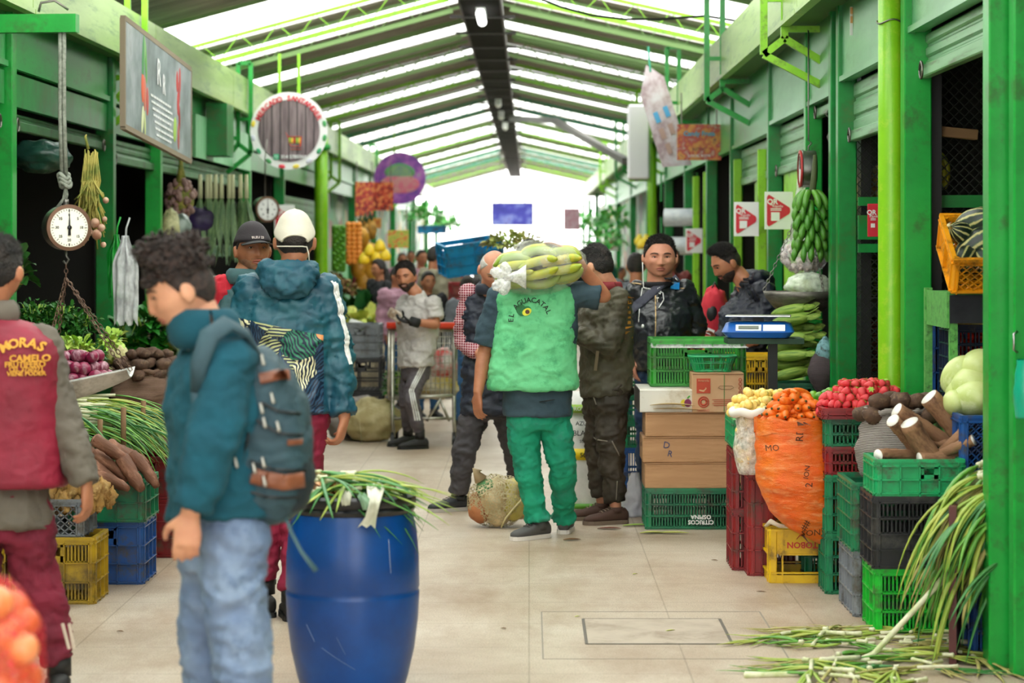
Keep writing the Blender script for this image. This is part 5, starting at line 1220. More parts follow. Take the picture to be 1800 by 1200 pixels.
        if k in ('top', 'sleeves'):
            sl = c.get('sleeve', 1.0)      # 1 = to the wrist, .5 = elbow
            for q in 'lr':
                if c.get('sleeveless') or c.get('only', q) != q: continue
                a, b, w_ = J[q + 'sh'], J[q + 'el'], J[q + 'wr']; r0, r1, r2 = .058 * s + o * .45, .050 * s + o * .5, .037 * s + o * .45
                if sl > .5:
                    e = b.lerp(w_, (sl - .5) * 2); mb.cap(a, b, r0, r1, 18); mb.tube([b - (e - b).normalized() * .01, b, b.lerp(e, .5), e], [r1 * .9, r1, lerp(r1, r2, .5) * 1.03, r2], 18); 
                else:
                    e = a.lerp(b, sl * 2); mb.cap(a, e, r0, lerp(r0, r1, sl * 2) * c.get('flare', 1.08), 18, e1=False)
            if k == 'sleeves' and c.get('core', True): mb.loft([ring(sh - up * .1, wsh * .9, .08 * s), ring(sh, wsh * .9, .075 * s)], 20)
        if k == 'trousers':
            lw = c.get('lw', 1.0); end = c.get('end', .97)
            mb.loft([ring(hipc - up * .12, hw * 1.0 + o * .3, .105 * s + o * .3, hx), ring(hipc, hw * 1.05 + o * .3, .115 * s * td + o * .3, hx), ring(hipc + up * c.get('rise', .12) * s, hw * .95 + o * .3, .105 * s * td + o * .3, hx)], 26, e=2.3)
            for q in 'lr':
                a, b, e = J[q + 'hip'], J[q + 'kn'], J[q + 'an']; e = b.lerp(e, end)
                mb.cap(a, b, (.088 * s + o * .3) * lw, (.064 * s + o * .35) * lw, 20)
                mb.tube([b + (b - e).normalized() * .01, b, b.lerp(e, .35), b.lerp(e, .8), e], [x * s * lw for x in (.064 + o * .35, .068 + o * .3, .066, .056, c.get('cuff', .056))], 20)
        if k == 'hood':
            c0 = neck + fw * 0; bk = c['back']  # direction of the wearer's back
            mb.tube([neck + V((math.cos(a), 0, 0)).x * ax * .1 * s + (bk * -math.cos(a * 0) * 0) + bk * (.06 + .07 * math.sin(a)) * s + up * (.02 - .03 * math.sin(a)) * s for a in np.linspace(-.3, PI + .3, 9)], [.03 * s, .045 * s, .052 * s, .058 * s, .06 * s, .058 * s, .052 * s, .045 * s, .03 * s], 14)
            mb.ell(neck + bk * .12 * s - up * .03 * s, (.12 * s, .07 * s, .085 * s))
        if k == 'collar':
            h_ = c.get('h', .05) * s; mb = MB(); nn = neck.lerp(nb, c.get('t', .25)); r_ = nr * 1.25
            pts = [nn + ax * r_ * 1.05 * math.cos(a) + fw * r_ * math.sin(a) - up * .01 for a in np.linspace(0, 2 * PI, 25)]
            mb.tube(pts, h_ * .32, 10, cap=False, flat=1.6, up=(0, 0, 1))
        if k not in ('collar',): mb = remesh(mb, c.get('vox', cv), 3, dp(c.get('amp', .006) , c.get('seed', ci * 3.1 + P.get('seed', 0)), c.get('zf', 1.8)))
        ob = kid(mb, c['name'], c['mat'])
        if c.get('label'): ob['label'] = c['label']
        P.setdefault('obs', {})[c['name']] = ob
    # ---- shoes
    for q in 'lr':
        sh_ = P.get('shoes')
        if not sh_: break
        t = J[q + 'toe']; a = J[q + 'an']; gz = P.get('ground', 0); d = V((t.x - a.x, t.y - a.y, 0)); L = .275 * s; d = d.normalized(); x_ = V((-d.y, d.x, 0)); lift = sh_.get('lift', 0)
        o = V((a.x, a.y, gz)) - d * .075 * s; up3 = V((0, 0, 1)); hb = sh_.get('h', .10) * s
        Z = lambda f, w_, h0, h1: (o + d * L * f + up3 * ((h0 + h1) / 2 * s), x_ * w_ * s, up3 * ((h1 - h0) / 2 * s))
        mb = MB().loft([Z(0, .024, .02, .075), Z(.06, .034, .015, .095), Z(.2, .038, .015, .10), Z(.36, .038, .015, .098), Z(.5, .042, .015, .08), Z(.68, .048, .015, .066), Z(.84, .045, .015, .058), Z(.95, .032, .015, .048), Z(1.0, .016, .018, .036)], 20, e=2.6)
        mb.tube([a + V((0, 0, .0)) - V((0, 0, a.z - gz)) * .35, V((a.x, a.y, gz + hb))], [.045 * s, .044 * s], 16)
        ob = kid(mb, 'shoe', sh_['mat'])
        sm_ = MB(); out = []
        for f, w_ in ((-.01, .018), (.04, .033), (.15, .040), (.35, .040), (.5, .045), (.68, .051), (.85, .047), (.96, .034), (1.02, .014)): out.append((f, w_))
        poly = [o + d * L * f + x_ * w_ * s for f, w_ in out] + [o + d * L * f - x_ * w_ * s for f, w_ in out[::-1]]
        n_ = len(poly); sm_.add([p + up3 * .001 for p in poly] + [p + up3 * .024 * s for p in poly], [tuple(range(n_))[::-1], tuple(n_ + i for i in range(n_))] + [(i, (i + 1) % n_, n_ + (i + 1) % n_, n_ + i) for i in range(n_)])
        so = sm_.build('sole', sh_['sole'], ob, smooth=False); so.data.transform(Matrix.Translation(-V(root.location)))
        if sh_.get('lace'):
            lb = MB()
            for i in range(4):
                f = .4 + i * .07; c = o + d * L * f + up3 * (.094 - .007 * i) * s; lb.tube([c - x_ * .026 * s, c + up3 * .006, c + x_ * .026 * s], .003, 5)
            l_ = lb.build('laces', sh_['lace'], ob); l_.data.transform(Matrix.Translation(-V(root.location)))
    P['root'] = root; P['hm'] = hm; P['kid'] = kid; P['ax'] = ax; P['fw'] = fw; P['up'] = up; P['neck'] = neck; P['sh'] = sh; P['hipc'] = hipc
    return P
_hpc = {}
def hp_at(X, Z, fat=0):
    "point of the face surface at local x, z"
    lo = None; best = 1e9; key = (round(X, 4), round(Z, 4), fat)
    if key in _hpc: return _hpc[key].copy()
    a, b = X / .077, Z / .118
    for _ in range(14):
        y = math.sqrt(max(.02, 1 - min(.98, a * a + b * b))); u = V((a, y, b)).normalized(); p = hp(u, fat); a += (X - p.x) / .077 * .8; b += (Z - p.z) / .118 * .8
    _hpc[key] = p; return p.copy()
def cap_hat(P, mat, brim, bmat=None, nm='cap', strap=True, bdir=1, band=None):
    "baseball cap on the head; bdir +1 brim over the face"
    hm = P['hm']; kid = P['kid']
    def fn(u):
        p = hp(u); x, y, z = u; line = .30 if y * bdir > 0 else lerp(.30, .02, min(1, -y * bdir * 1.5))
        th = lerp(-.012, .014 + .014 * smooth01(z, .5, 1), smooth01(z, line - .015, line + .015))
        return p * (1 + th / p.length)
    g = head_grid(fn, 80, 70); g.v = [tuple(hm @ V(v)) for v in g.v]; ob = kid(g, nm, mat)
    mb = MB(); vs = []; n = 20
    for r_ in range(6):
        for k in range(n + 1):
            a = lerp(-1.05, 1.05, k / n); q = r_ / 5; ex = .085 * (math.cos(a) ** .7 if math.cos(a) > 0 else 0)
            x = math.sin(a) * (.082 + .004 * q); y = (math.cos(a) * .098 - .006 + ex * q * .95) * bdir; z = .038 - .018 * q * math.cos(a) - .02 * (math.sin(a) ** 2) * (1)
            vs.append(hm @ V((x, y, z)))
    m = n + 1; up = [v + (hm.to_3x3() @ V((0, 0, .004))) for v in vs]; K = len(vs)
    fs = [(r_ * m + k, r_ * m + k + 1, (r_ + 1) * m + k + 1, (r_ + 1) * m + k) for r_ in range(5) for k in range(n)]
    mb.add(vs + up, fs + [tuple(K + i for i in f[::-1]) for f in fs] + [(5 * m + k, 5 * m + k + 1, K + 5 * m + k + 1, K + 5 * m + k) for k in range(n)])
    if brim: b_ = mb.build('brim', bmat or mat, ob); b_.data.transform(Matrix.Translation(-V(P['root'].location)))
    c = hm @ V((0, 0, .145)); bt = MB().ell(c, (.007, .007, .004), n=10, m=6).build('top_button', mat, ob); bt.data.transform(Matrix.Translation(-V(P['root'].location)))
    return ob
X_ = lambda a, b, Y, dy=0: W(a, b, Y + dy)
LEFT, RIGHT, BACK, FRONT, UP, DN = V((-1, 0, 0)), V((1, 0, 0)), V((0, 1, 0)), V((0, -1, 0)), V((0, 0, 1)), V((0, 0, -1))
def FAB(nm, c, c2=None, r=.8, bs=220, b=.25, **k): return M('cloth_' + nm, c, r, c2, 5, bump=b, bs=bs, **k)
BOOT = dict(mat=M('boot_black', '#1b1a1a', .6, bump=.2, bs=60), sole=M('sole_black', '#101010', .6), h=.17)
def J(**k): return k
PEOPLE = []
# ---------- carrier in the green vest, seen from behind
Y = 13.6
C = make_person(dict(label='person from behind in a light green vest carrying a bag of plantains', skin=SKT, look=(PI - .3, .5, 0), vox=.006,
    j=J(head=X_(930, 462, Y, .14), neck=X_(940, 500, Y, .04), lsh=X_(878, 522, Y), rsh=X_(1006, 516, Y), lel=X_(851, 622, Y, .03), lwr=X_(840, 692, Y, -.05), rel=X_(1062, 520, Y, .02), rwr=X_(1004, 447, Y, -.08),
        lhip=X_(916, 718, Y), rhip=X_(974, 718, Y), lkn=X_(927, 828, Y), rkn=X_(988, 824, Y, .02), lan=X_(947, 922, Y), ran=X_(992, 916, Y, .25), ltoe=X_(905, 930, Y, -.12), rtoe=X_(1000, 916, Y, .55)),
    hands=dict(l=((-.02, 0, -1), (.6, .5, 0), (.5, 1, 0), .55), r=((-.9, -.1, .55), (-.3, -.1, -1), (0, -1, -.2), .25)), hair='short', hairmat=HAIRB, face=False,
    clothes=[dict(kind='top', name='shirt', mat=FAB('slate', '#39505c', '#2f4552'), hem=.04, out=.034, sleeve=.42, amp=.005, hemw=1.0, flare=1.2),
             dict(kind='trousers', name='trousers', mat=FAB('jade', '#0f9a74', '#12876a', dirt='#3f8a76'), lw=1.04, rise=.0, amp=.010, end=.93, cuff=.07)],
    shoes=dict(mat=M('shoe_grey', '#4e4c4b', .7), sole=M('sole_white', '#d9d2cb', .6), lace=M('lace_grey', '#2f2e2e', .7)), seed=2))
# the vest as a flaring tabard of its own
def vest(P, mat, x0, x1, ytop, ybot, flare, out=.035, nm='vest', hemdx=(0, 0), seed=0, depth=.15, amp=.007, sleev=.0, rings=None):
    ax, up, fw, sh, hip = P['ax'], V((0, 0, 1)), P['fw'], P['sh'], P['hipc']; mb = MB(); mb.loft([(c, ax * w_, fw * d_) for c, w_, d_ in rings], 36, e=2.6)
    rm = remesh(mb, .01, 3, cloth_disp(amp, 10, seed)); return P['kid'](rm, nm, mat)
VG = FAB('mint', '#6fcf92', '#60c284', r=.7, dirt='#3f9a68', dn=5)
v_ = lambda a, b, dy=0: X_(a, b, Y, dy)
VE = vest(C, VG, 0, 0, 0, 0, 0, rings=[(v_(938, 684), .255, .175), (v_(936, 676), .258, .178), (v_(937, 640), .245, .17), (v_(940, 590), .232, .16), (v_(941, 545), .225, .15), (v_(942, 520), .235, .135), (v_(942, 506), .215, .11), (v_(942, 497), .15, .09), (v_(942, 492), .08, .07)], seed=4, amp=.0055)
tx = place(text_mb('EL AGUACATAL', .040, .001, arc=.108, bold=.015, spacing=1.0), frame(v_(925, 531, -.5), (math.cos(.22), 0, math.sin(.22)), (-math.sin(.22), 0, math.cos(.22))))
project(tx, VE, (0, 1, 0), .004); C['kid'](tx, 'vest_lettering', M('print_black', '#14261a', .7), smooth=False)
def disc(c, rx, rz, rot=0, n=28): return MB().prism([(rx * math.cos(a) * math.cos(rot) - rz * math.sin(a) * math.sin(rot), rx * math.cos(a) * math.sin(rot) + rz * math.sin(a) * math.cos(rot)) for a in np.linspace(0, 2 * PI, n, endpoint=False)], .002, frame(c, (1, 0, 0), (0, 0, 1)))
for (px, py, rx, rz, ro, col_, off) in ((916, 548, .028, .034, .5, '#0f6a34', .004), (924, 549, .032, .024, .5, '#0f7a3c', .005), (926, 551, .027, .019, .5, '#e4e23a', .0065), (927, 551, .012, .012, 0, '#5a3418', .008)):
    d_ = disc(v_(px, py, -.5), rx, rz, ro); project(d_, VE, (0, 1, 0), off); C['kid'](d_, 'avocado_print', M('av' + col_, col_, .6), smooth=False)
C['kid'](MB().tube([v_(948, 706, -.148), v_(962, 704, -.155), v_(975, 702, -.15)], [.006, .008, .006], 6, flat=.4), 'pocket_zip', BLACK)
# ---------- bag of plantains on the shoulders
bg_ = thing('plantain_bag', 'knotted clear bag full of green yellow plantains on the shoulders', 'bag', X_(948, 470, Y, -.10))
BAGF = film('banana_film', '#f6f8ee', .17, .1, 22)
def blob(u):
    return 1 + .07 * noise.noise(u * 2.4) + .03 * noise.noise(u * 7)
q_ = Matrix.Rotation(-.12, 3, 'Y')
MB().ell((0, 0, 0), (.265, .17, .155), q_, 56, 36, fn=blob).build('bag_film', BAGF, bg_)
PLY = M('plantain_yellow', '#b7b62c', .45, '#8fa62a', 6, stretch=(1, 1, 1), dirt='#d9b02a', dn=5)
bp2 = banana(0, .24, .027)
for k in range(26):
    rr = random.Random(k + 77); lay = k % 9; a = lay / 9 * 2 * PI; col = (-.14, .0, .13)[k // 9]
    mb = MB(); mb.v = list(bp2.v); mb.f = list(bp2.f); mb.m = list(bp2.m); rad = .115 if abs(col) < .1 else .09
    place(mb, Matrix.Rotation(.12 * -1, 4, 'Y') @ Matrix.Translation((col, math.cos(a) * rad * 1.05, math.sin(a) * rad * .95)) @ Matrix.Rotation(rr.uniform(-.25, .25), 4, 'Z') @ Matrix.Rotation(-a + PI / 2, 4, 'X') @ Matrix.Rotation(rr.uniform(-.15, .15), 4, 'Z'))
    mb.build('plantain', PLY if k % 3 else M('plantain_green2', '#7f9a2a', .45, '#9aa832', 6), bg_)
MB().ell((0, 0, 0), (.15, .09, .09), q_, 20, 14).build('dark_core', M('core_brown', '#3d3420', .8), bg_)  # dark brown filler in the middle of the plantains
KN = film('knot_film', '#ffffff', .62, .2, 60); kp = X_(893, 487, Y, -.32) - V(bg_.location)
mb = MB().ell(kp, (.03, .028, .03), n=20, m=14, fn=lambda u: 1 + .15 * noise.noise(u * 6))
mb.loft([(kp + V((.1, .06, .0)), V((0, .06, 0)), V((0, 0, .07))), (kp + V((.05, .03, 0)), V((0, .03, 0)), V((0, 0, .035))), (kp, V((0, .016, 0)), V((0, 0, .018)))], 20)
for sgn, (dx, dz) in enumerate(((-.09, .03), (-.08, -.05), (-.03, -.07), (-.02, .05))):
    mb.ell(kp + V((dx * .6, -.01, dz * .8)), (.045, .018, .03), Matrix.Rotation(math.atan2(dz, -dx), 3, 'Y'), 22, 12, fn=lambda u: 1 + .3 * noise.noise(u * 4 + V((sgn, 0, 0))))
mb.build('knot', KN, bg_)

# ---------- man in the olive jacket
Y = 14.4
P8 = make_person(dict(label='person in an olive brown jacket and trousers turned away beside the green vest', skin=SKL, look=(PI + .95, .15, 0), vox=.006,
    j=J(head=X_(1050, 468, Y), neck=X_(1071, 506, Y), lsh=X_(1040, 528, Y, .14), rsh=X_(1088, 530, Y, -.14), lel=X_(1030, 590, Y, .1), lwr=X_(1010, 585, Y, -.02), rel=X_(1072, 612, Y, -.2), rwr=X_(1016, 586, Y, -.16),
        lhip=X_(1055, 690, Y, .06), rhip=X_(1078, 690, Y, -.08), lkn=X_(1052, 790, Y, .1), rkn=X_(1074, 790, Y, -.1), lan=X_(1058, 880, Y, .12), ran=X_(1082, 890, Y, -.1), ltoe=X_(1020, 880, Y, .1), rtoe=X_(1036, 890, Y, -.16)),
    hands=dict(l=((-1, 0, .1), (0, -1, 0), (0, 0, 1), .9), r=((-1, 0, 0.1), (0, 1, 0), (0, 0, 1), .9)), hair='short', hairmat=HAIRB, tw=1.05, td=1.05,
    clothes=[dict(kind='top', name='jacket', mat=FAB('olive', '#4a4432', '#3c3729', r=.6), hem=.02, out=.03, amp=.010, belly=.0),
             dict(kind='collar', name='collar', mat=FAB('dark_red', '#7a1f24'), h=.06),
             dict(kind='trousers', name='trousers', mat=FAB('brown', '#3a3024', '#2e261d', r=.7), amp=.012, lw=1.1, end=.9)],
    shoes=dict(mat=M('shoe_brown', '#4a3229', .8), sole=M('sole_brown', '#6f5e50', .7), lace=M('lace_pale', '#8d7a68', .7)), seed=5))
kk = P8['kid']
m_ = MB()
for k in range(9): m_.box((0, 0, -.03 * k), (.02 + .03 * (k > 5), .002, .012 + .006 * (k % 2)))
m_ = place(m_, Matrix.Translation(X_(1112, 525, Y, -.6))); project(m_, P8['obs']['jacket'], (0, 1, 0), .004); kk(m_, 'back_emblem', M('emblem_gold', '#b57a22', .6), smooth=False)
m_ = MB().box((0, 0, 0), (.018, .002, .12)); place(m_, Matrix.Translation(X_(1052, 640, Y, -.6)) @ Matrix.Rotation(.1, 4, 'Y')); project(m_, P8['obs']['jacket'], (0, 1, 0), .004); kk(m_, 'pocket_flap', M('flap_tan', '#7d6f5a', .7), smooth=False)
for (a, b, c, d) in ((1048, 783, 1072, 786), (1080, 785, 1094, 812), (1090, 858, 1088, 892), (1046, 704, 1052, 720)):
    m_ = MB(); p, q = X_(a, b, Y, -.6), X_(c, d, Y, -.6); m_.tube([p.lerp(q, t) for t in np.linspace(0, 1, 8)], .004, 5); project(m_, P8['obs']['trousers'], (0, 1, 0), .004); kk(m_, 'zip', M('zip_grey', '#8d8478', .4, metal=.5))
# ---------- leather jacket man facing the camera
Y = 15.2
P9 = make_person(dict(label='person in a black leather jacket with white earphones looking at the camera', skin=SKP, look=(0.02, .02, 0), vox=.005, fat=1.0, hs=1.06, wide=1.12,
    j=J(head=X_(1160, 453, Y, -.06), neck=X_(1160, 490, Y), lsh=X_(1121, 513, Y), rsh=X_(1203, 510, Y), lel=X_(1108, 580, Y, .03), lwr=X_(1112, 632, Y, -.04), rel=X_(1226, 572, Y, .05), rwr=X_(1215, 610, Y, .05),
        lhip=X_(1141, 650, Y), rhip=X_(1178, 650, Y), lkn=X_(1138, 770, Y), rkn=X_(1182, 770, Y), lan=X_(1136, 868, Y), ran=X_(1186, 868, Y), ltoe=X_(1130, 885, Y, -.3), rtoe=X_(1192, 885, Y, -.3)),
    hands=dict(l=((.1, -.1, -1), (.8, .2, 0), (0, -1, 0), .5), r=((-.3, .3, -1), (-1, 0, 0), (0, -1, 0), .6)), hair='short', hairmat=HAIRB, tw=1.22, td=1.25,
    clothes=[dict(kind='top', name='jacket', mat=M('black_leather', '#15171b', .32, '#20242b', 5, bump=.3, bs=40, spec=.6), hem=.0, out=.028, amp=.008, belly=.05),
             dict(kind='collar', name='shirt_collar', mat=FAB('black_shirt', '#101116'), h=.035, t=-.35),
             dict(kind='trousers', name='jeans', mat=FAB('denim_dark', '#1f3554', '#263f63'), amp=.008)], shoes=BOOT, seed=8))
kk = P9['kid']; jk = P9['obs']['jacket']; q = lambda x, y, dy=-.7: X_(x, y, Y, dy)
def strap(P, ob, pts, w_, mat, nm, off=.006, d=(0, 1, 0), thick=.004):
    "flat band laid over a garment through pixel-measured points"
    mb = MB(); pts = [pts[i].lerp(pts[i + 1], k / 3) for i in range(len(pts) - 1) for k in range(3)] + [pts[-1]]; N = len(pts); vs = []; d = V(d)
    for i, p in enumerate(pts):
        t = (pts[min(i + 1, N - 1)] - pts[max(i - 1, 0)]).normalized(); s_ = t.cross(d).normalized()
        for k in range(4): vs.append(p + s_ * w_ * (k / 3 - .5))
    me = ob.data; M4 = Matrix.Translation(V(ob.location) + V(ob.parent.location)); bv = BVHTree.FromPolygons([M4 @ v.co for v in me.vertices], [tuple(f.vertices) for f in me.polygons])
    out = []; lo_ = []
    for v in vs:
        h, nn = bv.ray_cast(v - d * .6, d, 2.5)[:2]; nn = -d if nn is None else (nn if nn.dot(d) < 0 else -nn); h = h or v; out.append(h + (nn * .7 - d * .3) * off); lo_.append(h)
    low = lo_; n = len(out)
    fs = [(i * 4 + k, i * 4 + k + 1, (i + 1) * 4 + k + 1, (i + 1) * 4 + k) for i in range(N - 1) for k in range(3)]
    fs2 = [tuple(n + j for j in f[::-1]) for f in fs] + [(i * 4, (i + 1) * 4, n + (i + 1) * 4, n + i * 4) for i in range(N - 1)] + [(i * 4 + 3, n + i * 4 + 3, n + (i + 1) * 4 + 3, (i + 1) * 4 + 3) for i in range(N - 1)]
    mb.add(out + low, fs + fs2); return P['kid'](mb, nm, mat)
def line(a, b, n=14): return [a.lerp(b, t) for t in np.linspace(0, 1, n)]
strap(P9, jk, line(q(1192, 488), q(1119, 548), 22), .05, FAB('strap_grey', '#3b3c4a'), 'bag_strap', .008)
strap(P9, jk, line(q(1161, 520), q(1159, 606), 18), .006, M('zip_brass', '#b09468', .3, metal=.8), 'front_zip', .007)
WC = M('white_cord', '#ececea', .4)
for pts in ([(1137, 462), (1138, 490), (1139, 508), (1146, 510), (1152, 511)], [(1138, 509), (1132, 540), (1130, 565), (1130, 571)], [(1146, 510), (1160, 513), (1170, 505), (1182, 500), (1190, 502)], [(1163, 512), (1175, 518), (1176, 530), (1166, 545)], [(1165, 508), (1172, 508), (1170, 520), (1164, 515), (1166, 507)], [(1187, 488), (1191, 494), (1192, 500)]):
    P3_ = [q(*p) for p in pts]; P4 = []
    for i in range(len(P3_) - 1): P4 += line(P3_[i], P3_[i + 1], 6)
    m_ = MB().tube(P4, .0032, 6); 
    if pts[0][1] > 480: project(m_, jk, (0, 1, 0), .006)
    else: m_ = MB().tube([v + V((0, .55, 0)) for v in P4], .0032, 6)
    kk(m_, 'earphone_cord', WC)
kk(MB().ell(q(1130, 573, -.24), (.009, .009, .012)), 'earbud', WC)
m_ = MB().box((0, 0, 0), (.055, .006, .05), rot=(0, .12, 0)); place(m_, Matrix.Translation(q(1198, 504))); project(m_, jk, (0, 1, 0), .008); kk(m_, 'phone', M('phone_blue', '#1f7fc4', .3), smooth=False)
m_ = MB().box(q(1164, 530), (.006, .003, .03)).box(q(1164, 527), (.02, .003, .006)); project(m_, jk, (0, 1, 0), .008); kk(m_, 'cross_pendant', M('silver', '#d8d4c8', .3, metal=.8), smooth=False)
strap(P9, jk, line(q(1116, 500), q(1135, 503), 6), .004, M('zip_brass', '#b09468', .3, metal=.8), 'pocket_zip', .007); strap(P9, jk, line(q(1196, 512), q(1215, 510), 6), .004, M('zip_brass', '#b09468', .3, metal=.8), 'pocket_zip', .007)
# ---------- hooded navy jacket man
Y = 16.0
P10 = make_person(dict(label='person in a navy hooded jacket with shaved sides looking down behind the scale', skin=SKT, look=(-1.25, .45, 0), vox=.005, hs=1.05,
    j=J(head=X_(1277, 463, Y), neck=X_(1306, 492, Y), lsh=X_(1308, 520, Y, .16), rsh=X_(1340, 515, Y, -.14), lel=X_(1285, 590, Y, .1), lwr=X_(1262, 600, Y, -.05), rel=X_(1352, 578, Y, -.2), rwr=X_(1330, 600, Y, -.3),
        lhip=X_(1316, 640, Y, .08), rhip=X_(1340, 640, Y, -.08), lkn=X_(1312, 760, Y, .08), rkn=X_(1340, 760, Y, -.08), lan=X_(1318, 850, Y, .08), ran=X_(1345, 850, Y, -.08), ltoe=X_(1290, 868, Y, .08), rtoe=X_(1315, 868, Y, -.08)),
    hands=dict(l=((-1, -.2, 0), (0, -1, 0), (0, 0, 1), .6), r=((-1, -.2, 0), (0, 1, 0), (0, 0, 1), .6)), hair='fade', hairmat=HAIRB, beard=.006, tw=1.25, td=1.35,
    clothes=[dict(kind='top', name='jacket', mat=M('navy_shell', '#171b29', .5, '#1f2434', 5, bump=.3, bs=40), hem=.1, out=.05, amp=.013, belly=.03),
             dict(kind='hood', name='hood', mat=M('navy_shell', '#171b29', .5, '#1f2434', 5, bump=.3, bs=40), back=V((.8, .1, .1)), amp=.008),
             dict(kind='trousers', name='trousers', mat=FAB('navy_trouser', '#161a26'), amp=.008)], shoes=BOOT, seed=11))
for k in range(3): strap(P10, P10['obs']['jacket'], line(X_(1314 + k * 7, 488 + k * 2, Y, -.7), X_(1334 + k * 7, 535 - k * 3, Y, -.7), 10), .008, M('stripe_black', '#0c0e16', .5), 'sleeve_stripe', .005)
rb = bagblob('red_vest', 'red vest with a dark armhole hanging between the two dark jackets', 'vest', X_(1256, 556, 16.3), (.10, .09, .20), FAB('red_vest', '#c92a3a', '#b52233'), 2, amp=.15)
MB().ell((-.02, -.07, .02), (.04, .03, .06)).build('armhole', BLACK, rb); MB().box((-.035, -.085, -.1), (.05, .01, .04), rot=(0, .4, 0)).build('white_label', WHITE, rb, False); MB().tube([(-.02, 0, .18), (.0, 0, .23), (.03, 0, .18)], .008, 6).build('hanging_loop', BLACK, rb)
# ---------- old man in navy gilet and checked shirt
Y = 15.0
t = NT('red_check'); br = t.new('ShaderNodeTexBrick', Scale=1.0); br.offset = 0; br.inputs['Brick Width'].default_value = .015; br.inputs['Row Height'].default_value = .015; br.inputs['Mortar Size'].default_value = .0013
br.inputs['Color1'].default_value = srgb('#8a2236'); br.inputs['Color2'].default_value = srgb('#7a1b30'); br.inputs['Mortar'].default_value = srgb('#e4ccd0'); mp = t.coord((1, 1, 1)); rt = t.new('ShaderNodeVectorRotate'); rt.rotation_type = 'X_AXIS'; rt.inputs['Angle'].default_value = PI / 2
t.link(mp, rt.inputs[0]); t.link(rt.outputs[0], br.inputs['Vector']); t.col(br.outputs[0]); t.b.inputs['Roughness'].default_value = .8; CHECK = t.m
P6 = make_person(dict(label='old person with white hair in a navy gilet and red checked shirt', skin=SKP, look=(.25, .62, 0), vox=.006, hs=1.05,
    j=J(head=X_(868, 474, Y, -.22), neck=X_(862, 505, Y, -.1), lsh=X_(827, 518, Y), rsh=X_(898, 520, Y), lel=X_(813, 598, Y, .02), lwr=X_(852, 628, Y, -.2), rel=X_(908, 600, Y), rwr=X_(885, 640, Y, -.15),
        lhip=X_(842, 700, Y), rhip=X_(884, 700, Y), lkn=X_(818, 790, Y, -.05), rkn=X_(902, 780, Y, .05), lan=X_(805, 868, Y), ran=X_(910, 850, Y, .25), ltoe=X_(772, 880, Y, -.06), rtoe=X_(915, 865, Y, .0)),
    hands=dict(l=((.9, -.1, -.3), (0, 1, 0), (0, 0, 1), .7), r=((-.6, -.2, -.5), (0, 1, 0), (0, 0, 1), .7)), hair='bald', hairmat=HAIRG, browmat=BROWG, tw=1.1,
    clothes=[dict(kind='sleeves', name='shirt', mat=CHECK, out=.016, sleeve=.86, amp=.010),
             dict(kind='top', name='gilet', mat=M('navy_quilt', '#1b1f2d', .6, '#252a3a', 5, bump=.3, bs=30), sleeveless=True, hem=.10, out=.045, amp=.010, zf=3),
             dict(kind='collar', name='gilet_collar', mat=M('navy_quilt', '#1b1f2d', .6), h=.07, t=.0),
             dict(kind='trousers', name='trousers', mat=FAB('charcoal', '#4b474b', '#3c393d'), amp=.010, lw=1.0)],
    shoes=dict(mat=M('shoe_dark', '#25262b', .6), sole=M('sole_pale', '#a9a29c', .6), lace=M('lace_pale2', '#6f6a68', .7)), seed=14))
# ---------- smiling man by the trolley
Y = 19.6
P5 = make_person(dict(label='smiling bearded person in a grey T-shirt and striped track trousers at the trolley', skin=SKT, look=(-.35, .05, .12), vox=.007, s=.93, hs=1.02,
    j=J(head=X_(714, 488, Y), neck=X_(731, 515, Y), lsh=X_(712, 532, Y, .16), rsh=X_(762, 534, Y, -.1), lel=X_(712, 575, Y, .1), lwr=X_(700, 560, Y, -.02), rel=X_(766, 570, Y, -.16), rwr=X_(728, 566, Y, -.24),
        lhip=X_(722, 640, Y, .1), rhip=X_(740, 640, Y, -.06), lkn=X_(716, 705, Y, .1), rkn=X_(722, 700, Y, -.12), lan=X_(717, 755, Y, .25), ran=X_(738, 762, Y, -.05), ltoe=X_(700, 765, Y, .2), rtoe=X_(702, 772, Y, -.12)),
    hands=dict(l=None, r=None), hair='thick', hairmat=HAIRB, beard=.009, smile=1,
    clothes=[dict(kind='top', name='t_shirt', mat=FAB('pale_grey', '#c2bcb8', '#b0aaa6'), hem=.02, out=.035, sleeve=.36, amp=.010, hemw=1.05),
             dict(kind='trousers', name='track_trousers', mat=FAB('track_grey', '#5d565c', '#4d474d'), amp=.008, lw=.95, end=.95)],
    shoes=dict(mat=M('boot_dark', '#211f20', .7), sole=M('sole_black', '#101010', .6), h=.17), seed=17))
gl = MB(); add_hand(gl, P5['root'].location * 0 + X_(728, 566, Y, -.24), (-1, -.1, .1), (0, -.1, 1), (0, -1, .3), .5, 1.0); add_hand(gl, X_(700, 560, Y, -.02), (-.3, -1, .2), (0, 0, 1), (1, 0, 0), .5, 1.0)
gl.tube([X_(736, 568, Y, -.22), X_(722, 564, Y, -.25)], .04, 14); P5['kid'](gl, 'work_gloves', M('glove_black', '#1b1a1c', .8))
for k in range(3): strap(P5, P5['obs']['track_trousers'], line(X_(737 + k * 4, 645, Y, -.7), X_(715 + k * 3.5, 690, Y, -.7), 10) + line(X_(714 + k * 3.5, 694, Y, -.7), X_(724 + k * 4, 748, Y, -.7), 10), .009, WHITE, 'trouser_stripe', .005)
tag(MB().box(X_(694, 553, Y, -.2), (.11, .09, .07), rot=(.3, .5, .3), bev=.01).build('paper_packet', M('packet_brown', '#8a7460', .7, '#d8cfc4', 12), smooth=False), 'folded paper packet held in the black gloves', 'packet')
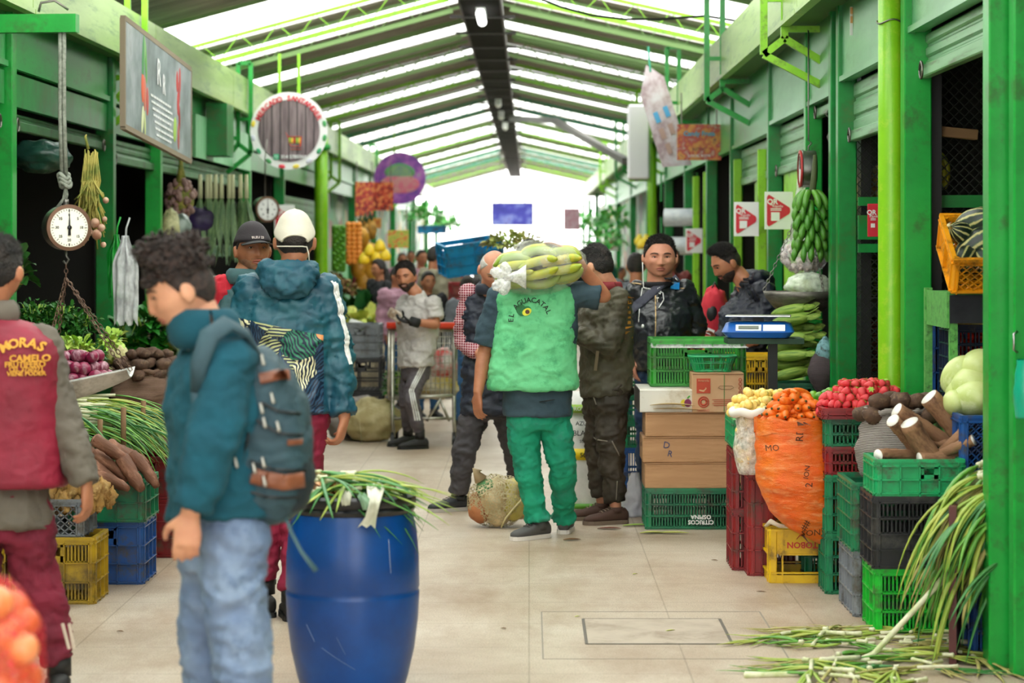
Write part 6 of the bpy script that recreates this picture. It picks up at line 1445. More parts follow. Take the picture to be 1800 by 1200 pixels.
# ---------- man in white cap and leaf print jacket, from behind
Y = 10.75
t = NT('jacket_print'); v = t.coord((1, 1, 1)); sp = t.new('ShaderNodeSeparateXYZ'); t.link(v, sp.inputs[0])
leaf = t.new('ShaderNodeTexVoronoi', Scale=8.0); wv_ = t.noise(6, 3, v); mv = t.new('ShaderNodeVectorMath', operation='ADD'); t.link(v, mv.inputs[0]); cmb = t.new('ShaderNodeCombineXYZ'); t.link(t.math('MULTIPLY', wv_, .12), cmb.inputs[0]); t.link(cmb.outputs[0], mv.inputs[1]); t.link(mv.outputs[0], leaf.inputs['Vector'])
wav = t.new('ShaderNodeTexWave', Scale=22.0, Distortion=2.5, Detail=2.0); wav.inputs['Detail Scale'].default_value = .8; vr = t.new('ShaderNodeVectorRotate'); vr.rotation_type = 'Y_AXIS'; t.link(mv.outputs[0], vr.inputs[0]); t.link(t.math('MULTIPLY', leaf.outputs['Color'], 9.0), vr.inputs['Angle']); t.link(vr.outputs[0], wav.inputs[0])
lc = t.ramp(leaf.outputs['Color'], [(.0, '#2a4a66'), (.35, '#2a7a5c'), (.5, '#b8bc84'), (.6, '#e6e2b8')], 'CONSTANT'); pr = t.mix(t.ramp(wav.outputs[1], [(.45, (0, 0, 0, 1)), (.6, (1, 1, 1, 1))]), '#10203a', lc)
fl = t.new('ShaderNodeTexVoronoi', Scale=3.4); t.link(v, fl.inputs['Vector']); pr = t.mix(t.math('LESS_THAN', fl.outputs[0], .13), pr, '#e2955a')
zz = t.math('ADD', sp.outputs[2], t.math('MULTIPLY', sp.outputs[0], .20)); TEALJ = t.ramp(t.noise(5, 4, v), [(.4, '#14475a'), (.65, '#1c5a68')])
_pidx = zz
P4w = dict(label='person from behind in a white cap and a teal jacket with leaf print', skin=SKT, look=(PI + .1, -.02, 0), vox=.006,
    j=J(head=X_(518, 425, Y), neck=X_(512, 480, Y), lsh=X_(440, 512, Y), rsh=X_(572, 512, Y), lel=X_(420, 620, Y, -.0), lwr=X_(430, 720, Y, .05), rel=X_(593, 628, Y), rwr=X_(606, 736, Y, -.05),
        lhip=X_(478, 735, Y), rhip=X_(540, 735, Y), lkn=X_(470, 885, Y), rkn=X_(528, 885, Y), lan=X_(466, 1022, Y), ran=X_(512, 1040, Y, -.1), ltoe=X_(440, 1040, Y, .2), rtoe=X_(500, 1040, Y, .4)),
    hands=dict(l=((0, 0, -1), (1, 0, 0), (0, 1, 0), .5), r=((-.25, 0, -1), (-1, .3, 0), (0, 1, 0), .8)), hair='capped', hairmat=HAIRB, face=False, tw=1.05,
    clothes=[dict(kind='trousers', name='trousers', mat=FAB('maroon', '#8a1638', '#751230'), amp=.010, lw=1.02, rise=.05),
             dict(kind='top', name='jacket', mat=t.m, hem=-.03, out=.04, amp=.011, hemw=1.05, sleeve=.97),
             dict(kind='hood', name='hood', mat=M('teal_hood', '#16495c', .6, '#1c5a68', 6, bump=.2, bs=50), back=V((0, -1, 0)), amp=.012)], shoes=BOOT, seed=20)
P4 = make_person(P4w); kk = P4['kid']; jk = P4['obs']['jacket']
zl = X_(0, 583, Y).z - P4['root'].location.z; thr = t.math('LESS_THAN', zz, zl + .02); side = t.math('LESS_THAN', sp.outputs[0], X_(572, 0, Y).x - P4['root'].location.x - 0.0)
t.col(t.mix(t.math('MULTIPLY', thr, side), TEALJ, pr)); t.b.inputs['Roughness'].default_value = .5; t.bump(t.noise(30, 4), .2, .01)
cp = cap_hat(P4, M('cap_white', '#d9d2c2', .8, '#cfc7b6', 6, bump=.15, bs=150), True, bdir=1)
hmm = P4['hm']
kk(MB().tube([hmm @ V((.055 * math.cos(a), -.098 - .012 * math.sin(a), .0 + .032 * math.sin(a))) for a in np.linspace(.05, PI - .05, 14)], .006, 8, flat=.5), 'cap_opening_edge', M('cap_white', '#d9d2c2', .8))
o_ = MB().ell(hmm @ V((0, -.102, .012)), (.05, .012, .026)); kk(o_, 'hair_in_cap_opening', HAIRB)
kk(MB().tube([hmm @ V((x, -.108, z)) for x, z in ((-.075, -.018), (-.03, -.018), (.03, -.018), (.05, -.02), (.058, -.05), (.06, -.08))], .005, 6, flat=.6), 'cap_strap', M('cap_white', '#d9d2c2', .8))
for k in range(3): strap(P4, jk, line(X_(578 + k * 6, 494 + k * 2, Y, -.05), X_(598 + k * 5, 560, Y, -.05), 10) + line(X_(599 + k * 5, 564, Y, -.05), X_(611 + k * 4, 640, Y, -.05), 10), .0075, WHITE, 'sleeve_stripe', .006, d=(-.7, .7, 0))
# ---------- man in dark cap facing
Y = 11.9
P3 = make_person(dict(label='person in a dark cap and grey vest over a red shirt talking', skin=SKB, look=(.42, -.1, 0), vox=.005, fat=.1,
    j=J(head=X_(444, 440, Y), neck=X_(432, 483, Y), lsh=X_(392, 505, Y), rsh=X_(480, 520, Y, .1), lel=X_(385, 600, Y, .05), lwr=X_(415, 660, Y, -.05), rel=X_(490, 610, Y, .1), rwr=X_(470, 660, Y),
        lhip=X_(415, 700, Y), rhip=X_(462, 700, Y), lkn=X_(415, 850, Y), rkn=X_(462, 850, Y), lan=X_(415, 985, Y), ran=X_(462, 985, Y), ltoe=X_(425, 1000, Y, -.3), rtoe=X_(475, 1000, Y, -.3)),
    hands=dict(l=((.6, -.5, -.4), (0, 0, 1), (1, 0, 0), .6), r=((-.3, -.6, -.4), (0, 0, 1), (-1, 0, 0), .6)), hair='capped', hairmat=HAIRB, beard=.0028, beardmat=STUB,
    clothes=[dict(kind='sleeves', name='shirt', mat=FAB('red', '#c41f33', '#ad1a2c'), out=.03, sleeve=.55, amp=.008),
             dict(kind='top', name='vest', mat=FAB('grey_teal', '#44676b', '#39585e'), sleeveless=True, hem=.1, out=.045, amp=.010),
             dict(kind='collar', name='vest_collar', mat=FAB('grey_teal', '#44676b'), h=.08, t=.0),
             dict(kind='trousers', name='trousers', mat=FAB('navy_trouser2', '#23242c'), amp=.008)], shoes=BOOT, seed=23))
cp = cap_hat(P3, M('cap_dark', '#2b2429', .8, '#231d22', 8, bump=.15, bs=150), True, M('cap_brim', '#1a181b', .7))
hmm = P3['hm']; tx = place(text_mb('BLEU 23', .017, .001, bold=.02), hmm @ frame((0, .3, .075), (-1, 0, 0), (0, 0, 1)))
project(tx, cp, (hmm.to_3x3() @ V((0, -1, -.1))), .002); P3['kid'](tx, 'cap_lettering', M('thread_pale', '#c8b8b4', .7), smooth=False)
# ---------- teal fleece man with curly hair
Y = 7.0
FL = FAB('fleece_teal', '#0a4656', '#0c5062', r=.95, bs=160, b=.3)
P2 = make_person(dict(label='person with curly hair in a teal fleece and pale jeans wearing a backpack', skin=SKL, look=(-1.35, .32, 0), vox=.006, hs=1.02, foldfr=9,
    j=J(head=X_(318, 512, Y), neck=X_(365, 588, Y), lsh=X_(360, 632, Y, .16), rsh=X_(402, 640, Y, -.16), lel=X_(340, 760, Y, .18), lwr=X_(325, 860, Y, .1), rel=X_(372, 780, Y, -.26), rwr=X_(334, 902, Y, -.26),
        lhip=X_(374, 925, Y, .09), rhip=X_(404, 925, Y, -.09), lkn=X_(368, 1160, Y, .1), rkn=X_(425, 1170, Y, -.12), lan=X_(380, 1385, Y, .1), ran=X_(440, 1390, Y, -.12), ltoe=X_(300, 1430, Y, .12), rtoe=X_(370, 1430, Y, -.14)),
    hands=dict(l=((-.1, 0, -1), (1, 0, 0), (-1, 0, 0), .4), r=((-.12, 0.05, -1), (0, 1, 0), (-1, -.2, 0), .55)), hair='curly', hairmat=HAIRC, beard=.0015, beardmat=SKL,
    clothes=[dict(kind='trousers', name='jeans', mat=FAB('denim_pale', '#66799a', '#8295b2', bs=300, dirt='#4a5f80', dn=4), amp=.010, lw=1.12, rise=.06),
             dict(kind='top', name='fleece', mat=FL, hem=-.02, out=.045, amp=.008, sleeve=.96), dict(kind='collar', name='fleece_collar', mat=FL, h=.12, t=.35)], shoes=BOOT, seed=26))
# backpack
bpk = thing('backpack', 'dark teal backpack with brown leather trims worn over the teal fleece', 'backpack', X_(472, 930, Y, -.17))
BK = FAB('pack_teal', '#27414c', '#2f4d58', r=.7, bs=250); BKD = FAB('pack_dark', '#16242c', '#1b2a32', r=.75); LEA = M('leather_brown', '#6d3c26', .45, '#8a5238', 6, bump=.2, bs=50)
b_ = lambda a, b, dy=0: X_(a, b, Y, dy) - V(bpk.location)
def packring(xa, xb, y, d): return ((b_((xa + xb) / 2, y)), V(((xb - xa) / 2 * Y / F, 0, 0)), V((0, d, 0)))
mb = MB().loft([packring(398, 500, 916, .10), packring(390, 520, 905, .14), packring(388, 540, 870, .165), packring(402, 548, 820, .17), packring(412, 545, 760, .17), packring(420, 532, 700, .165), packring(425, 510, 650, .15), packring(430, 480, 620, .11), packring(440, 468, 610, .06)], 40, e=3.0)
pb = remesh(mb, .009, 4, cloth_disp(.005, 9, 3)).build('main_body', BK, bpk)
mb = MB().loft([packring(440, 505, 905, .10), packring(432, 541, 890, .13), packring(445, 552, 840, .135), packring(455, 549, 800, .13), packring(460, 540, 770, .10)], 32, e=3)
remesh(mb, .009, 4, cloth_disp(.004, 9, 5)).build('lower_pocket', BKD, bpk)
mb = MB().loft([packring(452, 536, 770, .12), packring(455, 545, 740, .13), packring(455, 538, 700, .12), packring(462, 524, 680, .09)], 32, e=3)
remesh(mb, .009, 3, cloth_disp(.003, 9, 7)).build('upper_pocket', BK, bpk)
def on_pack(pts, w_, mat, nm, off=.012, th=.006):
    bvs = [BVHTree.FromPolygons([v.co.copy() for v in o.data.vertices], [tuple(f.vertices) for f in o.data.polygons]) for o in bpk.children if o.name.split('.')[0] in ('main_body', 'lower_pocket', 'upper_pocket')]
    mb = MB(); vs = []; N = len(pts)
    for i, p in enumerate(pts):
        t_ = (pts[min(i + 1, N - 1)] - pts[max(i - 1, 0)]).normalized(); s2 = t_.cross(V((0, 1, 0))).normalized()
        for k in range(4):
            v = p + s2 * w_ * (k / 3 - .5); hs_ = [h for h in (b.ray_cast(V((v.x, -1, v.z)), V((0, 1, 0)))[0] for b in bvs) if h]
            vs.append((min(hs_, key=lambda h: h.y) if hs_ else V((v.x, 0, v.z))) - V((0, off, 0)))
    low = [v + V((0, th, 0)) for v in vs]; n = len(vs); fs = [(i * 4 + k, i * 4 + k + 1, (i + 1) * 4 + k + 1, (i + 1) * 4 + k) for i in range(N - 1) for k in range(3)]
    mb.add(vs + low, fs + [tuple(n + j for j in f[::-1]) for f in fs] + [(i * 4, (i + 1) * 4, n + (i + 1) * 4, n + i * 4) for i in range(N - 1)] + [(i * 4 + 3, n + i * 4 + 3, n + (i + 1) * 4 + 3, (i + 1) * 4 + 3) for i in range(N - 1)])
    return mb.build(nm, mat, bpk)
pl = lambda *a: sum([line(b_(*a[i]), b_(*a[i + 1]), 7) for i in range(len(a) - 1)], [])
on_pack(pl((468, 660), (495, 654), (520, 652)), .03, LEA, 'leather_trim'); on_pack(pl((455, 825), (480, 832), (510, 838), (542, 836)), .045, LEA, 'leather_band'); on_pack(pl((516, 769), (540, 769)), .016, LEA, 'leather_tab')
ZD = M('zip_dark', '#0f171c', .5)
for pts in (((430, 640), (450, 690), (448, 760), (430, 830), (400, 880)), ((470, 700), (500, 715), (535, 722)), ((462, 730), (500, 752), (540, 758)), ((452, 800), (490, 815), (545, 820)), ((440, 850), (480, 862), (535, 866))): on_pack(pl(*pts), .008, ZD, 'zip_seam', .009)
for x, y in ((460, 625), (477, 692), (458, 710), (463, 735), (487, 742), (461, 805), (445, 815), (463, 838), (413, 805)):
    MB().cap(b_(x, y, -.19), b_(x + 3, y + 14, -.19), .004, .006, 8).build('zip_pull', M('pull_metal', '#b8b4ac', .3, metal=.8), bpk)
MB().tube([b_(346, 690, -.23), b_(350, 640, -.26), b_(368, 590, -.24), b_(400, 568, -.2), b_(432, 585, -.16), b_(452, 625, -.12)], [.018, .026, .03, .032, .034, .036], 10, flat=.35, up=(0, 1, 0)).tube([b_(346, 690, -.23), b_(343, 730, -.22), b_(352, 800, -.2), b_(400, 880, -.12)], [.018, .008, .008, .01], 8, flat=.5, up=(0, 1, 0)).build('shoulder_strap', BK, bpk)
MB().tube([b_(352, 650, .2), b_(372, 600, .22), b_(410, 575, .18), b_(450, 625, .1)], .026, 10, flat=.35, up=(0, 1, 0)).build('shoulder_strap', BK, bpk)
MB().tube([b_(499, 900, -.1), b_(512, 935, -.12), b_(530, 970, -.13), b_(556, 1003, -.14)], [.006, .007, .008, .011], 8, flat=.5).build('loose_webbing', M('webbing', '#3c5a62', .7), bpk)
# ---------- man in maroon vest at the edge
Y = 8.8
P1 = make_person(dict(label='person from behind in a maroon vest with yellow lettering over a grey jacket', skin=SKT, look=(PI - .25, .0, 0), vox=.006, foldfr=9,
    j=J(head=X_(-2, 478, Y), neck=X_(-18, 555, Y), lsh=X_(-108, 600, Y), rsh=X_(72, 608, Y), lel=X_(-125, 730, Y), lwr=X_(-115, 840, Y), rel=X_(112, 740, Y), rwr=X_(152, 850, Y, -.05),
        lhip=X_(-45, 890, Y), rhip=X_(38, 890, Y), lkn=X_(-40, 1050, Y), rkn=X_(72, 1045, Y), lan=X_(-35, 1170, Y), ran=X_(104, 1165, Y), ltoe=X_(-50, 1180, Y, .3), rtoe=X_(98, 1180, Y, .3)),
    hands=dict(l=((0, 0, -1), (1, 0, 0), (0, 1, 0), .5), r=((.05, 0, -1), (-1, .2, 0), (0, 1, 0), .6)), hair='short', hairmat=HAIRB, face=False,
    clothes=[dict(kind='trousers', name='trousers', mat=FAB('maroon_trouser', '#7a1530', '#651128'), amp=.012, lw=1.05),
             dict(kind='top', name='jacket', mat=FAB('taupe', '#6a6258', '#5c544b'), hem=.07, out=.03, amp=.009, hemw=1.05), dict(kind='collar', name='jacket_collar', mat=FAB('taupe', '#6a6258'), h=.1, t=.2)], shoes=BOOT, seed=29))
w1 = lambda a, b, dy=0: X_(a, b, Y, dy)
V1 = vest(P1, FAB('maroon_vest', '#8f1734', '#7d132c', r=.6), 0, 0, 0, 0, 0, rings=[(w1(-5, 852), .25, .185), (w1(-5, 840), .255, .19), (w1(-7, 790), .248, .18), (w1(-8, 720), .245, .175), (w1(-8, 660), .242, .175), (w1(-8, 620), .242, .175), (w1(-10, 594), .235, .165), (w1(-14, 574), .18, .14), (w1(-18, 560), .09, .09)], seed=6, amp=.0035)
YL = M('print_yellow', '#e0a23c', .7)
for tx, x, y, sz, arc in (('MORAS', -8, 634, .046, .13), ('CAMELO', 4, 641, .034, None), ('FRUTIFERO', -4, 652, .027, None), ('CEL 3750271', -2, 661, .021, None), ('VIENE PODER', -2, 669, .021, None)):
    if not sz: continue
    m_ = place(text_mb(tx, sz, .001, arc=arc, bold=.03, spacing=1.0), frame(w1(x, y - (22 if arc else 0), -.6), (1, 0, 0), (0, 0, 1))); project(m_, V1, (0, 1, 0), .009); P1['kid'](m_, 'vest_lettering', YL, smooth=False)
for k in range(2): strap(P1, P1['obs']['trousers'], line(w1(110 + k * 12, 1095, -.7), w1(122 + k * 8, 1140, -.7), 8), .01, M('piping', '#c8b8a8', .7), 'trouser_piping', .005)

# ---------- passers-by further down
def passer(label, px, ptop, Y, yaw, top, bot, skin=SKT, hair='short', hm_=HAIRB, group=None, hgt=None, face=True, arm=0, pitch=0, wid=1.0, seed=0):
    h = CH - (ptop - VY) * Y / F; x = (px - VX) * Y / F; k = h / 1.72; c, s_ = math.cos(yaw), math.sin(yaw)
    def L(a, b, z): return V((x + (a * c + b * s_) * k, Y + (a * s_ - b * c) * k, z * k))    # a: side, b: forward
    a_ = arm
    return make_person(dict(label=label, skin=skin, look=(yaw, pitch, 0), vox=.012, cvox=.018, s=k, tw=wid, td=wid,
        j=J(head=L(0, .03, 1.60), neck=L(0, 0, 1.46), lsh=L(-.18 * wid, 0, 1.40), rsh=L(.18 * wid, 0, 1.40), lel=L(-.23 * wid, -.02 + .1 * a_, 1.12), lwr=L(-.2, .05 + .22 * a_, .9 + .18 * a_), rel=L(.23 * wid, -.02 + .1 * a_, 1.12), rwr=L(.2, .05 + .22 * a_, .9 + .18 * a_),
            lhip=L(-.09, 0, .9), rhip=L(.09, 0, .9), lkn=L(-.1, .03, .48), rkn=L(.1, .0, .48), lan=L(-.1, 0, .09), ran=L(.1, -.03, .09), ltoe=L(-.12, .2, .05), rtoe=L(.12, .2, .05)),
        hands=dict(l=((0, 0, -1), (1, 0, 0), L(0, 1, 0) - L(0, 0, 0), .5), r=((0, 0, -1), (-1, 0, 0), L(0, 1, 0) - L(0, 0, 0), .5)), hair=hair, hairmat=hm_, face=face,
        clothes=[dict(kind='trousers', name='trousers', mat=bot, amp=.008), dict(kind='top', name='jacket', mat=top, hem=.08, out=.035, amp=.012)], shoes=BOOT, seed=seed))
DK = FAB('black_coat', '#1a1a1f'); JN = FAB('denim_blue', '#2c5580', '#34608c'); BE = FAB('beige_jacket', '#86806c', '#77715f'); RD = FAB('wine', '#7a1f30'); PKK = FAB('pinkish', '#b88a9c', '#a37a8c'); GRN = FAB('grey_jk', '#6b7078')
wpn = passer('person with long black hair and black coat beside the hanging papayas', 668, 458, 27, -.9, DK, DK, hair='long', seed=1)
wpn['kid'](MB().loft([(wpn['hm'] @ V((0, -.06, .02)), V((.07, 0, 0)), V((0, .05, 0))), (wpn['hm'] @ V((0, -.1, -.12)), V((.08, 0, 0)), V((0, .05, 0))), (wpn['hm'] @ V((0, -.1, -.32)), V((.07, 0, 0)), V((0, .04, 0)))], 16), 'long_hair', HAIRB)
passer('person in a beige jacket with a white mask walking beyond the trolley', 762, 433, 26, 2.2, BE, DK, seed=2)
passer('person with dark tied hair behind the beige jacket', 740, 440, 33, .5, PKK, JN, seed=3)
passer('person in a pinkish grey top behind the smiling one', 697, 468, 24, .8, PKK, JN, seed=4, face=True)
passer('dark haired person glimpsed just past the grey T-shirt shoulder', 751, 478, 23, .4, DK, JN, seed=5)
cr_ = passer('person in a wine red jacket carrying the cyan crate', 836, 488, 24, PI, RD, JN, seed=6, face=False, wid=1.15)
passer('person in blue jeans standing behind the trolley and the gilet', 822, 486, 21.5, PI, GRN, JN, seed=7, face=False, wid=.9)
passer('dark haired person behind the leather jacket shoulder', 1118, 446, 20.5, PI, GRN, JN, seed=8, face=False)
passer('person far down the aisle in dark clothes near the lime column', 1178, 436, 24, .4, M('rust_top', '#7d3a34', .8), DK, seed=9)
for k, (px, pt, Y_, yw, c_) in enumerate(((722, 441, 44, .2, 'white'), (778, 446, 47, PI, 'navy'), (808, 440, 52, .3, 'red'), (850, 436, 56, PI, 'grey'), (985, 440, 50, .4, 'white'), (1022, 437, 54, PI, 'brown'), (1062, 442, 46, .2, 'teal'), (930, 436, 60, .1, 'yellow'))):
    passer('tiny blurred person in a %s top deep in the aisle' % c_, px, pt, Y_, yw, FAB('far_' + c_, dict(white='#c8c8c4', navy='#27304a', red='#a83238', grey='#77787a', brown='#6a4a3a', teal='#2a6a6a', yellow='#b89a3a')[c_]), DK, seed=30 + k) if k not in (4,) else passer('tiny blurred person in a cream top deep in the aisle', px, pt, Y_, yw, BE, DK, seed=34)
for k, (px, pt, Y_, yw, tp) in enumerate(((706, 445, 38, .3, PKK), (1008, 452, 42, .3, DK), (1092, 470, 38, .8, GRN), (785, 443, 40, PI, BE), (640, 455, 40, .6, RD))):
    passer(('blurred person in a pink top far down the aisle', 'blurred person in black far behind the olive jacket', 'blurred person in grey far behind the lime bracket', 'blurred person in beige far beyond the cyan crate', 'blurred person in wine red far behind the papayas')[k], px, pt, Y_, yw, tp, DK, seed=10 + k)
# ================================================================== signs
def board_mat(nm, stops, sc=4, extra=None, rough=.35):
    t = NT(nm); t.col(t.ramp(t.noise(sc, 4, t.coord()), stops)); t.b.inputs['Roughness'].default_value = rough; return t.m
# banner with chalk lettering, hung along the fascia
sg = thing('hanging_sign', 'long dark printed banner board with white lettering and vegetables', 'sign', (0, 0, 0))
A, B = W(216, 127, 15.6), W(333, 203, 18.4); sg.location = A.lerp(B, .5); L = (B - A); L.z = 0; ln = L.length; ang = math.atan2(L.y, L.x); sg.rotation_euler = (0, 0, ang); hh = .70; tiltz = (B.z - A.z) / ln
def sb(mb): # follow the slight drop of the board
    mb.v = [(x, y, z + x * tiltz) for x, y, z in mb.v]; return mb
sb(MB().box((0, 0, 0), (ln, .03, hh))).build('board', board_mat('chalk_print', [(.35, '#3c4a4a'), (.5, '#6d7a80'), (.65, '#9aa0a8'), (.8, '#56605c')], 2.2), sg, False)
mb = MB()
for a, b in (((-ln / 2, -hh / 2), (ln / 2, -hh / 2)), ((-ln / 2, hh / 2), (ln / 2, hh / 2)), ((-ln / 2, -hh / 2), (-ln / 2, hh / 2)), ((ln / 2, -hh / 2), (ln / 2, hh / 2))): mb.bar((a[0], 0, a[1]), (b[0], 0, b[1]), .035)
sb(mb).build('board_frame', M('frame_wood', '#8a7a66', .6), sg, False)
PW = M('print_white', '#e6e6e8', .5)
sb(place(text_mb('R', .26, .002, bold=.01), frame((-.12, -.02, .14), (1, 0, 0), (0, 0, 1)))).build('lettering', PW, sg, False); sb(place(text_mb('R', .2, .002, bold=.01), frame((.1, -.02, .08), (1, 0, 0), (0, 0, 1)))).build('lettering', PW, sg, False)
for k in range(7):
    mb = MB(); x = -.45 + .04 * k
    rr = random.Random(k)
    while x < .4 + .05 * (k % 3): w_ = rr.uniform(.03, .12); mb.box((x + w_ / 2, -.018, -.04 - k * .042), (w_, .003, .016)); x += w_ + .02
    sb(mb).build('small_print', PW, sg, False)
ov = lambda x, z, rx, rz, c, a=0: sb(MB().ell((x, -.014, z), (rx, .006, rz), Euler((0, a, 0)).to_matrix(), 18, 8)).build('vegetable_print', M('vp' + c, c, .5), sg)
for args in ((-.72, .18, .05, .17, '#3f8a4a', .2), (-.62, .16, .04, .15, '#5fa04a', -.2), (-.68, .24, .03, .1, '#9ac07a', 0), (-.74, -.02, .06, .11, '#d9532c', 0), (-.66, -.06, .05, .12, '#c9705a', 0), (-.56, -.1, .05, .10, '#b8443c', 0), (-.75, -.24, .04, .1, '#d8dcae', .3), (-.66, -.26, .03, .09, '#bfc98a', -.2), (.62, -.18, .07, .1, '#9ac04a', .3), (.72, .18, .05, .08, '#b82a2a', 0), (.8, .1, .05, .09, '#a02226', 0), (.76, .02, .05, .09, '#c03030', 0), (.82, -.08, .04, .1, '#8e1a22', 0), (.78, -.22, .05, .1, '#a3504a', 0), (.84, .2, .04, .1, '#b82a2a', 0)): ov(*args)
# round wooden print sign
rs = thing('round_sign', 'round wood print sign with white wavy border and red lettering', 'sign', W(508, 230, 25)); r0 = .40
rs.rotation_euler = (0, 0, 0)
MB().lathe([(r0, -.015), (r0, .015)], n=60, axis=(0, 1, 0)).build('disc', M('sign_border', '#e8e6e8', .4), rs, auto=40)
t = NT('wood_print'); wv = t.new('ShaderNodeTexWave', Scale=3.6); wv.bands_direction = 'X'; t.link(t.coord(), wv.inputs[0]); nz_ = t.noise(3, 5, t.coord((6, 1, .6)))
t.col(t.mix(t.ramp(wv.outputs[1], [(.0, '#1d1517'), (.08, '#ffffff')]), t.ramp(nz_, [(.35, '#4c3c40'), (.6, '#85737a')]), '#000000')); 
t.col(t.mix(1.0, t.ramp(wv.outputs[1], [(.0, '#1d1517'), (.1, '#ffffff')]), t.ramp(nz_, [(.35, '#54434a'), (.6, '#857378')]), 'MULTIPLY')); t.b.inputs['Roughness'].default_value = .45
MB().lathe([(r0 * .80, -.005), (r0 * .80, .004)], (0, -.018, 0), 60, axis=(0, 1, 0)).build('wood_panel', t.m, rs, auto=40)
place(text_mb('MERCADO SANTANDER', .075, .002, arc=.34, bold=.03, spacing=.95), frame((0, -.03, .335), (1, 0, 0), (0, 0, 1))).build('lettering', M('sign_red', '#c81f34', .4), rs, False)
place(text_mb('314 5785364', .05, .002, bold=.02), frame((.05, -.03, -.27), (1, 0, 0), (0, 0, 1))).build('lettering', PW, rs, False)
MB().box((-.13, -.026, -.27), (.055, .006, .055), bev=.002).build('phone_badge', M('badge_green', '#1fae7a', .4), rs, False)
MB().tube([V((-.13, -.031, -.27)) + V((.014 * math.cos(a), 0, .014 * math.sin(a))) for a in np.linspace(0, 2 * PI, 13)], .003, 5).build('badge_ring', PW, rs)
SR_ = M('print_red', '#d84a34', .5); mb = MB()
for a, b in (((-.01, -.06), (.13, -.06)), ((.02, -.16), (.12, -.16)), ((-.01, -.06), (.02, -.16)), ((.13, -.06), (.12, -.16)), ((-.03, -.02), (-.01, -.06)), ((.02, -.19), (.13, -.19))): mb.bar((a[0], -.03, a[1]), (b[0], -.03, b[1]), .01, .004)
mb.build('basket_print', SR_, rs, False)
for k in range(5): MB().ell((.01 + .025 * k, -.028, -.10), (.014, .004, .035), n=12, m=6).build('produce_print', M('pp%d' % (k % 3), ('#7aa83a', '#e0b040', '#b83a2a')[k % 3], .5), rs)
for k in range(16):
    a = k * PI / 8 + .2
    if .3 < a < 2.85: continue
    c_ = ('#4a9a5a', '#d83a4a', '#e8d04a', '#c8c8d8', '#3a9a6a')[k % 5]
    MB().ell((.375 * math.cos(a), -.02, .375 * math.sin(a)), (.035, .006, .022), Euler((0, -a + PI / 2, 0)).to_matrix(), 14, 6).build('border_print', M('bp' + c_, c_, .5), rs)
MB().bar((-.1, .02, .3), (-.1, .02, .8), .03).bar((.1, .02, .3), (.1, .02, .8), .03).build('hanger', LIME, rs, False)
rs2 = thing('round_sign', 'round purple and pink printed sign beyond the wooden one', 'sign', W(703, 313, 41)); r0 = .44
MB().lathe([(r0, -.015), (r0, .015)], n=50, axis=(0, 1, 0)).build('disc', board_mat('purple_print', [(.3, '#5a3a9a'), (.5, '#9a4ab8'), (.65, '#c878c8'), (.8, '#7ab0a8')], 5), rs2, auto=40)
MB().ell((0, -.02, -.1), (.34, .008, .16), n=24, m=10).build('pink_print', board_mat('pink_print', [(.4, '#e06a8a'), (.6, '#d89a9a'), (.75, '#c84a6a')], 8), rs2)
MB().ell((0, -.018, .1), (.26, .008, .14), n=24, m=10).build('green_print', board_mat('green_print', [(.4, '#7a9a8a'), (.6, '#8ab07a')], 8), rs2)
MB().tube([V((.24 * math.cos(a), -.03, .02 + .22 * math.sin(a))) for a in np.linspace(.2, 2.9, 12)], .012, 6).build('curved_lettering', M('sign_green', '#4ac06a', .5), rs2)
MB().bar((-.1, .02, .3), (-.1, .02, .9), .02).build('hanger', LIME, rs2, False)
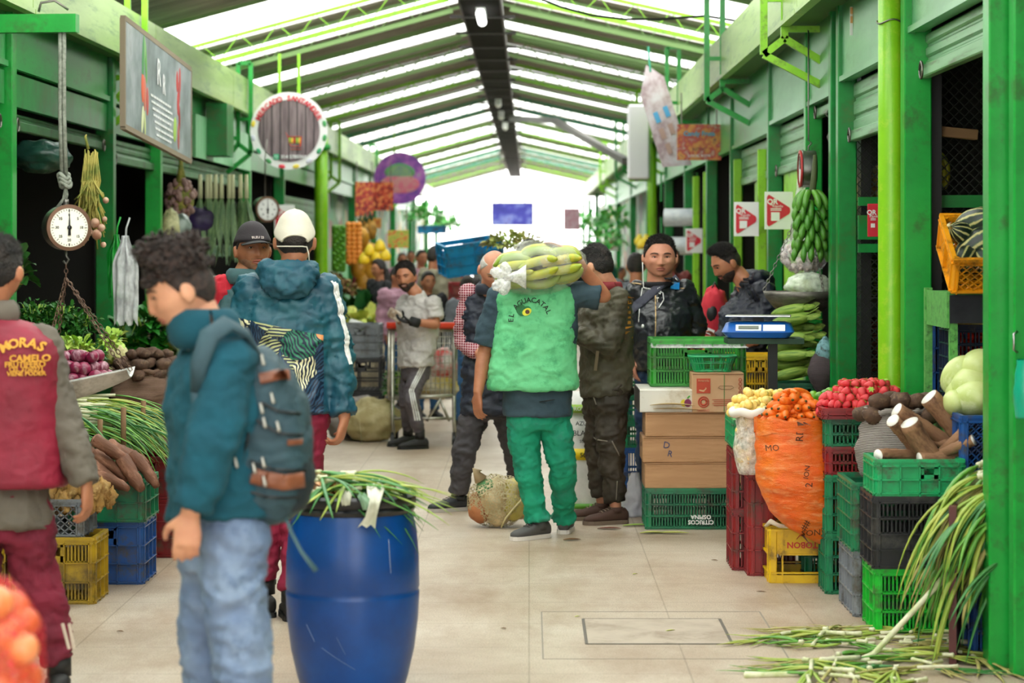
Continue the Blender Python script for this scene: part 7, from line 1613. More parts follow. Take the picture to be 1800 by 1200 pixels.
# the white sign edge behind and crab-coloured posters further down
for (px, py, Y, w_, h_, cs, lab, nm, rz) in (
    (1229, 250, 23, .42, .34, [(.3, '#d8c8b0'), (.45, '#c83a3a'), (.6, '#e8a04a'), (.75, '#8a3a4a')], 'colourful fruit banner fixed over the far stall', 'fruit_banner', 0),
    (672, 345, 36, .34, .42, [(.35, '#3a1a1a'), (.5, '#c83a2a'), (.62, '#e89a5a'), (.75, '#7a2a2a')], 'red fruit poster on the stall past the lime column', 'fruit_poster', .35),
    (640, 350, 35, .26, .5, [(.35, '#6a2a2a'), (.5, '#c83a3a'), (.62, '#e0a04a'), (.75, '#8a3a2a')], 'tall strip of red fruit prints above the papayas', 'fruit_poster', .2),
    (650, 392, 38, .36, .16, [(.35, '#e07a2a'), (.5, '#e8a03a'), (.7, '#c85a2a')], 'orange printed card under the red fruit poster', 'fruit_poster', .2),
    (700, 420, 30, .26, .22, [(.4, '#9ab03a'), (.5, '#c8c04a'), (.6, '#d8602a'), (.8, '#b0b83a')], 'small green card with an orange fruit above the crowd', 'price_card', 0),
    (1005, 385, 45, .3, .4, [(.4, '#e8c8d8'), (.6, '#d890b0'), (.8, '#f0e0e8')], 'pale pink round edged sign far down the aisle', 'far_sign', 0)):
    o = thing(nm, lab, 'sign', W(px, py, Y), rz)
    MB().box((0, 0, 0), (w_, .02, h_)).build('printed_face', board_mat(nm + str(px), cs, 9 / w_ * .5), o, False)
    MB().bar((-w_ * .4, .02, h_ / 2), (-w_ * .4, .02, h_ / 2 + .3), .012).bar((w_ * .4, .02, h_ / 2), (w_ * .4, .02, h_ / 2 + .3), .012).build('hanging_wire', IRON, o, False)
    if px == 1229:
        place(text_mb('Candy Fruta', .06, .002, bold=.03), frame((0, -.015, .08), (1, 0, 0), (0, 0, 1))).build('lettering', M('sky_letter', '#4ab0d8', .4), o, False)
        place(text_mb('LOCAL 81574', .035, .002, bold=.02), frame((0, -.015, -.13), (1, 0, 0), (0, 0, 1))).build('lettering', PW, o, False); place(text_mb('NTOC', .045, .002), frame((0, -.015, -.07), (1, 0, 0), (0, 0, 1))).build('lettering', M('dark_letter', '#3a2a2a', .4), o, False)
# tilted white board with phone pictures, boxes of light
hb = thing('tilted_board', 'pale printed board hung on one corner with small pictures', 'board', W(1167, 212, 24)); hb.rotation_euler = (0, -.28, .15)
MB().prism([(-.14, -.44), (.15, -.5), (.12, .42), (-.02, .58), (-.16, .3)], .015, frame((0, 0, 0), (1, 0, 0), (0, 0, 1))).build('printed_face', board_mat('pale_print', [(.35, '#d8d4dc'), (.5, '#c8b8c0'), (.62, '#a89098'), (.75, '#e0dce4')], 6), hb, False)
for x, z in ((-.06, .05), (.05, .08), (-.05, -.12), (.05, -.1), (-.03, -.28)): MB().box((x, -.012, z), (.05, .004, .11), rot=(0, -.1, 0)).build('phone_picture', M('pic%d' % (z > 0), '#5aa8dc' if z > 0 else '#b89890', .4), hb, False)
MB().bar((0, 0, .5), (.05, 0, .75), .02).build('hook', TEALP, hb, False)
lb = thing('light_box', 'blank white box sign on a green frame by the lime column', 'sign', W(1122, 250, 30)); MB().box((0, 0, 0), (.26, .3, .92), bev=.02).build('white_face', M('lightbox', '#eceaf0', .4), lb, False); MB().bar((.15, 0, -.5), (.15, 0, .6), .04).bar((-.12, 0, -.47), (.15, 0, -.47), .03).build('sign_frame', LIME, lb, False)
# red arrow signs
RAR = M('arrow_red', '#cf2034', .4)
def arrow_sign(px, py, Y, wpx, hpx, lab, rz=0, redback=False):
    s_ = Y / F; w_, h_ = wpx * s_, hpx * s_; g = thing('arrow_sign', lab, 'sign', W(px, py, Y), rz)
    MB().box((0, 0, 0), (w_, .008, h_), bev=.002).build('plate', WHITE if not redback else RAR, g, False)
    P_ = []; a_ = w_ * .42; b_ = h_ * .42
    for k in range(6): t_ = PI / 2 + k / 5 * PI / 2; P_.append((-a_ + .2 * a_ + .2 * a_ * math.cos(t_), b_ - .2 * b_ + .2 * b_ * math.sin(t_)))
    for k in range(6): t_ = PI + k / 5 * PI / 2; P_.append((-a_ + .2 * a_ + .2 * a_ * math.cos(t_), -b_ + .2 * b_ + .2 * b_ * math.sin(t_)))
    for k in range(7): t_ = -PI / 3 + k / 6 * 2 * PI / 3; P_.append((a_ * .75 + .2 * a_ * math.cos(t_), .22 * b_ * math.sin(t_) / .87))
    if not redback: MB().prism(P_[::-1], .004, frame((0, -.006, 0), (1, 0, 0), (0, 0, 1))).build('red_arrow', RAR, g, False)
    place(text_mb('QR', h_ * .2, .0008, bold=.03), frame((-a_ * .55, -.0095, b_ * .55), (1, 0, 0), (0, 0, 1))).build('lettering', WHITE, g, False)
    place(text_mb('Rápido', h_ * .10, .0008), frame((-a_ * .1, -.0095, b_ * .28), (1, 0, 0), (0, 0, 1))).build('lettering', WHITE, g, False)
    mb = MB()
    for z in (.12, .02): mb.box((-a_ * .25, -.009, b_ * z), (w_ * .38, .002, h_ * .02))
    mb.build('printed_lines', WHITE, g, False); MB().box((-a_ * .3, -.009, -b_ * .38), (w_ * .3, .002, w_ * .3)).build('blank_square', WHITE, g, False); return g
arrow_sign(1312, 385, 18.6, 44, 60, 'white sign with a red arrow, lower of the two near ones'); arrow_sign(1369, 370, 17.0, 50, 66, 'white sign with a red arrow nearest the plantains')
arrow_sign(1220, 423, 26, 30, 43, 'white sign with a red arrow by the plastic rolls'); arrow_sign(1079, 428, 40, 16, 25, 'tiny white sign with a red arrow far beyond the olive jacket')
arrow_sign(500, 385, 27.5, 36, 50, 'white sign with a red arrow behind the white cap'); arrow_sign(1537, 387, 12.9, 24, 58, 'dark red sticker sign half behind the lime column', redback=True)
for px, py, Y, h_, lab, num in ((18, 83, 14.9, 58, 'white and green stall number plate at the herb stall', '81581'), (1501, 37, 13.6, 50, 'small orange and white number plate on the pale header', '81578')):
    g = thing('number_plate', lab, 'plate', W(px, py, Y)); s_ = Y / F
    MB().box((0, 0, 0), (24 * s_ if px < 100 else 14 * s_, .01, h_ * s_)).build('plate', WHITE, g, False); MB().box((0, -.004, h_ * s_ * .2), (23 * s_ if px < 100 else 13 * s_, .008, h_ * s_ * .55)).build('colour_panel', M('np%d' % (px < 100), '#3aa050' if px < 100 else '#d8a060', .5), g, False)
    place(text_mb(num, .03 if px < 100 else .018, .001, bold=.03), frame((0, -.01, h_ * s_ * .2), (1, 0, 0), (0, 0, 1))).build('lettering', WHITE, g, False)
# ================================================================== hanging dial scales on the left
ar = thing('steel_bracket', 'green steel arm reaching out over the herb stall to hold the scale rope', 'bracket', (-3.1, 10.7, 2.62))
MB().bar((0, 0, 0), (1.12, -.1, 0), .06, .08).build('beam', GREEN2, ar, False); MB().bar((0, 0, .0), (0, 0, -2.62), .1).build('upright', GREEN, ar, False); MB().tube([(.95, -.1, .05), (.96, -.1, .09), (1.02, -.1, .1), (1.08, -.1, .06)], .006, 6).build('hook', IRON, ar)
Y = 10.6; D = W(116, 400, Y)
hs = thing('hanging_scale', 'steel dial scale hung on a grey rope above the big tin scoop', 'scale', D)
dm = Matrix.Rotation(.55, 4, 'Z')
def dial(g, r, dep, mface, ang):
    rot = Matrix.Rotation(ang, 4, 'Z')
    place(MB().lathe([(r * .9, -dep), (r, -dep * .85), (r, dep * .7), (r * .97, dep)], n=44, axis=(0, -1, 0)), rot).build('dial_drum', STEEL, g, auto=40)
    place(MB().lathe([(r * 1.03, dep * .7), (r * 1.03, dep * 1.05), (r * .88, dep * 1.08), (r * .86, dep)], n=44, axis=(0, -1, 0), cap=False), rot).build('bezel', M('bezel_rust', '#7a5a4a', .4, metal=.6), g, auto=40)
    place(MB().lathe([(r * .88, dep * .9), (r * .88, dep * 1.015)], n=44, axis=(0, -1, 0)), rot).build('dial_face', mface, g, auto=40)
    mb = MB()
    for k in range(40):
        a = k * PI / 20; r1 = r * .82; r2 = r * (.70 if k % 5 == 0 else .76); mb.bar((r1 * math.sin(a), -dep * 1.04, r1 * math.cos(a)), (r2 * math.sin(a), -dep * 1.04, r2 * math.cos(a)), .0025 if k % 5 else .005, .002)
    place(mb, rot).build('tick_marks', BLACK, g, False)
    for k in range(8):
        a = k * PI / 4; tm = place(text_mb(str(k * 5), r * .17, .0005, bold=.02), frame((r * .56 * math.sin(a), -dep * 1.04, r * .56 * math.cos(a)), (1, 0, 0), (0, 0, 1))); place(tm, rot).build('numeral', BLACK, g, False)
    place(MB().tube([(0, -dep * 1.1, -r * .35), (0, -dep * 1.1, 0), (0, -dep * 1.1, r * .72)], [r * .07, r * .05, r * .008], 8, flat=.4).lathe([(r * .1, 0), (r * .1, .006)], (0, -dep * 1.05, 0), 16, axis=(0, -1, 0)), rot).build('needle', BLACK, g)
dial(hs, .098, .045, M('dial_cream', '#f6f2e4', .5), .5)
MB().tube([(0, 0, .1), (0, 0, .125)], .012, 8).tube([(0, 0, -.1), (0, 0, -.125), (.012, 0, -.14), (0, 0, -.16), (-.012, 0, -.145)], .005, 6).build('hook', IRON, hs)
ROPE = M('rope_grey', '#8f9488', .85, '#6f756a', 60, bump=.5, bs=120)
rp = thing('rope', 'knotted grey rope looped over the green arm', 'rope', W(109, 45, Y))
H_ = W(109, 45, Y); kn = W(112, 310, Y) - H_; mb = MB()
for dx in (-.008, .01): mb.tube([(dx, 0, .02), (dx * .9, 0, kn.z * .3), (dx, 0, kn.z * .6), (kn.x + dx, 0, kn.z)], .009, 8)
mb.build('strand', ROPE, rp)
mb = MB()
for k in range(3): mb.tube([kn + V((.022 * math.cos(a) + .004 * k, .018 * math.sin(a), .012 * math.sin(2 * a) - k * .018)) for a in np.linspace(0, 2 * PI, 17)], .0095, 8)
mb.tube([kn, kn + V((.01, 0, -.05)), kn + V((.0, 0, -.10)), kn + V((-.03, 0, -.14))], .008, 8).tube([kn, kn + V((.015, 0, -.08)), D - H_ + V((0, 0, .125))], .006, 8).build('knot', ROPE, rp)
pn = thing('scale_pan', 'big dented tin scoop pan hung on three rusty chains', 'pan', W(150, 690, Y))
t = NT('tin'); t.col(t.ramp(t.noise(12, 7, None, .7), [(.35, '#8f8c86'), (.6, '#c4c2be')])); t.b.inputs['Metallic'].default_value = .75; t.b.inputs['Roughness'].default_value = .45; TIN = t.m
rings = []
def panpt(u, v_):   # u along, v across: open scoop
    return V((lerp(-.22, .2, u), (v_) * (.16 - .05 * u), -.085 * (1 - v_ * v_) * (1 - .55 * u ** 3) + .09 * u + .02))
n1, n2 = 16, 16; vs = [panpt(i / n1, -1 + 2 * k / n2) for i in range(n1 + 1) for k in range(n2 + 1)]; vs2 = [v - V((0, 0, .005)) for v in vs]; m = n2 + 1; K = len(vs)
fs = [(i * m + k, i * m + k + 1, (i + 1) * m + k + 1, (i + 1) * m + k) for i in range(n1) for k in range(n2)]
MB().add(vs + vs2, fs + [tuple(K + j for j in f[::-1]) for f in fs] + [(i * m, (i + 1) * m, K + (i + 1) * m, K + i * m) for i in range(n1)] + [(i * m + n2, K + i * m + n2, K + (i + 1) * m + n2, (i + 1) * m + n2) for i in range(n1)] + [(n1 * m + k, n1 * m + k + 1, K + n1 * m + k + 1, K + n1 * m + k) for k in range(n2)] + [(k + 1, k, K + k, K + k + 1) for k in range(n2)]).build('scoop', TIN, pn)
RUST = M('rusty_chain', '#5a4438', .5, '#7a6050', 30, metal=.6)
top_ = D - W(150, 690, Y) + V((0, 0, -.16))
for u, v_ in ((.97, -.8), (.97, .8), (.1, -1), (.1, 1)): chain(panpt(u, v_), top_ + V((0, 0, -.06)), .008, .022).build('chain', RUST, pn)
chain(top_ + V((0, 0, -.06)), top_, .008, .018).build('top_links', RUST, pn)
hs2 = thing('hanging_scale', 'smaller dial scale on a wire beyond the dark cap', 'scale', W(466, 368, 24)); dial(hs2, .125, .06, WHITE, .55); MB().tube([(0, 0, .12), (0, 0, .5), (.02, 0, .7)], .006, 6).build('hanging_wire', IRON, hs2)
# --- onion braid
ob_ = thing('onion_braid', 'dried onion braid with yellow stalks hung beside the dial scale', 'onions', W(168, 300, 14.2)); ST = M('dry_stalk', '#a89a4a', .7, '#6f7a30', 12); BULB = M('dry_bulb', '#9a6a52', .6, '#c9a890', 9)
rr = random.Random(5); Z = lambda px, py, dy=0: W(px, py, 14.2 + dy) - V(ob_.location)
for k in range(70):
    sx = rr.uniform(148, 172); ex = rr.uniform(128, 188); ey = rr.uniform(340, 440)
    MB().tube([Z(sx, rr.uniform(262, 300), rr.uniform(-.05, .05)), Z(sx + rr.uniform(-6, 6), 318, -.03), Z(lerp(sx, ex, .6) + rr.uniform(-8, 8), lerp(318, ey, .6), rr.uniform(-.1, .05)), Z(ex, ey, rr.uniform(-.12, .05))], [.004, .005, .006, .004], 5, flat=.5).build('stalk', ST, ob_)
for px, py, r_ in ((167, 392, .028), (178, 400, .022), (170, 412, .03), (158, 408, .02), (184, 385, .015), (182, 430, .016), (186, 352, .018)): MB().ell(Z(px, py, -.12), (r_, r_, r_ * 1.05), n=16, m=10).build('bulb', BULB, ob_)
MB().tube([Z(155, 262), Z(150, 240), Z(152, 236)], [.01, .008, .003], 6).build('tie', ST, ob_)
# --- plastic bags on the post
def drape(label, x0, x1, y0, y1, Y, mat, seed, name='plastic_bag'):
    g = thing(name, label, 'bag', W((x0 + x1) / 2, y0, Y)); n, m_ = 14, 26; vs = []
    for side in (0, 1):
        for i in range(m_ + 1):
            t_ = i / m_; wd = lerp(.25, 1, smooth01(t_, 0, .35)) * lerp(1, .85, t_)
            for k in range(n + 1):
                u = k / n - .5; x = u * (x1 - x0) * Y / F * wd; z = -(y1 - y0) * Y / F * t_ * (1 + .05 * math.sin(k * 1.3 + seed))
                d_ = .03 * math.sin(u * 18 + seed + t_ * 2) + .03 * noise.noise(V((u * 6, t_ * 5, seed))) + (.05 * math.sin(PI * (u + .5)) * (1 if side else -1)) * wd
                vs.append((x, d_, z))
    q = n + 1; K = (m_ + 1) * q; fs = [(i * q + k, i * q + k + 1, (i + 1) * q + k + 1, (i + 1) * q + k) for i in range(m_) for k in range(n)]
    MB().add(vs, fs + [tuple(K + j for j in f[::-1]) for f in fs]).build('bag_film', mat, g); MB().tube([(0, 0, -.02), (.0, .02, .05), (.02, .04, .12)], .006, 6).build('handle_loop', mat, g); return g
drape('green plastic bag hung behind the white one', 188, 222, 412, 520, 16.6, M('bag_green', '#1fae3c', .3, '#189a34', 5), 1); drape('crumpled clear white plastic bag hung on the green post', 196, 246, 414, 566, 16.2, film('bag_white', '#eef0f2', .7, .25, 14), 2)
tag(MB().ell(W(70, 275, 15.2), (.2, .15, .1), n=30, m=20, fn=lambda u: 1 + .25 * noise.noise(u * 3)).build('plastic_bundle', M('dark_green_film', '#16342c', .3, '#1f463a', 6, bump=.4, bs=20)), 'dark green crumpled plastic stuffed under the shutter', 'plastic')
# ================================================================== left display tables and produce
WD = M('table_wood', '#5a4632', .8, '#6f5840', 5)
def table(x0, x1, y0, y1, z, lab):
    g = thing('display_table', lab, 'table', ((x0 + x1) / 2, (y0 + y1) / 2, 0))
    MB().box((0, 0, z - .02), (x1 - x0, y1 - y0, .04)).build('table_top', WD, g, False)
    for sx in (-1, 1):
        for sy in (-1, 1): MB().box((sx * (x1 - x0) * .46, sy * (y1 - y0) * .46, z / 2 - .02), (.05, .05, z - .04)).build('leg', WD, g, False)
    return g
table(-3.9, -2.75, 12.6, 15.3, .92, 'wooden table under the herbs and red onions'); table(-3.4, -2.35, 15.5, 17.9, .80, 'wooden table under the potatoes sack and leafy greens')
HERB = M('herb_green', '#2d6e1e', .55, '#1c5a18', 12); SPN = M('spinach_green', '#1f6a1c', .4, '#2f8226', 8); LGT = M('leaf_light', '#8cb83a', .5, '#b8cc60', 8); YLF = M('husk_yellow', '#c8c868', .6, '#9ab048', 8)
def herb_bunch(c, r, mat, lab, group, nleaf=150, ls=.03, seed=0, stem=True, name='herb_bunch', cat='herbs', up=.4):
    g = thing(name, lab, cat, c, 0, group); rr = random.Random(seed); mb = MB()
    for k in range(nleaf):
        u = V((rr.gauss(0, 1), rr.gauss(0, 1), rr.gauss(up, .7))).normalized(); p = V((u.x * r[0], u.y * r[1], abs(u.z) * r[2])) * rr.uniform(.6, 1); d = (u + V((rr.uniform(-.6, .6), rr.uniform(-.6, .6), rr.uniform(-.3, .5)))).normalized()
        mb.leaf(p, d, ls * rr.uniform(.7, 1.4), ls * rr.uniform(.5, .8), rr.uniform(.1, .6), 3, up=(rr.uniform(-.4, .4), rr.uniform(-.4, .4), 1))
    mb.build('leaves', mat, g)
    mb = MB()
    for k in range(14): u = V((rr.uniform(-1, 1), rr.uniform(-1, 1), 0)); mb.tube([(u.x * .02, u.y * .02, 0), (u.x * r[0] * .6, u.y * r[1] * .6, r[2] * .8)], .003, 5)
    mb.build('stems', LGT, g); return g
for k, (px, py, s_) in enumerate(((48, 600, 1.2), (85, 560, 1.1), (120, 590, 1.0), (75, 625, 1.1), (110, 545, .9), (145, 560, .9), (150, 610, .9), (60, 545, 1.0), (30, 560, 1), (130, 630, .8))):
    herb_bunch(W(px, py + 25, 14.4), (.13 * s_, .12, .15 * s_), HERB, 'bushy dark green herb bunch heaped behind the tin pan', 'herb bunches behind the tin pan', 260, .035, k)
herb_bunch(W(35, 500, 14.2), (.04, .04, .2), M('bay_green', '#2a5a22', .4), 'sprig of pointed bay leaves by the grey collar', None, 26, .09, 77, name='bay_sprig')
for k, (px, py) in enumerate(((225, 575), (255, 560), (285, 590), (240, 600), (270, 615), (232, 625), (292, 560), (250, 640), (215, 605))):
    herb_bunch(W(px, py + 20, 17.0), (.11, .1, .13), SPN, 'broad leaved spinach bunch above the potato sack', 'spinach bunches above the potatoes', 46, .11, 20 + k, name='spinach_bunch', cat='greens')
for k, (px, py) in enumerate(((118, 600), (140, 605), (200, 590), (160, 640))): herb_bunch(W(px, py + 12, 14.0), (.06, .06, .07), LGT, 'pale yellow green lettuce head beside the onions', 'pale lettuce heads by the onions', 40, .06, 40 + k, name='lettuce', cat='lettuce')
for k in range(7): herb_bunch(W(305 + 8 * k, 640 - (k % 3) * 18, 17.0), (.07, .06, .16), YLF, 'yellow green leafy stalks bunch next to the spinach', 'yellow green stalk bunches', 26, .13, 60 + k, name='chard_bunch', cat='greens', up=1)
cf = thing('cauliflower', 'cream cauliflower head on the post side of the spinach', 'cauliflower', W(206, 640, 16.0)); mb = MB().ell((0, 0, .06), (.075, .07, .07), n=36, m=24, fn=lambda u: 1 + .12 * noise.noise(u * 9)); mb.build('curd', M('curd', '#e2d8a4', .7, '#d0c48a', 30, bump=.8, bs=120), cf)
mb = MB()
for k in range(8): mb.leaf((.04 * math.cos(k * .8), .04 * math.sin(k * .8), 0), (math.cos(k * .8), math.sin(k * .8), .6), .13, .06, .1)
mb.build('leaves', LGT, cf)
heap(onions, W(140, 0, 13.2).x, 13.2, .93, .16, .2, .15, .038, 'shiny red onion heaped above the tin pan', 'onion', 'red onions above the tin pan', maxn=60)
for k, (px, ps) in enumerate(((258, 1.0),)):
    sack('brown netted sack of potatoes folded beneath the dark potato heap', (W(255, 0, 15.2).x, 15.2, .58), .21, .2, .28, NETBROWN, folds=.14); sack('lower brown netted sack bulging under the potato sack', (W(252, 0, 15.2).x, 15.2, .2), .22, .2, .37, NETBROWN, folds=.16, rim=False, open_top=False, seed=4)
heap([o for o in potatoes], W(258, 0, 15.2).x, 15.2, .84, .2, .17, .16, .042, 'dark brown potato heaped on the brown netted sack', 'potato', 'potatoes on the brown netted sack', maxn=95)
# --- left crates (X from floor contact)
crate('dirty yellow crate on the floor beside the maroon trousers', -2.38, 11.10, 0, .38, .34, .30, CYD, 'slots', 3, 3, sstyle='solid', solidrow=(1,))
crate('grey crate with yellow ribs on the dirty yellow crate', -2.44, 11.12, .302, .38, .36, .17, CGY, 'diamond', 1, 3)
crate('second yellow crate further in by the maroon trousers', -2.80, 11.10, 0, .38, .34, .30, CYD, 'slots', 3, 3); crate('grey crate further in beside the ginger', -2.85, 11.12, .302, .38, .36, .17, CGY, 'diamond', 1, 3)
crate('dark blue crate on the floor under the cassava', -2.22, 11.75, 0, .34, .38, .30, CB, 'solid', 3, 3); crate('dark green crate of cassava on the blue crate', -2.24, 11.72, .305, .37, .42, .20, CG, 'solid', 2, 3)
crate('rust red crate on the floor beyond the blue crate', -2.20, 12.75, 0, .36, .34, .30, CR, 'solid', 3, 3); crate('rust red crate stacked under the scallion tops', -2.20, 12.75, .305, .36, .34, .22, CR, 'solid', 2, 3)
crate('blue crate behind the maroon trousers at the frame edge', -2.95, 11.8, 0, .4, .38, .3, CB, 'solid', 3, 3)
rr = random.Random(8)
for k, (px, py, qx, qy, dy) in enumerate(((168, 782, 240, 822, 0), (190, 778, 262, 820, .08), (172, 800, 228, 850, .02), (215, 815, 245, 848, -.03), (232, 808, 262, 842, .02), (160, 815, 215, 852, -.05), (175, 835, 212, 856, -.1), (150, 800, 205, 830, .1), (200, 795, 250, 812, .15), (165, 770, 215, 800, .12))):
    a_, b_2 = W(px, py, 11.8 + dy), W(qx, qy, 11.7 + dy); d_ = (b_2 - a_).normalized(); put(cass[k % 4], a_ + d_ * .1, d_.to_track_quat('Z', 'Y').to_euler(), .95, 'rough brown cassava root heaped in the dark green crate', 'cassava', 'cassava in the dark green crate')
gin = var('arracacha_root', [lump(.03, (1, 1, 1.7), .5, 2.2, k, 18, 12) for k in range(3)], M('ginger_skin', '#b08848', .7, '#8a6434', 12, bump=.3, bs=60, dirt='#d0b070', dn=14))
heap(gin, W(125, 0, 11.3).x, 11.3, .46, .2, .15, .1, .034, 'knobbly yellow brown root in the grey crate', 'root', 'knobbly roots in the grey crate', maxn=50)
heap(gin, W(105, 0, 11.9).x, 11.9, .62, .1, .15, .16, .034, 'knobbly brown root piled by the grey sleeve', 'root', 'knobbly roots by the grey sleeve', maxn=30)
# --- scallion bed with wooden pegs
table(-2.7, -2.25, 13.2, 13.7, .66, 'low table carrying the long bed of scallions')
rr = random.Random(31)
for k in range(62):
    x = rr.uniform(-2.62, -2.45); y = rr.uniform(12.35, 13.4); z = .68 + rr.random() * .14; d = V((rr.uniform(.8, 1), rr.uniform(-.35, .05), rr.uniform(.0, .12)))
    scallion((x, y, z), d, rr.uniform(.65, .95), 'white stemmed scallion laid flat with its tops hanging over', 'scallions on the low table', .33, .0085, 400 + k, droop=rr.uniform(.35, 1.0), leaves=3)
for px, pt, Y in ((176, 737, 12.3), (217, 716, 12.3), (252, 704, 12.9)):
    p = W(px, pt, Y); tag(MB().tube([(p.x, p.y, .62), (p.x, p.y, (p.z + .62) / 2), (p.x, p.y, p.z)], .014, 10).build('wooden_peg', M('peg_wood', '#8a6a4a', .8)), {176: 'short wooden peg at the cassava end of the scallion bed', 217: 'tall wooden peg in the middle of the scallion bed', 252: 'wooden peg farthest along the scallion bed'}[px], 'peg')
# --- leek stall
table(-4.3, -3.0, 18.9, 26.0, .95, 'long counter of the leek stall')
sh = thing('produce_shelf', 'dark green shelf above the garlic crate in the leek stall', 'shelf', (-3.6, 22.3, 1.62)); MB().box((0, 0, 0), (.9, 6.5, .05)).build('shelf_board', M('shelf_green', '#0e4a22', .5), sh, False); MB().box((.44, 0, -.04), (.03, 6.5, .1)).build('shelf_lip', M('shelf_green', '#0e4a22', .5), sh, False); MB().bar((0, -3, 0), (0, -3, -1.6), .05).bar((0, 3, 0), (0, 3, -1.6), .05).build('shelf_upright', M('shelf_green', '#0e4a22', .5), sh, False)
LK = M('leek_green', '#5a7a52', .5, '#84a06a', 6, stretch=(6, 6, .4)); LKW = M('leek_white', '#d8d8b0', .5)
rr = random.Random(12)
for k in range(9):
    px = 352 + k * 10 + rr.uniform(-3, 3); g = thing('hanging_leek', 'leek hung roots up over the garlic crate', 'leek', W(px, 345, 22), 0, 'leeks hung over the garlic crate')
    mb = MB()
    for q in range(7): a = rr.uniform(0, 6.3); mb.leaf((0, 0, 0), (.35 * math.cos(a), .35 * math.sin(a), -1), rr.uniform(.35, .62), .05, .1, 8)
    mb.build('leaves', LK, g); MB().tube([(0, 0, .2), (0, 0, .1), (0, 0, -.02)], [.016, .02, .022], 10).build('white_stem', LKW, g)
gb_ = thing('garlic_braid', 'large round bundle of purple garlic hung in the leek stall', 'garlic', W(318, 350, 21.5)); PG = M('purple_garlic', '#8a6660', .6, '#b09088', 9); rr = random.Random(2)
for k in range(90):
    u = V((rr.gauss(0, 1), rr.gauss(-.6, 1), rr.gauss(0, 1))).normalized(); MB().ell((u.x * .13, u.y * .12, u.z * .17), (.026, .026, .028), n=8, m=6).build('garlic_head', PG, gb_)
MB().ell((0, 0, 0), (.12, .11, .16), n=16, m=10).build('dry_leaves', ST, gb_); MB().tube([(0, 0, .15), (0, 0, .3), (0, .02, .5)], [.05, .02, .01], 8).build('tie', ST, gb_)
heap(garlics, W(400, 0, 21).x, 21.0, 1.30, .42, .3, .2, .03, 'white garlic bulb in the crate behind the dark cap', 'garlic', 'garlic behind the dark cap', maxn=120); crate('green crate of garlic behind the dark cap', W(345, 0, 21).x, 20.65, 1.0, .9, .6, .28, CGD, 'slots', 2, 4); crate('green crate under the garlic crate', W(345, 0, 21).x, 20.65, .72, .9, .6, .27, CGD, 'slots', 2, 4)
bagblob('vegetable_bag', 'dark purple bag of produce on the leek stall shelf', 'bag', W(345, 390, 22), (.2, .15, .14), M('purple_bag', '#3a2a5a', .5, '#2a1f40', 8), 1); bagblob('vegetable_bag', 'clear bag of pale produce on the near end of the shelf', 'bag', W(300, 400, 20.6), (.08, .08, .16), film('veg_film', '#e0dca8', .7, .2, 30), 2); bagblob('vegetable_bag', 'dark clear bag of greens between the two shelf bags', 'bag', W(318, 400, 20.8), (.09, .08, .12), M('green_film', '#5a6a62', .3, '#9aa8a4', 8), 3)
# ================================================================== fruit stall beyond the lime column
table(-3.3, -1.9, 26.5, 33.0, .85, 'long counter of the fruit stall beyond the white cap')
rr = random.Random(6)
for k, (px, py) in enumerate(((633, 420), (652, 447), (632, 470), (655, 478), (640, 495), (622, 448), (662, 500))):
    pa = W(px, py, 30); put(papayas[k % 2], pa, (rr.uniform(-.5, .5), rr.uniform(-.5, .5), 0), 1.5, 'golden papaya hung in the fruit stall', 'papaya', 'papayas hung in the fruit stall')
for k in range(3):
    p = W(635 + k * 9, 412 - k * 4, 30.5); g = thing('pineapple', 'pineapple with its crown above the papayas', 'pineapple', p, 0, 'pineapples above the papayas'); MB().ell((0, 0, 0), (.07, .07, .12), n=18, m=12, fn=lambda u: 1 + .05 * math.cos(9 * math.atan2(u.y, u.x) + 14 * u.z)).build('fruit_body', M('pineapple_skin', '#b8862e', .6, '#8a6420', 20), g)
    mb = MB()
    for q in range(14): a = q * .9; mb.leaf((0, 0, .1), (.5 * math.cos(a), .5 * math.sin(a), 1), .2, .025, .2)
    mb.build('crown', M('crown_green', '#3f6a4a', .5), g)
for k in range(26): put(oranges[k % 2], W(618 - 5 + (k % 3) * 9, 395 + (k // 3) * 8, 29.6), (0, 0, 0), 1.0, 'orange in the hanging net column beside the lime pipe', 'orange', 'oranges in the hanging net')
BY = M('banana_yellow', '#f2c81c', .4, '#e8d03a', 6)
for k, (px, py) in enumerate(((650, 438), (668, 430), (662, 448), (677, 446), (640, 452))):
    g = thing('banana_bunch', 'ripe yellow banana hand hanging above the crowd', 'bananas', W(px, py - 12, 28.4), 0, 'yellow banana hands above the crowd')
    for q in range(8):
        mb = MB(); mb.v = list(bp.v); mb.f = list(bp.f); mb.m = list(bp.m); a = PI + .5 + q * .32; place(mb, Matrix.Rotation(a, 4, 'Z') @ Matrix.Rotation(1.1, 4, 'Y') @ Matrix.Translation((.09, 0, 0))).build('banana', BY, g)
for k in range(60): put(limes[k % 3], W(588 + (k % 4) * 5, 400 + (k // 4) * 5.2, 29.0 + .02 * (k % 3)), (0, 0, 0), 1.15, 'dark green avocado in the hanging net by the lime pipe', 'avocado', 'avocados in the hanging net')
DRY = M('dry_herb', '#6a4a2a', .8, '#8a6a40', 12)
for k in range(5): herb_bunch(W(590 + k * 14, 500 + k * 10, 27.5), (.14, .14, .12), DRY, 'brown dried herb bundle heaped on the fruit counter', 'dried herb bundles', 130, .06, 80 + k, name='dried_herbs')
for k in range(6): herb_bunch(W(600 + k * 13, 545 + (k % 2) * 14, 27), (.2, .1, .06), M('banana_leaf', '#2f6a3c', .4, '#5a8a4a', 4), 'long dark green leaf roll on the counter', 'leaf rolls on the counter', 10, .3, 90 + k, name='leaf_roll', cat='leaves')
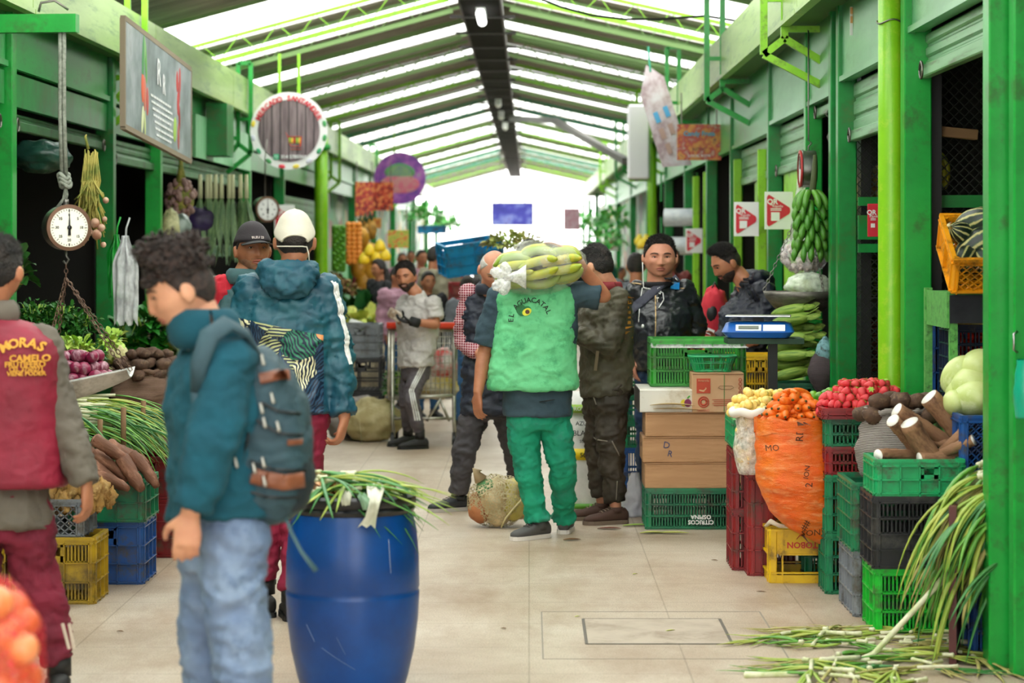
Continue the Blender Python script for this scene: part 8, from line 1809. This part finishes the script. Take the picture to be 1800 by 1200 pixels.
for k in range(8): herb_bunch(W(600 + k * 10, 605 - (k % 3) * 10, 25.8), (.1, .1, .2), YLF, 'yellow green corn husk bunch standing behind the small post scale', 'corn husk bunches', 30, .16, 100 + k, name='corn_husks', cat='husks', up=1)
for k, (px, py, r_) in enumerate(((625, 700, .2), (655, 665, .22), (610, 650, .2))): p = W(px, py, 25); sack(('beige sack standing behind the grey crate', 'beige sack under the corn husks', 'beige sack nearest the teal sleeve behind the husks')[k], (p.x, p.y + .2 * k, 0), r_, r_, .62 + .05 * k, M('beige_sack', '#b0a284', .8, '#c4b898', 6, bump=.3, bs=60), folds=.12)
ps = thing('post_scale', 'small white display on a grey post over the sacks', 'scale', (W(632, 0, 23).x, 23, 0)); z1 = W(632, 585, 23).z; MB().tube([(0, 0, 0), (0, 0, z1)], .018, 10).build('post', IRON, ps); MB().box((-.01, -.02, z1 + .05), (.2, .1, .1), rot=(-.5, .3, .2), bev=.01).build('display_head', WHITE, ps, False); MB().box((-.0, -.085, z1 + .055), (.1, .01, .05), rot=(-.5, .3, .2)).build('display', M('lcd', '#56604f', .3), ps, False); MB().box((0, 0, .03), (.35, .35, .04)).build('platform', IRON, ps, False)
crate('grey crate stacked beside the teal sleeve hand', W(600, 0, 22).x, 22, .62, .34, .5, .3, CGY, 'solid', 4, 3, sstyle='slots'); crate('dark crate under the grey crate near the trolley', W(600, 0, 22).x, 22, .31, .36, .5, .3, CBK, 'slots', 3, 3); crate('dark crate on the floor near the trolley', W(600, 0, 22).x, 22, 0, .36, .5, .3, CBK, 'slots', 3, 3)
MS = M('mesh_sack_yellow', '#a8996a', .8, '#c0b488', 10, bump=.4, bs=90)
for k, (px, py, rx, h_, Y, lab) in enumerate(((655, 778, .26, .36, 20.3, 'yellowish netted sack slumped by the trolley wheel'), (612, 780, .2, .32, 20.6, 'grey brown sack behind the teal sleeve hand'), (640, 735, .22, .3, 21.4, 'grey sack lying behind the netted sack'))):
    p = W(px, py, Y); bagblob('slumped_sack', lab, 'sack', V((p.x, p.y, h_ * .5)), (rx, .2, h_ * .5), MS if k == 0 else NETGREY, k, amp=.2)
tag(MB().leaf(W(632, 740, 20), (.1, 0, -1), .3, .06, 0).build('white_leek', LKW), 'white leek end sticking out of the netted sack', 'leek')
# ================================================================== trolley
tr = thing('shopping_trolley', 'wire shopping trolley with red handle and bags inside', 'trolley', (W(742, 0, 20.2).x, 20.2, 0)); CH_ = M('trolley_wire', '#c8c4b8', .3, '#9a968a', 9, metal=.7)
T = lambda px, py, dy=0: W(px, py, 20.0 + dy) - V(tr.location)
mb = MB(); P1_, P2_ = T(684, 580), T(798, 580); Q1, Q2 = T(684, 700), T(798, 695)
for a, b in ((P1_, P2_), (Q1, Q2), (P1_, Q1), (P2_, Q2)): mb.tube([a, b], .016, 8); mb.tube([a + V((0, .62, 0)), b + V((0, .62, 0))], .012, 8)
for a in (P1_, P2_, Q1, Q2): mb.tube([a, a + V((0, .62, 0))], .014, 8)
mb.build('basket_frame', CH_, tr)
mb = MB()
for k in range(1, 14):
    t_ = k / 14; mb.tube([P1_.lerp(P2_, t_), Q1.lerp(Q2, t_)], .0035, 5); mb.tube([P1_.lerp(P2_, t_) + V((0, .62, 0)), Q1.lerp(Q2, t_) + V((0, .62, 0))], .0035, 5)
for k in range(1, 10): t_ = k / 10; mb.tube([P1_.lerp(Q1, t_), P2_.lerp(Q2, t_)], .003, 5); 
for k in range(1, 14): d_ = V((0, .62 * k / 14, 0)); mb.tube([P1_ + d_, Q1 + d_], .0035, 5); mb.tube([P2_ + d_, Q2 + d_], .0035, 5); mb.tube([Q1 + d_, Q2 + d_], .0035, 5)
mb.build('basket_wires', CH_, tr)
MB().tube([T(680, 572, -.02), T(800, 572, -.02)], .028, 12).build('red_handle', M('handle_red', '#d8402c', .4), tr)
for px in (690, 798):
    MB().tube([T(px, 575), T(px, 740), T(px + 2, 768)], .016, 8).build('frame_leg', CH_, tr); MB().lathe([(.055, -.015), (.06, -.012), (.06, .012), (.055, .015)], T(px, 772), 20, axis=(1, 0, 0)).build('wheel', BLACK, tr, auto=40)
    MB().lathe([(.055, -.015), (.06, -.012), (.06, .012), (.055, .015)], T(px, 772, .0) + V((0, .6, 0)), 20, axis=(1, 0, 0)).build('wheel', BLACK, tr, auto=40)
MB().tube([T(690, 735), T(798, 735)], .012, 8).tube([T(750, 740), T(775, 700)], .012, 8).tube([T(790, 740), T(772, 700)], .012, 8).tube([T(692, 735), T(692, 735) + V((0, .6, 0))], .012, 8).tube([T(796, 735), T(796, 735) + V((0, .6, 0))], .012, 8).build('under_rack', CH_, tr)
bagblob('shopping_bag', 'red and white bag in the trolley', 'bag', W(778, 640, 20.3), (.12, .1, .14), M('red_white_bag', '#d03a30', .4, '#e8e0dc', 7), 1); bagblob('shopping_bag', 'pale bag of yellow fruit low in the trolley', 'bag', W(765, 680, 20.3), (.2, .14, .1), M('pale_bag', '#d8ccb0', .5, '#c8b04a', 9), 2); herb_bunch(W(697, 690, 20.35), (.12, .12, .22), HERB, 'leafy herbs standing in the trolley', None, 220, .04, 200)
bagblob('shopping_bag', 'white bag behind the herbs in the trolley', 'bag', W(720, 625, 20.45), (.1, .1, .16), WHITE, 4)
# ================================================================== carried cyan crate and leafy load
cc_ = crate('cyan crate tilted on a carrier above the crowd', 0, 24.2, 0, .56, .4, .3, CBL, 'solid', 3, 2, name='carried_crate'); cc_.location = W(830, 478, 23.2); cc_.rotation_euler = (.1, -.14, .25)
crate('small cyan crate far away above the crowd', W(735, 0, 40).x, 40, W(735, 410, 40).z, .45, .3, .12, CBL, 'solid', 1, 2)
crate('dark red crate on the shoulder under the cyan crate', W(790, 0, 24.9).x, 24.9, W(800, 540, 24.9).z, .5, .4, .25, CR, 'slots', 2, 3)
herb_bunch(W(905, 432, 19), (.24, .12, .1), M('dry_green', '#8a9a4a', .6, '#a89a60', 9), 'leafy load carried behind the plantain bag', None, 260, .05, 210, name='leafy_load')
# ================================================================== floor items in the middle
tn = thing('mesh_sack', 'netted sack of white onions and greens lying on the floor', 'sack', (W(875, 0, 14.05).x, 14.15, .15))
MB().ell((0, 0, 0), (.18, .13, .155), n=48, m=30, fn=lambda u: 1 + .12 * noise.noise(u * 2.3) + .04 * noise.noise(u * 6)).build('net', netting('tan_net', '#b8a880', 60, .10), tn)
MB().tube([(-.1, -.03, .13), (-.125, -.04, .17), (-.12, -.04, .19)], [.04, .02, .03], 10).build('tied_neck', M('tan_cloth', '#b09a78', .8), tn)
SKY_ = [M('lump_cream', '#d0b88a', .6, '#bfa070', 9), M('lump_orange', '#b8764a', .6, '#a0603a', 9), M('lump_green', '#5a9a62', .6, '#8ab07a', 9), M('lump_yellow', '#b8a850', .6, '#d0c078', 9)]
for k, (x, y, z, r_, m_) in enumerate(((-.1, -.03, -.05, .075, 1), (-.02, -.05, 0, .085, 0), (.08, -.03, -.03, .085, 3), (.0, .0, .07, .07, 0), (-.07, -.02, .075, .06, 2), (.09, .0, .06, .075, 3), (0, -.05, -.08, .065, 0), (-.12, .04, .0, .05, 1), (.13, .03, -.06, .05, 0))): MB().ell((x, y, z), (r_, r_ * .85, r_), n=20, m=14, fn=lambda u: 1 + .1 * noise.noise(u * 3 + V((k, 0, 0)))).build('contents', SKY_[m_], tn)
MB().tube([(.02, -.12, -.14), (.05, -.135, -.08), (.1, -.13, -.02), (.15, -.1, .03)], .006, 6).build('drawstring', M('string_tan', '#c8b888', .8), tn)
sg_ = thing('rice_sack', 'white printed bag with a yellow band standing behind the carrier', 'sack', (W(1038, 0, 15.2).x, 15.0, 0))
MB().loft([((0, 0, 0), (.16, 0, 0), (0, .09, 0)), ((0, 0, .06), (.175, 0, 0), (0, .11, 0)), ((0, 0, .4), (.17, 0, 0), (0, .12, 0)), ((0, 0, .66), (.165, 0, 0), (0, .1, 0)), ((0, 0, .74), (.17, 0, 0), (0, .02, 0))], 36, e=3.2).build('bag_body', M('woven_white', '#e6e4e0', .5, '#d8d6d2', 8, bump=.2, bs=80), sg_)
for z, h_, c_ in ((.64, .05, '#9ac03a'), (.36, .07, '#f0d010'), (.04, .03, '#5a9a2a')):
    MB().loft([((0, 0, z - h_ / 2), (.1775, 0, 0), (0, .124, 0)), ((0, 0, z + h_ / 2), (.1775, 0, 0), (0, .124, 0))], 36, e=3.0).build('printed_band', M('band' + c_, c_, .5), sg_)
for tx, x, z, sz in (('PROVIDENCIA', -.02, .64, .034), ('AZUCAR', -.03, .55, .035), ('BLANCA', -.03, .49, .045), ('SULFITE', -.03, .44, .026), ('50 kg', -.03, .355, .04)): place(text_mb(tx, sz, .002, bold=.01), frame((x, -.128, z), (1, 0, 0), (0, 0, 1))).build('lettering', BLACK if z < .6 else WHITE, sg_, False)
p = W(1118, 888, 14.6); b3 = sack('white plastic bag standing on the floor by the cardboard boxes', (p.x, 14.75, 0), .10, .1, .26, M('thin_white_bag', '#d8d8e0', .35, '#c4c4d0', 6), name='plastic_bag', cat='bag', folds=.2, open_top=False, rim=False, shape=lambda t: 1 - .75 * t)
# leaves on the floor
for k, (px, py, l_, c_) in enumerate(((1095, 925, .16, LGT), (1150, 938, .2, YLF), (1125, 938, .14, YLF), (1050, 930, .14, M('red_leaf', '#7a4a3a', .7)), (990, 950, .1, DRY))):
    Y = gY(py); tag(MB().leaf(W(px, py, Y) + V((0, 0, .004)), (1, .1 * (-1) ** k, .02), l_, .05, 0, 6).build('fallen_leaf', c_), ('pale green leaf on the floor by the brown shoes', 'long yellowish leaf in front of the citrus crate', 'short dry leaf touching the long yellowish leaf', 'dark reddish leaf by the brown shoe soles', 'dry wisp by the grey trainers')[k], 'leaf')
# ================================================================== blue barrel
bl = thing('plastic_barrel', 'tall blue plastic barrel filled with vegetable waste', 'barrel', (W(620, 0, 8.95).x, 8.95, 0))
prof = [(.17, 0), (.19, .01), (.205, .06), (.228, .16), (.242, .27), (.247, .36), (.247, .37), (.243, .38), (.247, .39), (.245, .5), (.236, .6), (.222, .66), (.212, .685), (.212, .70)]
t = NT('barrel_blue'); t.col(t.mix(t.ramp(t.noise(2.5, 8, t.coord((1, 1, 2.2)), .8), [(.58, (0, 0, 0, 1)), (.72, (.8, .8, .8, 1))]), t.ramp(t.noise(3, 4), [(.4, '#03397c'), (.65, '#064c9c')]), '#26467a')); t.b.inputs['Roughness'].default_value = .33; t.bump(t.noise(20, 5), .05); 
MB().lathe(prof, n=64, cap=False).lathe([(.17, 0.001), (.0, .001)], n=64, cap=False).build('barrel_body', t.m, bl, auto=50)
MB().lathe([(.205, .66), (.225, .665), (.232, .68), (.225, .69), (.235, .70), (.235, .725), (.222, .735), (.205, .73), (.2, .70), (.2, .6)], n=64, cap=False).build('black_rim', M('rim_black', '#15161a', .3), bl, auto=50)
MB().lathe([(.2, .60), (.0, .66)], n=40, cap=False).build('waste_fill', M('waste', '#3a4a1c', .8, '#6a6a2a', 9), bl)
Bx, By = bl.location.x, 8.95; rr = random.Random(44)
for k in range(34):
    a = rr.uniform(-.5, .6) if k < 22 else rr.uniform(0, 6.3); x = Bx + rr.uniform(-.17, .02); y = By + rr.uniform(-.14, .12)
    scallion((x, y, .74 + rr.random() * .07), V((math.cos(a), math.sin(a) * .7 - .15, rr.uniform(.02, .2))), rr.uniform(.28, .5), 'green scallion top thrown into the blue barrel', 'scallion tops in the blue barrel', .08, .008, 500 + k, droop=rr.uniform(.25, .8), leaves=3)
def rag(label, pts, w_, mat, nm):
    mb = MB(); N = len(pts); vs = []
    for i, p in enumerate(pts):
        for k in range(5): vs.append(V(p) + V(((k / 4 - .5) * w_ * (1 + .3 * math.sin(i * 1.9)), .012 * math.sin(k * 2 + i), .008 * math.cos(k * 3 + i))))
    K = len(vs); fs = [(i * 5 + k, i * 5 + k + 1, (i + 1) * 5 + k + 1, (i + 1) * 5 + k) for i in range(N - 1) for k in range(4)]
    mb.add(vs + [v + V((0, .003, 0)) for v in vs], fs + [tuple(K + j for j in f[::-1]) for f in fs]); return tag(mb.build(nm, mat), label, 'leaf')
wb = lambda px, py, dy=-.26: W(px, py, 8.95 + dy)
rag('limp white leaf hanging down over the barrel rim', [wb(655, 845, -.1), wb(660, 862, -.22), wb(658, 885, -.28), wb(652, 905), wb(644, 925)], .05, M('limp_white', '#d8d6c4', .6, '#b8b8a0', 9), 'cabbage_leaf')
rag('small white leaf scrap on the barrel rim', [wb(606, 862, -.2), wb(607, 875, -.26), wb(608, 888)], .035, M('limp_white', '#d8d6c4', .6), 'cabbage_leaf')
rag('dull green limp leaf beside the white one on the barrel', [wb(632, 868, -.2), wb(640, 880, -.27), wb(644, 896)], .03, M('limp_green', '#7a9a7a', .6), 'cabbage_leaf')
os_ = thing('onion_scraps', 'orange brown onion skins heaped in the barrel', 'onion skins', (Bx - .12, By, .72)); mb = MB()
for k in range(26): a = rr.uniform(0, 6.3); mb.leaf((rr.uniform(-.06, .05), rr.uniform(-.08, .06), rr.uniform(0, .04)), (math.cos(a), math.sin(a), rr.uniform(.2, 1)), rr.uniform(.05, .09), .05, .2, 4, curl=.4)
mb.build('skins', M('onion_skin', '#c88a4a', .5, '#b06a34', 8), os_); MB().ell((.0, -.02, .03), (.045, .04, .035)).build('onion_half', M('onion_half', '#d8a878', .4), os_)
# ================================================================== net of orange onions at the frame corner
nb_ = thing('onion_net', 'red net of large orange onions nearest the lens', 'net bag', (W(-15, 0, 5.2).x, 5.2, .22))
rr = random.Random(15); NO = M('orange_onion', '#d8703c', .35, '#e08a5a', 6, stretch=(3, 3, .5))
for k, (px, py, r_) in enumerate(((20, 1070, .042), (-8, 1060, .04), (42, 1095, .036), (10, 1115, .042), (-20, 1110, .04), (36, 1140, .04), (0, 1160, .042), (25, 1180, .042), (-25, 1165, .04), (45, 1190, .038), (5, 1210, .042), (30, 1225, .04), (-20, 1215, .04))): MB().ell(W(px, py, 5.2 + rr.uniform(-.05, .05)) - V(nb_.location), (r_, r_, r_ * .95), n=20, m=14).build('onion', NO, nb_)
c0 = W(8, 1140, 5.2) - V(nb_.location); MB().loft([(c0 + V((-.02, 0, .155)), V((.03, 0, 0)), V((0, .03, 0))), (c0 + V((-.015, 0, .12)), V((.06, 0, 0)), V((0, .05, 0))), (c0 + V((0, 0, .05)), V((.085, 0, 0)), V((0, .09, 0))), (c0 + V((0, 0, -.05)), V((.09, 0, 0)), V((0, .1, 0))), (c0 + V((0, 0, -.3)), V((.1, 0, 0)), V((0, .11, 0))), (V((c0.x, 0, -.2)), V((.09, 0, 0)), V((0, .1, 0)))], 36).build('net', netting('red_net', '#c8202c', 110, .055), nb_)
sb_ = thing('stool', 'low wooden stool under the orange onion net', 'stool', (W(-15, 0, 5.2).x, 5.2, 0)); MB().box((0, 0, .105), (.3, .3, .03)).build('seat', WD, sb_, False)
for x in (-.12, .12):
    for y in (-.12, .12): MB().box((x, y, .045), (.03, .03, .09)).build('leg', WD, sb_, False)
# plastic rolls
for k, (py, lab) in enumerate(((382, 'upper roll of clear plastic sheeting by the lime column'), (432, 'lower roll of clear plastic sheeting by the lime column'))):
    g = thing('plastic_roll', lab, 'roll', W(1194, py, 27)); MB().lathe([(.09, -.17), (.1, -.165), (.1, .165), (.09, .17), (.03, .171), (.03, .165)], n=32, axis=(1, -.15, 0)).build('roll', M('roll_white', '#c8ccd0', .3, '#b0b8c0', 9), g, auto=40); MB().lathe([(.032, -.175), (.032, .175)], n=16, axis=(1, -.15, 0)).build('core', BLACK, g); MB().bar((-.2, .05, 0), (-.2, .05, .5), .02).bar((.2, .02, 0), (.2, .02, .5), .02).build('bracket', GREEN, g, False)
for k, (px, py, Y) in enumerate(((1128, 420, 31), (1136, 412, 31), (1124, 412, 31.2))):
    g = thing('banana_bunch', 'yellow banana hand beside the plastic rolls', 'bananas', W(px, py, Y), 0, 'banana hands beside the plastic rolls')
    for q in range(6): mb = MB(); mb.v = list(bp.v); mb.f = list(bp.f); mb.m = list(bp.m); a = PI + q * .5; place(mb, Matrix.Rotation(a, 4, 'Z') @ Matrix.Rotation(1.0, 4, 'Y') @ Matrix.Translation((.06, 0, 0))).build('banana', BY, g)
# stall goods along the far rows, so the openings are not empty
FARC = [CG, CYO, CB, CR, CGB, CYD]
for side, xs in ((-1, -2.9), (1, 1.45)):
    for k in range(9):
        Y = (36 + k * 3.6) if side < 0 else (22.3 + k * 4.2); nm_ = ('green', 'orange', 'blue', 'red', 'bright green', 'yellow')[k % 6]; where = ('opposite row, ' if side < 0 else 'far row, ') + 'opening %s down the aisle' % ('one', 'two', 'three', 'four', 'five', 'six', 'seven', 'eight', 'nine')[k]
        crate('%s crate on the floor of the %s' % (nm_, where), xs, Y, 0, .55, .4, .3, FARC[k % 6], 'solid', 2, 3); crate('%s crate stacked in the %s' % (nm_, where), xs, Y, .305, .55, .4, .3, FARC[(k + 2) % 6], 'solid', 2, 3)
        heap((oranges, limes, tomatoes, papayas, potatoes, guavas)[k % 6], xs + .27, Y + .2, .63, .24, .17, .1, .055, '%s heaped in the %s' % (('orange', 'green lime', 'red tomato', 'golden papaya', 'brown potato', 'yellow guava')[k % 6], where), 'fruit', 'fruit in the %s' % where, maxn=14)
for k in range(6): herb_bunch(W((770, 790, 745, 1040, 1060, 1075)[k], (395, 400, 385, 400, 430, 395)[k], (52, 58, 46, 48, 40, 44)[k]), (.35, .3, .3), M('hang_green', '#3fae4a', .5, '#7ac86a', 8), 'bright green bunches hung over the far stalls', 'green bunches over the far stalls', 90, .14, 300 + k, name='hanging_greens', cat='greens')
# a few more things seen among the right hand goods and on the floor
for k, (px, py, Y) in enumerate(((1112, 1010, 0), (1250, 985, 0), (1170, 1110, 0), (880, 1105, 0), (700, 1015, 0), (1330, 1040, 0), (1010, 1085, 0), (205, 1110, 0))):
    Y = gY(py); tag(MB().leaf(W(px, py, Y) + V((0, 0, .003)), (1, .6 * (-1) ** k, .02), .03 + .01 * (k % 3), .012, 0, 4, curl=.3).build('leaf_scrap', DRY if k % 2 else YLF), 'tiny dry leaf scrap on the bare floor', 'leaf', 'leaf scraps on the floor')
sc_ = M('barrel_scuff', '#7a88a8', .7); mb = MB()
for (a, b, c, d) in ((573, 1140, 632, 1178), (600, 1120, 615, 1150), (545, 1100, 560, 1130), (690, 950, 694, 1010)):
    pts = []
    for t_ in np.linspace(0, 1, 7):
        px, py = lerp(a, c, t_), lerp(b, d, t_); x = (px - 620) * 8.72 / F; z = CH - (py - VY) * 8.72 / F; r_ = float(np.interp(z, [0, .06, .16, .27, .36, .5, .6, .66], [.19, .205, .228, .242, .247, .245, .236, .222])); pts.append((x, -math.sqrt(max(.001, r_ * r_ - x * x)), z))
    mb.tube(pts, .0022, 5, flat=.3)
mb.build('scuff', sc_, bl)
